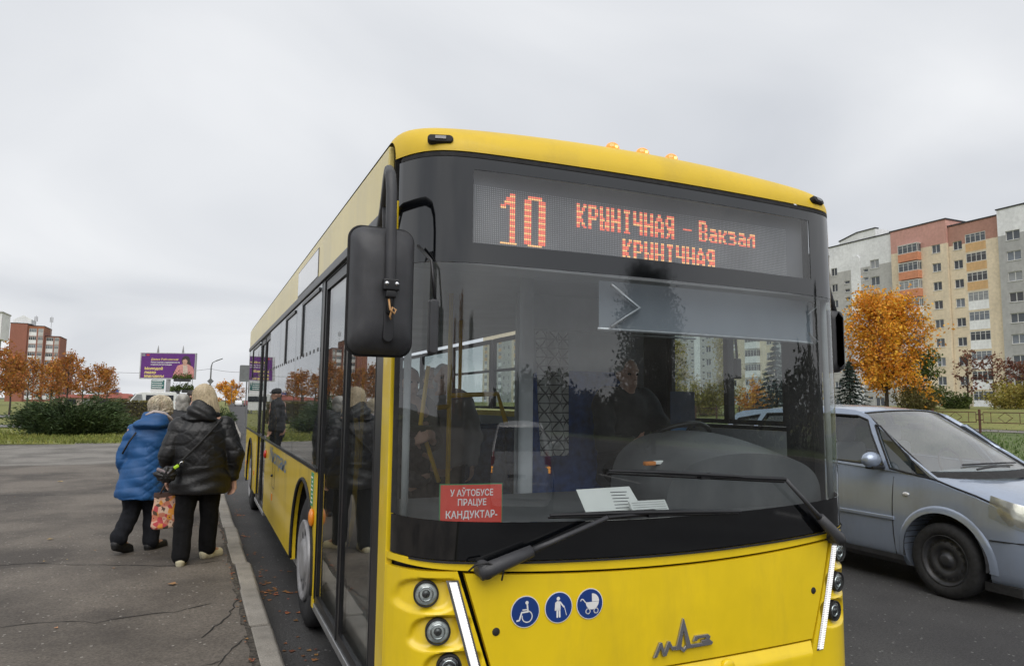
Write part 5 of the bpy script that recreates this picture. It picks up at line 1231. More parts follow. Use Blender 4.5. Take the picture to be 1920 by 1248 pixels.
# behind the photographer: what the windscreen mirrors
make_tree('roadside_tree', 'dark leafy tree behind the photographer, seen mirrored in the middle of the windscreen', 'tree', (17.0, -19.5, 0), 7.7, .7, ovalf(2.6), 30, lm_dark, 17000, .10, seed=81, spread=.6, up=1.0)
def poplar(loc, h, seed, lab): make_tree('poplar_tree', lab, 'tree', loc, h, .8, ovalf(.95), 20, lm_dark, 3600, .12, seed=seed, spread=.35, up=2.4)
poplar((33, -13, 0), 9.0, 82, 'narrow dark poplar mirrored at the right windscreen corner')
poplar((41, -22, 0), 9.5, 83, 'second narrow poplar mirrored near the right windscreen corner')
for i, (x, y, h) in enumerate(((-1.5, -34, 8.5), (4.5, -46, 9), (-7, -40, 8))):
    put_lab = ['middle', 'farther', 'nearer'][i]
    make_tree('roadside_tree', f'{put_lab} brown tree behind the photographer, mirrored in the left of the windscreen', 'tree', (x, y, .1), h, 1.4, ovalf(2.2), 16, lm_rust if i != 1 else lm_dark, 3000, .15, seed=90+i, spread=.5, up=1.2)

# wood belt added behind the photographer to darken the windscreen reflection
rs = np.random.default_rng(99); pts = []
for i in range(26000):
    x = rs.uniform(-70, 130); hh = 6.0+2.2*math.sin(x*.21)+1.3*math.sin(x*.77+1)+rs.normal()*.5; pts.append((x, -95+rs.normal()*2.2, abs(rs.uniform(0, 1))**.8*hh))
V_, F_ = leaves_mesh(pts, .55, rs); me = bpy.data.meshes.new('added_dark_wood'); me.from_pydata(V_, [], F_); o = link('added_dark_wood', me, lm_dark); setp(o, 'dark wood added behind the photographer to darken the windscreen reflection', 'wood', kind='stuff')

rs = np.random.default_rng(98); pts = []  # thicket added out of view to keep the green bank out of the reflection
for i in range(26000):
    y = -8-abs(rs.uniform(0, 1))*100; hh = 2.9+.9*math.sin(y*.33)+.6*math.sin(y*.91+1)+rs.normal()*.35; pts.append((27+rs.normal()*.9, y, abs(rs.uniform(0, 1))**.8*hh+.1))
V_, F_ = leaves_mesh(pts, .22, rs); me = bpy.data.meshes.new('added_dark_thicket'); me.from_pydata(V_, [], F_); o = link('added_dark_thicket', me, lm_dark); setp(o, 'dark thicket added along the far road edge to darken the windscreen reflection', 'thicket', kind='stuff')
# ================================================================== buildings
m_pane = bpy.data.materials.new('window_pane'); m_pane.use_nodes = True
t = m_pane.node_tree; b = t.nodes['Principled BSDF']; b.inputs['Roughness'].default_value = .08
oi = N(t, 'ShaderNodeObjectInfo'); rp = N(t, 'ShaderNodeValToRGB'); rp.color_ramp.interpolation = 'CONSTANT'
e = rp.color_ramp.elements; e[0].color = (.035, .04, .05, 1); e[1].position = .35; e[1].color = (.075, .085, .10, 1)
for p_, c_ in ((.6, (.16, .18, .21)), (.82, (.26, .27, .28)), (.93, (.05, .05, .055))): q = e.new(p_); q.color = (*c_, 1)
t.links.new(oi.outputs['Random'], rp.inputs[0])
nz = N(t, 'ShaderNodeTexNoise'); nz.inputs['Scale'].default_value = 1.7; tcn = N(t, 'ShaderNodeTexCoord'); t.links.new(tcn.outputs['Object'], nz.inputs['Vector'])
sc_ = N(t, 'ShaderNodeMapRange'); sc_.inputs[3].default_value = .6; sc_.inputs[4].default_value = 1.4; t.links.new(nz.outputs['Fac'], sc_.inputs[0])
vm = N(t, 'ShaderNodeVectorMath', operation='SCALE'); t.links.new(rp.outputs[0], vm.inputs[0]); t.links.new(sc_.outputs[0], vm.inputs['Scale']); t.links.new(vm.outputs[0], b.inputs['Base Color'])
m_wframe = mat('window_frame_white', (.66, .66, .64), rough=.5, var=.05)
m_tar_roof = mat('roof_flashing', (.03, .03, .035), rough=.6)
def wallmat(n, c): return mat(n, c, rough=.9, var=.05, vs=.35, fine=.09, fs=2.5, bump=.25, bs=3, dirt=tuple(k*.72 for k in c), dirt_amt=.4)
w_cream = wallmat('cream_wall', (.74, .63, .47)); w_pink = wallmat('pink_wall', (.58, .32, .27)); w_terra = wallmat('terracotta_wall', (.43, .235, .185)); w_grey = wallmat('grey_wall', (.42, .42, .415)); w_lgrey = wallmat('light_grey_wall', (.47, .465, .45))
w_white = wallmat('white_wall', (.80, .81, .82)); w_ora = wallmat('orange_balcony', (.60, .26, .15)); w_ochre = wallmat('ochre_balcony', (.62, .40, .20)); w_brick = wallmat('red_brick_wall', (.30, .125, .09))
_um = {}
def window_unit(w, h, mull=1):
    k = (round(w, 2), round(h, 2), mull)
    if k in _um: return _um[k]
    f = MB(); a = .075
    f.bb(-w/2, w/2, .10, .18, -h/2, -h/2+a); f.bb(-w/2, w/2, .10, .18, h/2-a, h/2); f.bb(-w/2, -w/2+a, .10, .18, -h/2+a, h/2-a); f.bb(w/2-a, w/2, .10, .18, -h/2+a, h/2-a)
    for i in range(mull): x = -w/2+w*(i+1)/(mull+1); f.bb(x-.045, x+.045, .105, .175, -h/2+a, h/2-a)
    f.bb(-w/2-.06, w/2+.06, -.07, .12, -h/2-.06, -h/2-.001)
    p = MB().quad((-w/2+.05, .15, -h/2+.05), (w/2-.05, .15, -h/2+.05), (w/2-.05, .15, h/2-.05), (-w/2+.05, .15, h/2-.05))
    fm, pm = f.mesh('window'), p.mesh('pane'); fm.materials.append(m_wframe); pm.materials.append(m_pane); _um[k] = (fm, pm); return _um[k]
_bm = {}
def balcony_unit(w, pj, col, n=4):
    k = (w, pj, col.name, n)
    if k in _bm: return _bm[k]
    pa = MB(); pa.bb(-w/2, w/2, -pj, -pj+.10, -1.28, -.12)
    if pj > .3: pa.bb(-w/2, -w/2+.1, -pj+.1, .1, -1.28, -.12); pa.bb(w/2-.1, w/2, -pj+.1, .1, -1.28, -.12)
    pa.bb(-w/2-.03, w/2+.03, -pj-.04, .15, -1.40, -1.285)
    fr = MB(); y0, y1 = -pj+.01, -pj+.08
    fr.bb(-w/2, w/2, y0, y1, -.12, -.03); fr.bb(-w/2, w/2, y0, y1, 1.17, 1.27)
    for i in range(n+1): x = -w/2+.04+(w-.08)*i/n; fr.bb(x-.04, x+.04, y0, y1, -.03, 1.17)
    fr.bb(-w/2, w/2, y0+.01, y1-.01, .86, .90)
    if pj > .3:
        for sx in (-1, 1):
            xa, xb = sorted((sx*(w/2-.01), sx*(w/2-.08))); fr.bb(xa, xb, -pj+.08, .1, -.12, -.03); fr.bb(xa, xb, -pj+.08, .1, 1.17, 1.27); fr.bb(xa, xb, -pj/2-.03, -pj/2+.03, -.03, 1.17)
        fr.bb(-w/2-.04, w/2+.04, -pj-.05, .1, 1.272, 1.35)
    pn = MB()
    for i in range(n):
        x0 = -w/2+.07+(w-.14)*i/n; x1 = -w/2+.07+(w-.14)*(i+1)/n; pn.quad((x0, -pj+.05, -.03), (x1, -pj+.05, -.03), (x1, -pj+.05, 1.17), (x0, -pj+.05, 1.17))
    if pj > .3:
        for sx in (-1, 1): x = sx*(w/2-.045); pn.quad((x, -pj+.06, -.03), (x, .1, -.03), (x, .1, 1.17), (x, -pj+.06, 1.17))
    ms = [a.mesh(nm) for a, nm in ((pa, 'balcony'), (fr, 'balcony_frame'), (pn, 'balcony_pane'))]
    for me, m in zip(ms, (col, m_wframe, m_pane)): me.materials.append(m)
    _bm[k] = ms; return ms
def facade_obj(root, name, me, fr, s, z, parent=None):
    o = bpy.data.objects.new(name, me); COL.objects.link(o)
    if parent is not None: o.parent = parent; return o
    o.parent = root; o.matrix_parent_inverse = INV[root.name]
    if fr[0] == 'X': o.location = (fr[1], s, z); o.rotation_euler = (0, 0, -math.pi/2)
    else: o.location = (s, fr[1], z)
    return o
def fmap(fr, s, d, z): return (fr[1]+d, s, z) if fr[0] == 'X' else (s, fr[1]+d, z)
ROWS = [2.55+2.93*i for i in range(9)]
def segment(root, fr, s0, s1, z0, ztop, zsplit, mtop, mlow, cols, depth=12.0, gable=None):
    """one stretch of wall with window/balcony columns; cols: (kind, s, w, h, rows, extra)"""
    holes = []
    for c in cols:
        kind, s, w, h, rows = c[:5]
        if kind in ('win', 'stair'):
            for z in rows: holes.append((s-w/2, s+w/2, z-h/2, z+h/2))
        elif kind == 'logg':
            for z in rows: holes.append((s-w/2, s+w/2, z-1.28, z+1.27))
    ss = sorted({s0, s1, *[h[0] for h in holes], *[h[1] for h in holes]}); zs = sorted({z0, zsplit, ztop, *[h[2] for h in holes], *[h[3] for h in holes]})
    lo, hi = MB(), MB()
    for a, b_ in zip(ss, ss[1:]):
        for c, d in zip(zs, zs[1:]):
            ms, mz = (a+b_)/2, (c+d)/2
            if any(h[0] < ms < h[1] and h[2] < mz < h[3] for h in holes): continue
            (hi if mz > zsplit else lo).quad(fmap(fr, a, 0, c), fmap(fr, b_, 0, c), fmap(fr, b_, 0, d), fmap(fr, a, 0, d))
    for h in holes:
        for (p, q, r_, s_) in (((h[0], h[2]), (h[1], h[2]), 0, 0), ((h[1], h[2]), (h[1], h[3]), 0, 0), ((h[1], h[3]), (h[0], h[3]), 0, 0), ((h[0], h[3]), (h[0], h[2]), 0, 0)):
            dd = .2 if h[3]-h[2] < 2 else .35
            lo.quad(fmap(fr, p[0], 0, p[1]), fmap(fr, q[0], 0, q[1]), fmap(fr, q[0], dd, q[1]), fmap(fr, p[0], dd, p[1]))
    for (a) in (s0, s1):
        lo.quad(fmap(fr, a, 0, z0), fmap(fr, a, depth, z0), fmap(fr, a, depth, zsplit), fmap(fr, a, 0, zsplit)); hi.quad(fmap(fr, a, 0, zsplit), fmap(fr, a, depth, zsplit), fmap(fr, a, depth, ztop), fmap(fr, a, 0, ztop))
    lo.quad(fmap(fr, s0, depth, z0), fmap(fr, s1, depth, z0), fmap(fr, s1, depth, ztop), fmap(fr, s0, depth, ztop))
    lo.build('wall', mlow, root, fix=False); hi.build('upper_wall', mtop, root, fix=False)
    rf = MB(); A = fmap(fr, s0-.12, -.12, ztop); B = fmap(fr, s1+.12, depth, ztop+.18)
    rf.bb(min(A[0], B[0]), max(A[0], B[0]), min(A[1], B[1]), max(A[1], B[1]), ztop+.001, ztop+.18); rf.build('roof_edge', m_tar_roof, root)
    if gable:
        a, b_, h_ = gable; g = MB()
        g.prism([(a, ztop+.19), (b_, ztop+.19), (b_, ztop+h_*.45), ((a+b_)/2, ztop+h_), (a, ztop+h_*1.02)], lambda s, z, d: fmap(fr, s, -.01+d, z), depth*.5); g.build('roof_gable', mtop, root)
        g = MB(); P = [(b_+.1, ztop+h_*.45), ((a+b_)/2, ztop+h_), (a-.1, ztop+h_*1.02)]
        for (p, q) in zip(P, P[1:]):
            g.prism([p, q, (q[0], q[1]+.16), (p[0], p[1]+.16)], lambda s, z, d: fmap(fr, s, -.15+d, z), .9)
        g.build('gable_flashing', m_tar_roof, root)
    for c in cols:
        kind, s, w, h, rows = c[:5]
        for i, z in enumerate(rows):
            if kind == 'win' or kind == 'stair':
                fm, pm = window_unit(w, h, 1 if kind == 'win' else 0); o = facade_obj(root, 'window', fm, fr, s, z); facade_obj(root, 'pane', pm, fr, s, z, o)
            else:
                col = c[5] if i >= c[7] else c[6]
                ms = balcony_unit(w, .9 if kind == 'balc' else -.02, col, 4); o = facade_obj(root, 'balcony', ms[0], fr, s, z); facade_obj(root, 'balcony_frame', ms[1], fr, s, z, o); facade_obj(root, 'balcony_pane', ms[2], fr, s, z, o)
apt = thing('apartment_block', 'cream and grey nine-storey apartment block with orange and white balconies behind the maple', 'building', (104, 70, 1.9))
FX = ('X', 104.0)
def seg_A(y0, flip=1, top=30.0): segment(apt, ('X', 103.4), y0, y0+13, .5, top, 26.2, w_white, w_grey, [('win', y0+11.0, 1.9, 1.35, ROWS), ('win', y0+7.2, 1.5, 1.35, ROWS), ('win', y0+3.0, 1.5, 1.35, ROWS)])
def seg_B(y0): segment(apt, ('X', 104.0), y0, y0+7.6, .5, 29.4, 26.3, w_terra, w_cream, [('win', y0+6.25, 1.40, 1.32, [z+.25 for z in ROWS]), ('logg', y0+3.55, 3.0, 2.5, [z+.35 for z in ROWS], w_ochre, w_white, 6)])
def seg_C(y0): segment(apt, ('X', 103.6), y0, y0+9.5, .5, 30.6, 26.9, w_pink, w_cream, [('win', y0+1.75, 1.40, 1.32, [z+.3 for z in ROWS]), ('balc', y0+5.9, 3.4, 2.5, [z+.45 for z in ROWS], w_ora, w_white, 6)])
def seg_D(y0):
    segment(apt, ('X', 104.2), y0, y0+13, .5, 30.6, 25.8, w_white, w_lgrey, [('win', y0+3.6, 1.7, 1.5, ROWS), ('stair', y0+5.4, .95, .55, [3.2+1.465*i for i in range(16)]), ('stair', y0+9.3, 1.1, .55, [3.2+1.465*i for i in range(15)]), ('win', y0+12.0, 1.3, 1.4, ROWS)], gable=(y0+3.2, y0+10.6, 1.5))
    st = MB().bb(104.05, 104.19, y0+6.4, y0+8.3, .6, 27.2); st.lathe([(0, 0), (.95, 0), (.95, .14), (0, .14)], 24, Matrix.Translation((104.06, y0+7.35, 27.19)) @ Matrix.Rotation(R(90), 4, 'Y')); st.build('stair_pilaster', w_white, apt)
    MB().bb(104.08, 104.195, y0+4.8, y0+6.38, .6, 25.79).build('stair_wall_strip', w_white, apt) if False else None
seg_A(49.2); seg_B(62.25); seg_C(69.9); seg_D(79.45)
seg_A(92.5, top=29.0); seg_C(105.6); seg_B(115.2); seg_D(122.9); seg_A(136, top=29.4); seg_B(149.1); seg_C(156.8)
# second block farther along, seen through the bus windows
ap2 = thing('apartment_block', 'pale yellow far apartment block seen through the bus interior windows', 'building', (104, 240, 1.9))
for i in range(6):
    y0 = 185+i*15.0; segment(ap2, ('X', 108.0), y0, y0+15, .5, 29, 26, w_cream, w_cream if i % 2 else w_lgrey, [('win', y0+3, 1.6, 1.4, ROWS), ('win', y0+7.5, 1.6, 1.4, ROWS), ('logg', y0+11.5, 3.0, 2.5, [z+.35 for z in ROWS], w_ochre, w_white, 6)])
# brick tower far left
br_ = thing('brick_apartment_tower', 'dark red brick apartment tower with white loggias beyond the rust-leaved trees', 'building', (-56, 305, 0))
RB = [3.0+2.85*i for i in range(9)]
segment(br_, ('Y', 300.0), -63.3, -58.2, 0, 28.0, 27.0, w_brick, w_brick, [], 14)
segment(br_, ('Y', 301.0), -58.2, -53.2, 0, 27.4, 25.6, mat('orange_brick', (.33, .14, .08), rough=.9, var=.1, vs=.5), w_brick, [('logg', -56.6, 2.3, 2.4, [z-.6 for z in RB], w_white, w_white, 9), ('logg', -54.2, 1.6, 2.4, [z-.6 for z in RB], w_lgrey, w_lgrey, 9)], 14)
segment(br_, ('Y', 303.0), -53.2, -48.4, 0, 24.0, 22.4, w_brick, w_brick, [('logg', -51.6, 2.2, 2.4, [z-.6 for z in RB[:8]], w_white, w_white, 9), ('logg', -49.4, 1.4, 2.4, [z-.6 for z in RB[:8]], w_lgrey, w_lgrey, 9)], 14)
segment(br_, ('Y', 309.0), -48.4, -45.8, 0, 16.7, 16, w_brick, w_brick, [('win', -47.2, 1.2, 1.4, RB[:5])], 10)
MB().prism([(-63, 28.2), (-57.5, 28.2), (-57.5, 29.8), (-60, 31.2), (-63, 29.4)], lambda a, b_, d: (a, 302+d, b_), 8).build('lift_house', w_white, br_)
for x in (-56.3, -51.5):
    a_ = MB().tube([(x, 303, 24), (x, 303, 31.5)], .06, 5)
    for k in range(3): a_.bb(x-.5+.4*k, x-.3+.4*k, 302.9, 303.1, 29.2, 31)
    a_.build('mobile_antenna', mat('antenna_grey', (.3, .3, .31), rough=.6), br_)
# white building cut by the left edge
wb_ = thing('white_office', 'white building with overhanging upper floor cut by the left picture edge', 'building', (-40, 155, 0))
MB().bb(-60, -33.0, 150, 156, 11.9, 16.6).build('upper_floor', w_white, wb_); MB().bb(-60, -34.0, 151.5, 155.5, 0, 11.88).build('lower_wall', w_lgrey, wb_); MB().bb(-60, -32.9, 149.8, 156.2, 16.6, 16.8).build('roof_edge', w_lgrey, wb_)
for k in range(4):
    fm, pm = window_unit(2.2, 1.5, 1); o = facade_obj(wb_, 'window', fm, ('Y', 151.30), -36.2, 2.2+2.7*k); facade_obj(wb_, 'pane', pm, None, 0, 0, o)
# low shops with red roofs
sp = thing('low_shop', 'low shop with pale red roof beyond the juniper bush', 'building', (-18, 172, 0))
m_redroof = mat('pale_red_roof', (.45, .15, .13), rough=.7, var=.1, vs=.5)
MB().bb(-26, -13.5, 170, 180, 0, 1.7).build('wall', wallmat('shop_wall', (.45, .35, .30)), sp)
MB().prism([(-27, 1.7), (-13, 1.7), (-14.2, 2.7), (-16, 2.7), (-16.4, 3.0), (-17.4, 3.0), (-18, 2.5), (-26, 2.3)], lambda a, b_, d: (a, 169.6+d, b_), 11).build('roof', m_redroof, sp)
MB().bb(-17.2, -15.8, 169.3, 169.5, 2.95, 3.5).build('shop_sign', mat('blue_board', (.04, .10, .32), rough=.5), sp)
for x in (-24.5, -21.5, -18.5, -15.3): MB().bb(x-.9, x+.9, 169.9, 169.99, .3, 1.4).build('shop_window', m_pane, sp)
s2 = thing('low_shop', 'small brick kiosk right of the red-roofed shop', 'building', (-9, 160, 0))
MB().bb(-13, -7, 158, 163, 0, 2.1).build('wall', wallmat('kiosk_wall', (.42, .25, .20)), s2); MB().bb(-13.2, -6.8, 157.7, 163.2, 2.1, 2.35).build('roof', m_redroof, s2); MB().bb(-12, -10, 157.9, 157.99, .3, 1.6).build('shop_window', m_pane, s2)
# billboard
bb_ = thing('billboard', 'purple billboard with yellow lettering and woman in pink jacket on a grey column', 'billboard', (-3.45, 85.7, 0))
u_ = Vector((5.57, -2.45, 0)).normalized(); n_ = Vector((u_.y, -u_.x, 0)); 
if n_.y > 0: n_ = -n_
bo = Vector((-3.48, 85.7, 5.26)); 
def BP(a, b_, d=0): p = bo+u_*a+n_*d; return (p.x, p.y, p.z+b_)
W2_, H2_ = 3.04, 1.44
MB().prism([(-W2_, -H2_), (W2_, -H2_), (W2_, H2_), (-W2_, H2_)], lambda a, b_, d: BP(a, b_, .0-d), .35).build('panel_frame', mat('billboard_frame', (.45, .45, .46), rough=.5), bb_)
po = MB().quad(BP(-W2_+.12, -H2_+.12, .01), BP(W2_-.08, -H2_+.12, .01), BP(W2_-.08, H2_-.08, .01), BP(-W2_+.12, H2_-.08, .01)).build('poster', mat('purple_print', (.115, .022, .19), rough=.6, var=.06), bb_, fix=False)
yl = MB(); wt = MB(); m_ylp = mat('yellow_print', (.75, .60, .22), rough=.6)
text(yl, 'Диана Рабчевская', lambda a, b_: BP(-1.85+a, .62+b_, .02), .30, 'LEFT', width=3.0, bold=.02)
text(wt, 'Регистратор недвижимости', lambda a, b_: BP(-1.85+a, .33+b_, .02), .2, 'LEFT', width=3.15, bold=.02); text(wt, 'отдела регистрации', lambda a, b_: BP(-1.85+a, .08+b_, .02), .2, 'LEFT', width=2.3, bold=.02)
yl.build('printed_name', m_ylp, po, fix=False); yl = MB()
for i, (s_, w_) in enumerate((('Молодой', 2.0), ('лидер', 1.3), ('Минщины', 2.15))): text(MB(), s_, lambda a, b_: BP(-2.5+a, -.42-.41*i+b_, .02), .38, 'LEFT', width=w_, bold=.04).build('printed_line', m_ylp, po, fix=False)
wt.build('white_lettering', m_white, po, fix=False)
def flat(name, pts, m, d): MB().add([BP(a, b_, d) for a, b_ in pts], [tuple(range(len(pts)))]).build(name, m, po, fix=False)
ell = lambda cx, cy, rx, ry, n=20: [(cx+rx*math.cos(2*math.pi*i/n), cy+ry*math.sin(2*math.pi*i/n)) for i in range(n)]
flat('logo_patch', [(-2.85, 1.05), (-2.5, 1.05), (-2.5, 1.3), (-2.85, 1.3)], mat('grey_print', (.25, .25, .26)), .018); flat('logo_oval', ell(-2.2, 1.18, .2, .1), mat('red_print', (.5, .05, .05)), .018)
flat('printed_hair', ell(1.98, .62, .46, .52)+[(2.4, -.1), (2.6, -.15), (2.55, .4)][:0], mat('dark_hair_print', (.05, .035, .035)), .016); flat('printed_hair', ell(2.3, .12, .27, .5), mat('dark_hair_print', (.05, .035, .035)), .017)
flat('printed_jacket', [(.55, -1.32), (.75, -.75), (1.1, .05), (1.65, .22), (2.25, .22), (2.8, -.1), (2.95, -.5), (2.95, -1.32)], mat('pink_print', (.62, .28, .26)), .019)
flat('printed_shirt', [(1.7, .2), (2.15, .2), (2.3, -.9), (1.75, -.9)], mat('pale_print', (.60, .50, .42)), .021); flat('printed_face', ell(1.90, .52, .27, .36), mat('face_print', (.55, .33, .25)), .023); flat('printed_neck', [(1.76, .3), (2.06, .3), (2.12, .05), (1.74, .05)], mat('face_print', (.55, .33, .25)), .022)
flat('printed_hair', [(1.62, .82), (1.9, .95), (2.2, .82), (2.17, .62), (1.95, .78), (1.66, .66)], mat('dark_hair_print', (.05, .035, .035)), .025)
p_ = MB(); c0 = BP(.05, 0, -.3); p_.bb(c0[0]-.22, c0[0]+.22, c0[1]-.22, c0[1]+.22, 0, 3.8); p_.build('column', mat('column_grey', (.33, .33, .34), rough=.6), bb_)
for a in (-1.2, 1.55):
    q = BP(a, H2_, -.15); MB().tube([q, (q[0], q[1], q[2]+.35), (q[0], q[1], q[2]+.8)], [.14, .10, .02], 6).build('roof_finial', mat('antenna_grey', (.3, .3, .31)), bb_)
ib = thing('information_board', 'green and white information board on two posts under the billboard', 'sign board', (-4.3, 86.0, 0))
MB().bb(-5.0, -3.65, 85.6, 85.7, 1.9, 3.75).build('board', m_white, ib); MB().bb(-4.95, -3.70, 85.57, 85.595, 2.75, 3.7).build('green_field', mat('teal_print', (.02, .13, .12), rough=.5), ib)
l_ = MB()
for i in range(4): l_.bb(-4.9, -3.9+.1*(i % 2), 85.55, 85.565, 2.85+.23*i, 2.93+.23*i)
l_.build('print_lines', m_white, ib)
for x in (-4.8, -3.9): MB().tube([(x, 85.65, 0), (x, 85.65, 1.9)], .05, 6).build('post', m_alu, ib)
# tiered planter right of the column
pl_ = thing('tiered_planter', 'metal planter stand with two tiers of green plants under the billboard', 'planter', (-2.0, 84.2, 0))
for x in (-2.8, -2.1, -1.3, -.9): MB().tube([(x, 84.2, 0), (x, 84.2, 3.9 if x > -2.5 else 3.2)], .04, 6).build('pole', m_alu, pl_)
for (x0, x1, z) in ((-2.75, -1.05, 3.55), (-1.9, -.85, 2.35), (-2.9, -2.1, 2.2)):
    MB().bb(x0, x1, 83.9, 84.5, z, z+.3).build('trough', m_plastic, pl_, bevel=.03); rs = np.random.default_rng(int(z*100))
    pts = [np.array([rs.uniform(x0-.1, x1+.1), 84.2+rs.normal()*.25, z+.3+abs(rs.normal())*.3]) for i in range(350)]; V, F = leaves_mesh(pts, .12, rs); me = bpy.data.meshes.new('plants'); me.from_pydata(V, [], F); link('plants', me, lm_green, pl_)
# white van half hidden behind the hedge
vn = thing('white_van', 'white van with dark side windows parked behind the hedge', 'van', (-4.8, 83.5, 0))
vp = MB(); prof = [(-7.1, .5), (-7.1, 1.2), (-6.75, 1.35), (-6.1, 2.2), (-5.6, 2.36), (-2.4, 2.38), (-2.3, 2.2), (-2.3, .5)]
vp.prism(prof, lambda a, b_, d: (a, 82.6+d, b_), 1.9); vp.build('body', mat('van_white', (.7, .71, .72), rough=.3, coat=.5, var=.04), vn, bevel=.06, seg=3)
MB().prism([(-6.55, 1.4), (-6.05, 2.08), (-5.6, 2.12), (-5.45, 1.4)], lambda a, b_, d: (a, 82.56+d, b_), .03).build('cab_window', m_pane, vn); MB().prism([(-6.8, 1.42), (-6.2, 2.16), (-6.15, 2.14), (-6.7, 1.4)], lambda a, b_, d: (a-.03, 82.75+d, b_), 1.6).build('windscreen', m_pane, vn)
MB().bb(-5.2, -2.6, 82.57, 82.59, 1.45, 2.05).build('side_window', m_pane, vn)
for x in (-6.3, -3.2): MB().lathe([(0, 0), (.33, 0), (.33, .22), (0, .22)], 24, Matrix.Translation((x, 82.55, .33)) @ Matrix.Rotation(R(-90), 4, 'X')).build('wheel', m_rubber, vn, smooth=False)
# far traffic
for (x, y, c, lab) in ((9.4, 203, 'van_white', 'tiny white van far up the road'), (11.0, 190, 'red_far_car', 'tiny dark red car far up the road')):
    fc = thing('far_vehicle', lab, 'car', (x, y, 0), 'far traffic')
    MB().prism([(-2, .3), (-2, .9), (-1.2, 1.0), (-.7, 1.5), (1.3, 1.5), (1.9, 1.0), (2, .3)], lambda a, b_, d: (x-.85+d, y+a, b_), 1.7).build('body', mat(c, (.25, .02, .02), rough=.3), fc, bevel=.08)
    MB().prism([(-.65, 1.02), (-.6, 1.42), (1.2, 1.42), (1.5, 1.02)], lambda a, b_, d: (x-.87+d, y+a, b_), 1.74).build('windows', m_pane, fc); MB().bb(x-.7, x+.7, y-.74, y-.70+.02, 1.0, 1.42).build('windscreen', m_pane, fc)
    for (a, s_) in ((-1.3, -1), (1.3, -1), (-1.3, 1), (1.3, 1)): MB().lathe([(0, 0), (.32, 0), (.32, .2), (0, .2)], 16, Matrix.Translation((x+s_*.86-(.2 if s_ > 0 else 0), y+a, .32)) @ Matrix.Rotation(R(90), 4, 'Y')).build('wheel', m_rubber, fc)
# street lamp with wires, road sign, fence
lp = thing('street_lamp', 'grey street lamp with bent arm and diamond sign beyond the women', 'street lamp', (1.35, 124, 0))
m_pole = mat('pole_grey', (.17, .175, .18), rough=.6, metal=.3)
MB().tube([(1.35, 124, 0), (1.35, 124, 6.9), (1.5, 124, 7.6), (2.0, 123.8, 7.9)], [.14, .10, .07, .06], 8).build('pole', m_pole, lp, smooth=True); MB().tube([(2.0, 123.8, 7.9), (3.0, 123.4, 8.3)], [.09, .07], 8).build('lamp_head', m_pole, lp)
MB().prism([(0, -.55), (.5, 0), (0, .55), (-.5, 0)], lambda a, b_, d: (1.35+a, 123.8+d, 4.6+b_), .05).build('diamond_sign', m_pole, lp)
ln_ = thing('street_lamp', 'thin far street lamp pole above the road end', 'street lamp', (6.4, 170, 0)); MB().tube([(6.4, 170, 0), (6.4, 170, 4.4)], .08, 6).build('pole', m_pole, ln_); MB().ball((6.4, 170, 4.5), .22).build('lamp_head', m_pole, ln_)
def wire(a, b_, sag, lab):
    a, b_ = Vector(a), Vector(b_); o = MB().tube([a.lerp(b_, i/14)-Vector((0, 0, sag*4*(i/14)*(1-i/14))) for i in range(15)], .022, 4).build('overhead_wire', m_rubber, None); setp(o, lab, 'wire', 'overhead wires')
wire((1.35, 124, 6.6), (13, 88, 7.2), 1.2, 'dark overhead wire running right from the street lamp'); wire((1.35, 124, 6.6), (-28, 124, 8.0), 1.6, 'thin overhead wire running left from the street lamp'); wire((1.35, 124, 3.9), (16, 118, 3.6), .3, 'lower overhead wire right of the street lamp')
sg_ = thing('road_sign', 'grey back of a rectangular road sign beside the bus rear', 'road sign', (1.5, 35.3, .13))
MB().prism(rr(1.62, 2.30, 2.50, 3.28, .06, 4), lambda a, b_, d: (a, 35.3+d, b_), .02).build('plate', mat('sign_back_grey', (.16, .17, .17), rough=.55), sg_); MB().tube([(1.96, 35.34, 0), (1.96, 35.34, 3.2)], .03, 8).build('post', m_pole, sg_)
fn = thing('metal_fence', 'low rusty brown metal fence with diamond panels along the far footpath', 'fence', (40, 30, .3)); m_rust = mat('rusty_metal', (.13, .055, .035), rough=.85, col2=(.075, .035, .025), vs=6)
def fence_panel():
    P = []; post = MB().box((0, 0, .62), (.09, .09, 1.36)).mesh('post')
    f = MB(); f.tube([(0, .2, .58), (0, 2.55, .58), (0, 2.55, 1.14), (0, .2, 1.14), (0, .2, .58)], .025, 5); r = f.mesh('frame')
    d = MB(); d.tube([(0, 1.0, .86), (0, 1.375, 1.14), (0, 1.75, .86), (0, 1.375, .58), (0, 1.0, .86)], .018, 5); d.tube([(0, .62, .58), (0, .62, 1.14)], .018, 5); d.tube([(0, 2.13, .58), (0, 2.13, 1.14)], .018, 5); dm = d.mesh('diamond')
    c = MB(); c.box((0, .09, 1.02), (.05, .2, .05)); c.box((0, .09, .72), (.05, .2, .05)); c.box((0, 2.65, 1.02), (.05, .2, .05)); c.box((0, 2.65, .72), (.05, .2, .05)); cm = c.mesh('bracket')
    for m_ in (post, r, dm, cm): m_.materials.append(m_rust)
    return post, r, dm, cm
ms = fence_panel()
for i in range(22):
    pn = None
    for nm, me in zip(('post', 'frame', 'diamond', 'bracket'), ms):
        o = bpy.data.objects.new(nm, me); COL.objects.link(o)
        if nm in ('diamond', 'bracket'): o.parent = pn
        else: o.parent = fn; o.location = (0, -19.0+i*2.75-1.9+.0, 0.0); pn = o
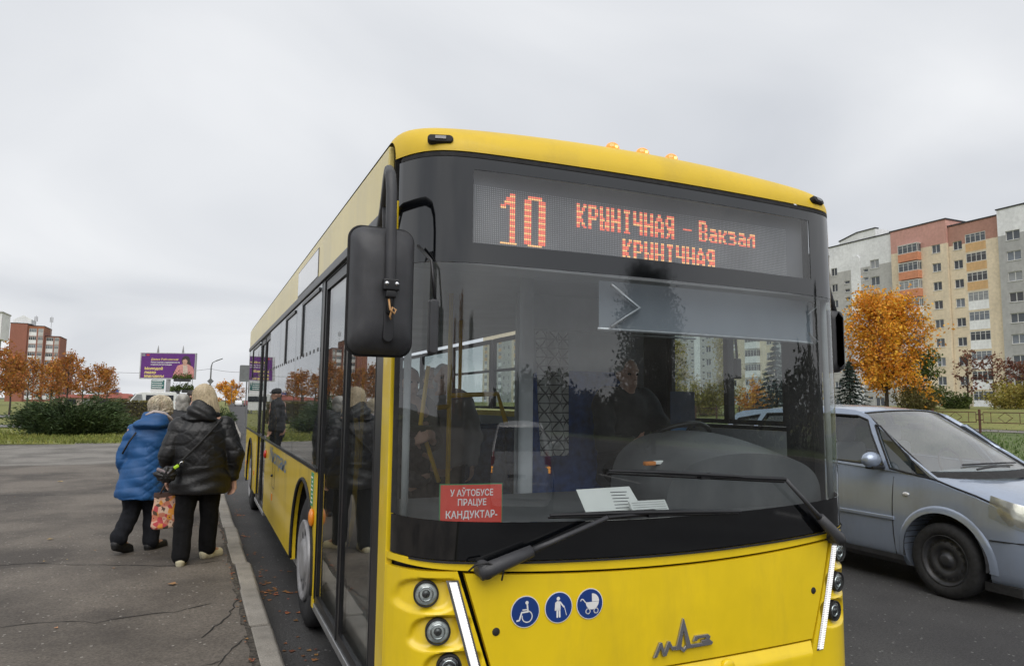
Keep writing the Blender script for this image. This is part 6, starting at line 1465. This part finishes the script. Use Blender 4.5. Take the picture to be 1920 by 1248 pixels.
# ================================================================== people
def cap_(mb, a, b, ra, rb, n=10):
    a, b = Vector(a), Vector(b); mb.ball(a, ra, n=n, m=8); mb.ball(b, rb, n=n, m=8)
    if (b-a).length > 1e-4: mb.tube([a, b], [ra, rb], n)
def chain(mb, pts, rs):
    for i in range(len(pts)-1): cap_(mb, pts[i], pts[i+1], rs[i], rs[i+1])
def loft(mb, secs, n=20):
    """secs: (x,y,z,rx,ry) stacked into a closed tube"""
    vs = []; fs = []; k = len(secs)
    for (x, y, z, rx, ry) in secs:
        for j in range(n): t = 2*math.pi*j/n; vs.append((x+rx*math.cos(t), y+ry*math.sin(t), z))
    for i in range(k-1):
        for j in range(n): fs.append((i*n+j, i*n+(j+1) % n, (i+1)*n+(j+1) % n, (i+1)*n+j))
    fs += [tuple(range(n-1, -1, -1)), tuple(range((k-1)*n, k*n))]; mb.add(vs, fs)
def blob(mb, voxel, smooth=4, disp=None):
    me = mb.mesh('b'); bm = bmesh.new(); bm.from_mesh(me); bmesh.ops.recalc_face_normals(bm, faces=bm.faces); bm.to_mesh(me); bm.free()
    me = baked(me, [('REMESH', dict(mode='VOXEL', voxel_size=voxel)), ('SMOOTH', dict(factor=.5, iterations=smooth))])
    if disp:
        co = [v.co.copy() for v in me.vertices]; no = [v.normal.copy() for v in me.vertices]
        for v, c, n in zip(me.vertices, co, no): v.co = c + n*disp(c, n)
    me.polygons.foreach_set('use_smooth', [True]*len(me.polygons)); me.update(); return me
def hand(mb, wrist, d, side, curl=.35, s=1.0, back=None):
    """palm and five separate fingers; d = direction of the fingers, side = direction of the thumb"""
    w = Vector(wrist); d = Vector(d).normalized(); sd = Vector(side); sd = (sd-d*sd.dot(d)).normalized(); nn = d.cross(sd)
    if back is not None and nn.dot(Vector(back)) > 0: nn = -nn
    pe = w+d*.085*s
    for k in (-1, 0, 1): cap_(mb, w+sd*.012*k*s, pe+sd*.026*k*s, .017*s, .015*s, 8)
    for k, L in ((-1.5, .062), (-.5, .074), (.5, .080), (1.5, .072)):
        b = pe+sd*.019*k*s; p1 = b+(d*math.cos(curl)+nn*math.sin(curl)).normalized()*L*.5*s; p2 = p1+(d*math.cos(curl*2.4)+nn*math.sin(curl*2.4)).normalized()*L*.5*s
        cap_(mb, b, p1, .0092*s, .0085*s, 8); cap_(mb, p1, p2, .0085*s, .007*s, 8)
    b = w+d*.03*s+sd*.026*s; p1 = b+(sd*.7+d*.7+nn*.2).normalized()*.042*s; p2 = p1+(sd*.3+d*.95+nn*.3).normalized()*.032*s; cap_(mb, b, p1, .012*s, .010*s, 8); cap_(mb, p1, p2, .010*s, .008*s, 8)
def head(mb, c, look, s=1.0):
    c = Vector(c); f = Vector(look).normalized(); r = f.cross(Vector((0, 0, 1))).normalized(); u = r.cross(f); M = Matrix((r, f, u)).transposed()
    mb.ball(c+u*.03*s, (.076*s, .095*s, .095*s), M, 18, 12); mb.ball(c+f*.025*s-u*.045*s, (.058*s, .068*s, .075*s), M, 16, 10); mb.ball(c+f*.045*s-u*.10*s, (.034*s, .034*s, .026*s), M)
    cap_(mb, c+f*.098*s+u*.012*s, c+f*.115*s-u*.03*s, .010*s, .015*s, 8)
    mb.ball(c+f*.088*s-u*.068*s, (.026*s, .014*s, .010*s), M, 10, 6); mb.ball(c+f*.088*s+u*.035*s, (.055*s, .016*s, .012*s), M, 10, 6)
    for k in (-1, 1): mb.ball(c+r*.078*s*k-f*.008*s, (.010*s, .022*s, .033*s), M, 10, 6)
    return f, r, u
def eyes(root, body, c, look, s=1.0):
    c = Vector(c); f = Vector(look).normalized(); r = f.cross(Vector((0, 0, 1))).normalized(); u = r.cross(f)
    for k in (-1, 1):
        MB().ball(c+f*.082*s+u*.010*s+r*.032*s*k, (.014*s, .012*s, .009*s), Matrix((r, f, u)).transposed(), 10, 6).build('eye', mat('eye_dark', (.05, .035, .03), rough=.2), body, smooth=True)
def person(label, loc, J, skin_r, group=None, voxel=.009, hand_curl=.4):
    """J: joints in world coordinates; body is one continuous mesh"""
    root = thing('person', label, 'person', loc, group); mb = MB()
    look = J.get('look', (0, 1, 0)); head(mb, J['head'], look, J.get('hs', 1.0))
    hd = Vector(J['head']); nk = Vector(J['neck']); cap_(mb, hd-Vector((0, 0, .07)), nk, .052, .06)
    sl, sr, pl, pr = (Vector(J[k]) for k in ('shL', 'shR', 'hipL', 'hipR')); ch = (sl+sr)/2; pc = (pl+pr)/2
    for t in (0, .25, .5, .75, 1.0):
        c = ch.lerp(pc, t)-Vector((0, 0, .03)); mb.ball(c, (.17+.02*t if t != .5 else .165, .11+.015*t, .13), None, 16, 10)
    cap_(mb, nk, sl, .06, .06); cap_(mb, nk, sr, .06, .06)
    for s_ in 'LR':
        sh, el, ha = (Vector(J[k+s_]) for k in ('sh', 'el', 'ha')); chain(mb, [sh, el, ha], [.055, .042, .028])
        hip, kn, an, to = (Vector(J[k+s_]) for k in ('hip', 'kn', 'an', 'toe')); chain(mb, [hip, kn, an], [.085, .058, .040]); chain(mb, [an, to], [.042, .03])
        hd_ = J.get('hd'+s_, (ha-el).normalized()); hand(mb, ha, hd_, J.get('th'+s_, (0, 1, 0)), hand_curl, 1.0, J.get('bk'+s_))
    me = blob(mb, voxel, 2); body = link('body', me, m_skin, root, True); return root, body
def clothes(root, name, mb, m, voxel=.014, smooth=6, disp=None): 
    return link(name, blob(mb, voxel, smooth, disp), m, root, True)
def trousers(J, extra=.028, hem=.015):
    mb = MB()
    for s_ in 'LR':
        hip, kn, an = (Vector(J[k+s_]) for k in ('hip', 'kn', 'an')); chain(mb, [hip+Vector((0, 0, .05)), hip, kn, an+Vector((0, 0, .01))], [.10+extra*.3, .105+extra*.4, .066+extra, .058+hem+extra*.4])
    pl, pr = Vector(J['hipL']), Vector(J['hipR']); mb.ball((pl+pr)/2+Vector((0, 0, .04)), (.19, .14, .15), None, 16, 10); return mb
def shoes(root, J, m, sole, big=1.0):
    for s_ in 'LR':
        an, to = Vector(J['an'+s_]), Vector(J['toe'+s_]); d = (to-an); fl = Vector((d.x, d.y, 0)).normalized(); dn = d.normalized()
        mb = MB(); h = an-Vector((0, 0, .035)); cap_(mb, h-fl*.035, h+dn*.04+Vector((0, 0, -.01)), .045*big, .048*big); cap_(mb, h+dn*.05, to, .048*big, .038*big); cap_(mb, an+Vector((0, 0, .0)), h, .046*big, .05*big)
        o = link('shoe', blob(mb, .010, 4), m, root, True); sb = MB(); zz = Vector((0, 0, -.036))
        cap_(sb, h-fl*.035+zz*.6, to+zz*.55+fl*.004, .040*big, .040*big); 
        so = link('sole', blob(sb, .010, 3), sole, o, True)
def hsh(x): return (math.sin(x*127.1)*43758.5453) % 1.0
def wr(p, k=1.0):  # soft cloth wrinkles
    return k*(.006*math.sin(p.x*23+p.z*17+2*math.sin(p.z*9+p.y*13))+.004*math.sin(p.z*41+p.x*19+p.y*27))
m_trou = mat('black_trousers', (.007, .007, .008), spec=.2, rough=.9, var=.25, vs=14, bump=.4, bs=40)
m_trou2 = mat('charcoal_trousers', (.012, .013, .017), spec=.2, rough=.9, var=.25, vs=14, bump=.4, bs=40)
m_blackcoat = mat('black_nylon', (.006, .006, .007), rough=.46, var=.2, vs=10, bump=.5, bs=34)
m_bluecoat = mat('blue_padded_cloth', (.010, .080, .235), rough=.6, var=.10, vs=8, bump=.25, bs=26)
m_blond = mat('pale_blond_hair', (.56, .47, .33), rough=.5, col2=(.36, .28, .17), vs=3, bump=.5, bs=90)
m_grey = mat('grey_hair', (.42, .41, .38), rough=.55, col2=(.20, .19, .17), vs=12, bump=.6, bs=70)
m_cream_shoe = mat('cream_shoe', (.62, .57, .40), rough=.6, var=.06)
m_cream_sole = mat('cream_sole', (.50, .46, .33), rough=.7, var=.08)
m_blk_shoe = mat('black_shoe', (.012, .012, .013), rough=.6, var=.2)
V = Vector
# ---- woman in the black quilted coat, walking away
g = .13; B0 = (.05, 7.45)
J = dict(head=(.035, 7.47, 1.655), neck=(.03, 7.43, 1.49), look=(.55, .83, -.05), shL=(-.165, 7.42, 1.40), shR=(.225, 7.42, 1.41),
         elL=(-.255, 7.38, 1.12), haL=(-.235, 7.50, .93), elR=(.335, 7.36, 1.13), haR=(.335, 7.42, .885), hdL=(-.1, .25, -1), hdR=(.0, .12, -1), thL=(.5, .8, 0), thR=(-.6, .6, 0), bkL=(-1, 0, 0), bkR=(1, -.3, 0),
         hipL=(-.06, 7.43, .92), hipR=(.13, 7.43, .92), knL=(-.085, 7.40, .54), knR=(.135, 7.50, .54), anL=(-.09, 7.30, .205), anR=(.130, 7.55, .215), toeL=(-.07, 7.47, .165), toeR=(.245, 7.66, .165))
W1, body = person('woman in a glossy black quilted coat and cream shoes walking away along the kerb', (.05, 7.45, g), J, m_skin, 'people on the footway', .008)
def quilt_black(p, n):
    d = wr(p, .5)
    # wavy diamond seams over the upper coat, level gathers below the waist
    a = p.x+p.y*.8
    if p.z > 1.02:
        z = p.z*8.2; k = math.sin(a*13)*.55
        s1 = abs(((z+k+a*3.0) % 1)-.5); s2 = abs(((z-k-a*3.4+.3) % 1)-.5); d += .0045*(min(1, s1*9)*min(1, s2*9)) - .002
    else:
        d += .007*math.sin(p.z*58+3*math.sin(a*6))*.5+.005*math.sin(p.z*31+a*11)
    return d
mb = MB()
loft(mb, [(.045, 7.43, .765, .270, .205), (.045, 7.43, .80, .277, .210), (.04, 7.43, .95, .262, .20), (.035, 7.42, 1.10, .255, .19), (.03, 7.42, 1.25, .262, .185), (.03, 7.41, 1.36, .245, .165), (.03, 7.42, 1.44, .185, .135), (.03, 7.43, 1.50, .105, .105)], 28)
for s_ in 'LR': chain(mb, [V(J['sh'+s_])+V((0, 0, -.015)), V(J['el'+s_]), V(J['ha'+s_])+V((0, 0, .045))], [.098, .086, .062])
clothes(W1, 'quilted_coat', mb, m_blackcoat, .011, 4, quilt_black)
for s_ in 'LR':
    c = MB(); w = V(J['ha'+s_])+V((0, 0, .03)); c.tube([w+V((0, 0, .03)), w-V((0, 0, .015))], [.050, .046], 14); c.build('cuff', mat('ribbed_cuff', (.008, .008, .009), rough=.9), W1, smooth=True)
hm = MB(); loft(hm, [(.02, 7.40, 1.42, .12, .10), (.02, 7.365, 1.46, .15, .115), (.015, 7.36, 1.52, .14, .10), (.0, 7.375, 1.585, .105, .07), (-.015, 7.40, 1.63, .06, .045)], 22); cap_(hm, (-.09, 7.42, 1.47), (.13, 7.42, 1.47), .07, .07)
clothes(W1, 'hood', hm, m_blackcoat, .010, 4, lambda p, n: wr(p, 1.3)+.008*math.sin(p.z*55+p.x*30))
clothes(W1, 'trousers', trousers(J, .022), m_trou, .012, 5, lambda p, n: wr(p, .5))
shoes(W1, J, m_cream_shoe, m_cream_sole)
hr = MB(); hr.ball((.03, 7.455, 1.695), (.096, .112, .108), None, 20, 12)
loft(hr, [(.075, 7.47, 1.43, .035, .06), (.07, 7.45, 1.50, .075, .085), (.055, 7.44, 1.58, .096, .10), (.04, 7.45, 1.66, .100, .108), (.035, 7.455, 1.74, .082, .095)], 20)
clothes(W1, 'hair', hr, m_blond, .009, 3, lambda p, n: .004*math.sin(math.atan2(p.y-7.45, p.x-.03)*34)+.003*math.sin(math.atan2(p.y-7.45, p.x-.03)*71+p.z*9))
def strands(root, n, c, rx, rz, z_end, m, seed, wavy=.004, drift=(0, 0), r=.0026, skip=None):
    rs = np.random.default_rng(seed); mb = MB(); c = V(c)
    for i in range(n):
        a = rs.uniform(0, 6.283)
        if skip and skip(a): continue
        el = rs.uniform(.05, 1.45); pts = []
        x0 = math.cos(a)*math.cos(el); y0 = math.sin(a)*math.cos(el); ph = rs.uniform(0, 6); ze = z_end+rs.uniform(0, .09)
        zt_ = c.z+rz*math.sin(el)
        for k in range(8):
            t = k/7; e2 = el*(1-t*1.6)
            rad = rx*(math.cos(e2) if e2 > 0 else 1.0-.10*max(0, t-.6))*1.03; z = zt_+(ze-zt_)*t**1.25
            if e2 > 0: z = min(z, c.z+rz*math.sin(e2)*1.03)
            pts.append((c.x+math.cos(a)*rad+drift[0]*t*t+wavy*math.sin(t*9+ph), c.y+math.sin(a)*rad*1.04+drift[1]*t*t+wavy*math.cos(t*8+ph), z))
        mb.tube(pts, [r, r, r, r, r, r*.9, r*.7, r*.3], 4, caps=False)
    o = mb.build('hair_strands', m, root, smooth=True, fix=False); o['kind'] = 'stuff'; return o
m_str = mat('pale_blond_strand', (.62, .52, .36), rough=.42, col2=(.50, .41, .27), vs=3, island=.15)
strands(W1, 1000, (.03, 7.455, 1.69), .099, .108, 1.47, m_str, 5, .005, (.05, 0), skip=lambda a: .5 < a < 1.5)
gb = MB(); f_ = V((.55, .83, -.05)).normalized(); r_ = f_.cross(V((0, 0, 1))).normalized(); hc = V(J['head'])
for k in (-1, 1):
    c = hc+f_*.105+r_*.036*k+V((0, 0, .012)); gb.tube([c+r_*.03*math.cos(a)+V((0, 0, .022*math.sin(a))) for a in [2*math.pi*i/14 for i in range(15)]], .005, 5)
    gb.tube([c+r_*.03*k, hc+r_*.088*k+V((0, 0, .02)), hc+r_*.088*k-f_*.02+V((0, 0, .015))], .004, 5)
gb.build('glasses', m_black, W1, smooth=True)
# strap, handbag (umbrella tassel) and the flowered tote
hb_ = thing('shoulder_bag', 'small black shoulder bag with lime tag hanging on the black coat', 'bag', (-.24, 7.3, .95))
MB().tube([(.20, 7.36, 1.47), (.15, 7.235, 1.41), (.02, 7.205, 1.25), (-.10, 7.20, 1.12), (-.17, 7.20, 1.045)], .010, 6).build('strap', m_rubber, hb_, smooth=True)
bg_ = MB(); loft(bg_, [(-.245, 7.25, .885, .035, .04), (-.25, 7.24, .93, .085, .06), (-.26, 7.24, .98, .10, .065), (-.245, 7.235, 1.02, .07, .05), (-.20, 7.22, 1.045, .03, .03)], 18)
link('pouch', blob(bg_, .010, 3, lambda p, n: .006*math.sin(math.atan2(p.z-.95, p.x+.25)*9)), mat('black_leather', (.014, .014, .015), rough=.4, var=.2), hb_, True)
MB().box((-.275, 7.205, .995), (.12, .05, .03), Matrix.Rotation(R(24), 3, 'Y')).build('grey_flap', mat('mauve_grey', (.22, .18, .19), rough=.6), hb_, bevel=.01)
MB().box((-.17, 7.185, 1.035), (.045, .03, .03), Matrix.Rotation(R(-35), 3, 'Y')).build('lime_tag', mat('lime_plastic', (.42, .68, .03), rough=.4), hb_, bevel=.008)
MB().tube([(-.15, 7.19, 1.05), (-.135, 7.185, 1.075), (-.115, 7.19, 1.085), (-.12, 7.195, 1.06)], .006, 6).build('clasp', m_chrome, hb_, smooth=True)
tb_ = thing('tote_bag', 'flowered tote bag in orange, red and pink held by the woman in black', 'bag', (-.25, 7.52, .42))
fm_ = bpy.data.materials.new('floral_print'); fm_.use_nodes = True; t = fm_.node_tree; b = t.nodes['Principled BSDF']; b.inputs['Roughness'].default_value = .7
tcn = N(t, 'ShaderNodeTexCoord'); vo = N(t, 'ShaderNodeTexVoronoi'); vo.inputs['Scale'].default_value = 26; t.links.new(tcn.outputs['Object'], vo.inputs['Vector'])
sp_ = N(t, 'ShaderNodeSeparateColor'); t.links.new(vo.outputs['Color'], sp_.inputs[0]); rp = N(t, 'ShaderNodeValToRGB'); rp.color_ramp.interpolation = 'CONSTANT'; e = rp.color_ramp.elements
e[0].color = (.50, .17, .10, 1); e[1].position = .22; e[1].color = (.62, .36, .26, 1)
for p_, c_ in ((.42, (.62, .25, .03)), (.58, (.45, .05, .06)), (.72, (.60, .42, .30)), (.88, (.09, .05, .03))): q = e.new(p_); q.color = (*c_, 1)
t.links.new(sp_.outputs[0], rp.inputs[0]); lt = N(t, 'ShaderNodeMath', operation='LESS_THAN'); lt.inputs[1].default_value = .16; t.links.new(vo.outputs['Distance'], lt.inputs[0])
mm = N(t, 'ShaderNodeMix', data_type='RGBA'); t.links.new(lt.outputs[0], mm.inputs[0]); t.links.new(rp.outputs[0], mm.inputs[6]); mm.inputs[7].default_value = (.07, .02, .02, 1); t.links.new(mm.outputs[2], b.inputs['Base Color'])
MATS['floral_print'] = fm_
bgm = MB(); loft(bgm, [(-.215, 7.53, .435, .135, .035), (-.215, 7.53, .45, .145, .05), (-.22, 7.53, .58, .142, .045), (-.22, 7.53, .70, .135, .03), (-.22, 7.53, .755, .13, .02)], 24)
link('bag_body', blob(bgm, .010, 2, lambda p, n: wr(p, .8)), fm_, tb_, True)
bt = MB(); loft(bt, [(-.22, 7.53, .725, .138, .027), (-.22, 7.53, .768, .134, .025)], 24); bt.build('top_band', mat('brown_band', (.07, .035, .025), rough=.7), tb_, smooth=False)
for dy_ in (-.02, .02): MB().tube([(-.30, 7.53+dy_, .76), (-.275, 7.52+dy_*.7, .82), (-.25, 7.515, .865), (-.215, 7.52+dy_*.7, .82), (-.16, 7.53+dy_, .76)], .008, 6).build('handle', mat('brown_band', (.07, .035, .025)), tb_, smooth=True)
# ---- woman in the blue padded coat
J = dict(head=(-.385, 8.32, 1.555), neck=(-.43, 8.22, 1.40), look=(.25, .95, -.22), shL=(-.61, 8.18, 1.32), shR=(-.27, 8.20, 1.33), elL=(-.685, 8.17, 1.05), haL=(-.655, 8.27, .85), elR=(-.235, 8.26, 1.06), haR=(-.29, 8.42, .90),
         hdL=(.1, .3, -1), hdR=(0, .5, -.8), thL=(.5, .7, 0), thR=(-.6, .6, 0), hipL=(-.58, 8.18, .84), hipR=(-.42, 8.20, .84), knL=(-.585, 8.20, .50), knR=(-.395, 8.25, .50), anL=(-.665, 7.97, .275), anR=(-.385, 8.18, .20), toeL=(-.575, 8.13, .165), toeR=(-.275, 8.32, .162))
W2, body = person('woman in a bright blue padded coat stepping left of the black coat', (-.5, 8.2, g), J, m_skin, 'people on the footway', .008)
def quilt_blue(p, n):
    d = wr(p, .8); a = p.x-.0
    if p.x > -.47 and p.z < 1.2: s1 = abs(((p.z*11+a*8) % 1)-.5); s2 = abs(((p.z*11-a*8) % 1)-.5); d += .008*min(1, s1*4)*min(1, s2*4)-.003
    else: d += .008*math.sqrt(abs(math.sin((p.z+.03*math.sin(a*5))*33)))-.008+wr(p, .6)
    return d
mb = MB(); loft(mb, [(-.515, 8.17, .645, .232, .19), (-.515, 8.17, .68, .234, .192), (-.51, 8.17, .85, .212, .18), (-.49, 8.18, 1.0, .19, .16), (-.475, 8.19, 1.12, .185, .15), (-.455, 8.19, 1.26, .19, .145), (-.44, 8.20, 1.35, .155, .125), (-.43, 8.22, 1.42, .10, .095)], 28)
for s_ in 'LR': chain(mb, [V(J['sh'+s_])+V((0, 0, -.02)), V(J['el'+s_]), V(J['ha'+s_])+V((0, 0, .03))], [.082, .070, .055])
clothes(W2, 'padded_coat', mb, m_bluecoat, .011, 4, quilt_blue)
hm = MB(); loft(hm, [(-.45, 8.16, 1.33, .12, .10), (-.45, 8.13, 1.38, .155, .115), (-.43, 8.13, 1.44, .15, .10), (-.405, 8.16, 1.50, .105, .07)], 22); clothes(W2, 'hood', hm, m_bluecoat, .010, 4, lambda p, n: wr(p, 1.2)+.006*math.sin(p.z*60))
MB().tube([(-.50, 8.10, 1.485), (-.43, 8.08, 1.52), (-.34, 8.12, 1.505), (-.27, 8.18, 1.45), (-.24, 8.24, 1.39)], [.010, .016, .017, .015, .010], 8).build('hood_lining', mat('lining_pale', (.55, .47, .45), rough=.9), W2, smooth=True)
MB().tube([(-.575, 8.06, 1.31), (-.63, 8.03, 1.22), (-.685, 8.06, 1.10)], .009, 6).build('bag_strap', m_rubber, W2, smooth=True)
clothes(W2, 'trousers', trousers(J, .02), m_trou2, .012, 5, lambda p, n: wr(p, .6)); shoes(W2, J, m_blk_shoe, m_blk_shoe, 1.05)
hr = MB(); hr.ball((-.385, 8.305, 1.59), (.105, .112, .102), None, 20, 12); hr.ball((-.36, 8.28, 1.53), (.105, .10, .075), None, 16, 10)
clothes(W2, 'hair', hr, mat('silver_blond_hair', (.55, .49, .38), rough=.55, col2=(.30, .24, .16), vs=16, bump=.7, bs=60), .009, 2, lambda p, n: .010*math.sin(p.x*80+3*math.sin(p.z*60))*math.sin(p.z*70+p.y*60))
strands(W2, 900, (-.385, 8.30, 1.585), .108, .106, 1.49, mat('silver_strand', (.60, .54, .42), rough=.5, col2=(.36, .29, .19), vs=14, island=.4), 6, .011, (.01, 0), .003)
# ---- simpler standing figures
def standing(label, x, y, z0, hgt, heading, coat, trou, hair, coat_len=.5, cap=None, arms='down', group=None, lean=0.0, coat_name='jacket'):
    s = hgt/1.70; f = V((math.cos(heading), math.sin(heading), 0)); r = V((f.y, -f.x, 0)); O = V((x, y, z0))
    P = lambda a, b, c: tuple(O+r*a*s+f*b*s+V((0, 0, c*s)))
    J = dict(head=P(0, .03, 1.56), neck=P(0, 0, 1.42), look=tuple(f), hipL=P(-.09, 0, .88), hipR=P(.09, 0, .88), knL=P(-.09, .02, .48), knR=P(.09, .02, .48), anL=P(-.10, -.02, .08), anR=P(.10, -.02, .08), toeL=P(-.12, .13, .035), toeR=P(.12, .13, .035), shL=P(-.18, 0, 1.37), shR=P(.18, 0, 1.37), hs=s)
    if arms == 'phone': J.update(elL=P(-.25, .02, 1.10), elR=P(.25, .02, 1.10), haL=P(-.08, .27, 1.12), haR=P(.08, .27, 1.12), hdL=tuple(f*.7+r*.4+V((0, 0, .4))), hdR=tuple(f*.7-r*.4+V((0, 0, .4))), thL=(0, 0, 1), thR=(0, 0, 1))
    elif arms == 'wheel': J.update(elL=P(-.28, .18, 1.08), elR=P(.28, .18, 1.08), haL=P(-.18, .42, 1.10), haR=P(.18, .42, 1.10), thL=(0, 0, 1), thR=(0, 0, 1))
    elif arms == 'rail': J.update(elL=P(-.27, .05, 1.10), elR=P(.27, .18, 1.2), haL=P(-.24, .12, .85), haR=P(.20, .36, 1.32), thL=tuple(f), thR=(0, 0, 1))
    else: J.update(elL=P(-.25, -.03, 1.10), elR=P(.25, -.03, 1.10), haL=P(-.25, .06, .86), haR=P(.25, .06, .86), thL=tuple(f), thR=tuple(f))
    if arms == 'wheel': J.update(knL=P(-.13, .42, .90), knR=P(.13, .42, .90), anL=P(-.13, .50, .50), anR=P(.13, .50, .50), toeL=P(-.13, .66, .45), toeR=P(.13, .66, .45))
    root, body = person(label, (x, y, z0), J, m_skin, group, .011); mb = MB()
    Mx = Matrix((r, f, V((0, 0, 1)))).transposed(); zb = 1.42-coat_len-.10
    for i in range(9):
        t = i/8; zc = 1.36+(zb-1.36)*t; mb.ball(P(0, -.01, zc), ((.205+.02*t)*s, (.145+.02*t)*s, .10*s), Mx, 16, 8)
    cap_(mb, P(-.15, 0, 1.40), P(.15, 0, 1.40), .085*s, .085*s); cap_(mb, P(0, -.02, 1.40), P(0, -.01, 1.45), .085*s, .07*s)
    for s_ in 'LR': chain(mb, [V(J['sh'+s_]), V(J['el'+s_]), V(J['ha'+s_]).lerp(V(J['el'+s_]), .12)], [.088*s, .072*s, .054*s])
    clothes(root, coat_name, mb, coat, .016, 5, lambda p, n: wr(p, .9)); clothes(root, 'trousers', trousers(J, .018), trou, .018, 5); shoes(root, J, m_blk_shoe, m_blk_shoe)
    hc = V(J['head']); hr = MB()
    if cap is None or cap == 'short':
        hr.ball(hc+V((0, 0, .045*s))-f*.018*s, (.088*s, .098*s, .088*s), Mx, 16, 10)
        if cap is None: hr.ball(hc-f*.045*s-V((0, 0, .03*s)), (.09*s, .065*s, .11*s), Mx, 16, 10)
        clothes(root, 'hair', hr, hair, .010, 2, lambda p, n: .004*math.sin(p.x*70)*math.sin(p.z*60))
    else:
        hr.ball(hc+V((0, 0, .065*s)), (.098*s, .11*s, .075*s), Mx, 16, 10); hr.ball(hc+f*.10*s+V((0, 0, .045*s)), (.07*s, .06*s, .012*s), Mx, 12, 6); clothes(root, 'cap', hr, cap, .010, 2)
    eyes(root, body, hc, f, s); return root, J
m_jack = mat('dark_jacket', (.016, .017, .02), rough=.7, var=.2, vs=8)
standing('grey-haired person in a black jacket half hidden between the two women', -.20, 9.7, .13, 1.60, R(95), m_jack, m_trou, m_grey, .55, None, group='people on the footway')
standing('man in dark jacket and cap mirrored in the bus side glass', -.02, 15.6, .13, 1.78, R(20), m_jack, m_trou2, m_grey, .45, mat('dark_cap', (.02, .02, .023), rough=.8), group='people on the footway')
standing('dark-clothed person next to the capped man, seen mirrored in the bus side glass', -.20, 17.3, .13, 1.72, R(-20), m_jack, m_trou, mat('dark_hair', (.03, .022, .018), rough=.6), .6, None, group='people on the footway')
standing('passenger in dark clothes holding a phone just behind the windscreen', 1.36, 4.95, .35, 1.56, R(-75), m_jack, m_trou, mat('dark_hair', (.03, .022, .018)), .5, None, 'phone', group='bus passengers')
ph = MB().box((1.385, 4.655, 1.46), (.16, .012, .08), Matrix.Rotation(R(35), 3, 'X')).build('mobile_phone', m_black, None, bevel=.006); setp(ph, 'dark phone held by the passenger behind the windscreen', 'phone')
standing('passenger in a pale jacket and hood standing by the yellow handrail', 1.80, 5.45, .35, 1.62, R(-100), mat('pale_jacket', (.34, .32, .32), rough=.8, var=.1), m_trou, mat('pale_hood', (.45, .43, .42), rough=.8), .45, None, 'rail', group='bus passengers')
standing('passenger in grey standing farther back in the bus aisle', 2.02, 6.5, .35, 1.64, R(-95), mat('brown_grey_jacket', (.10, .085, .075), rough=.8), m_trou2, mat('dark_hair', (.03, .022, .018)), .55, 'short', group='bus passengers')
standing('grey-haired bus driver in dark clothes seated at the wheel', 2.70, 4.16, .36, 1.62, R(-92), mat('driver_jacket', (.016, .018, .024), rough=.8, var=.2), m_trou, m_grey, .5, 'short', 'wheel')
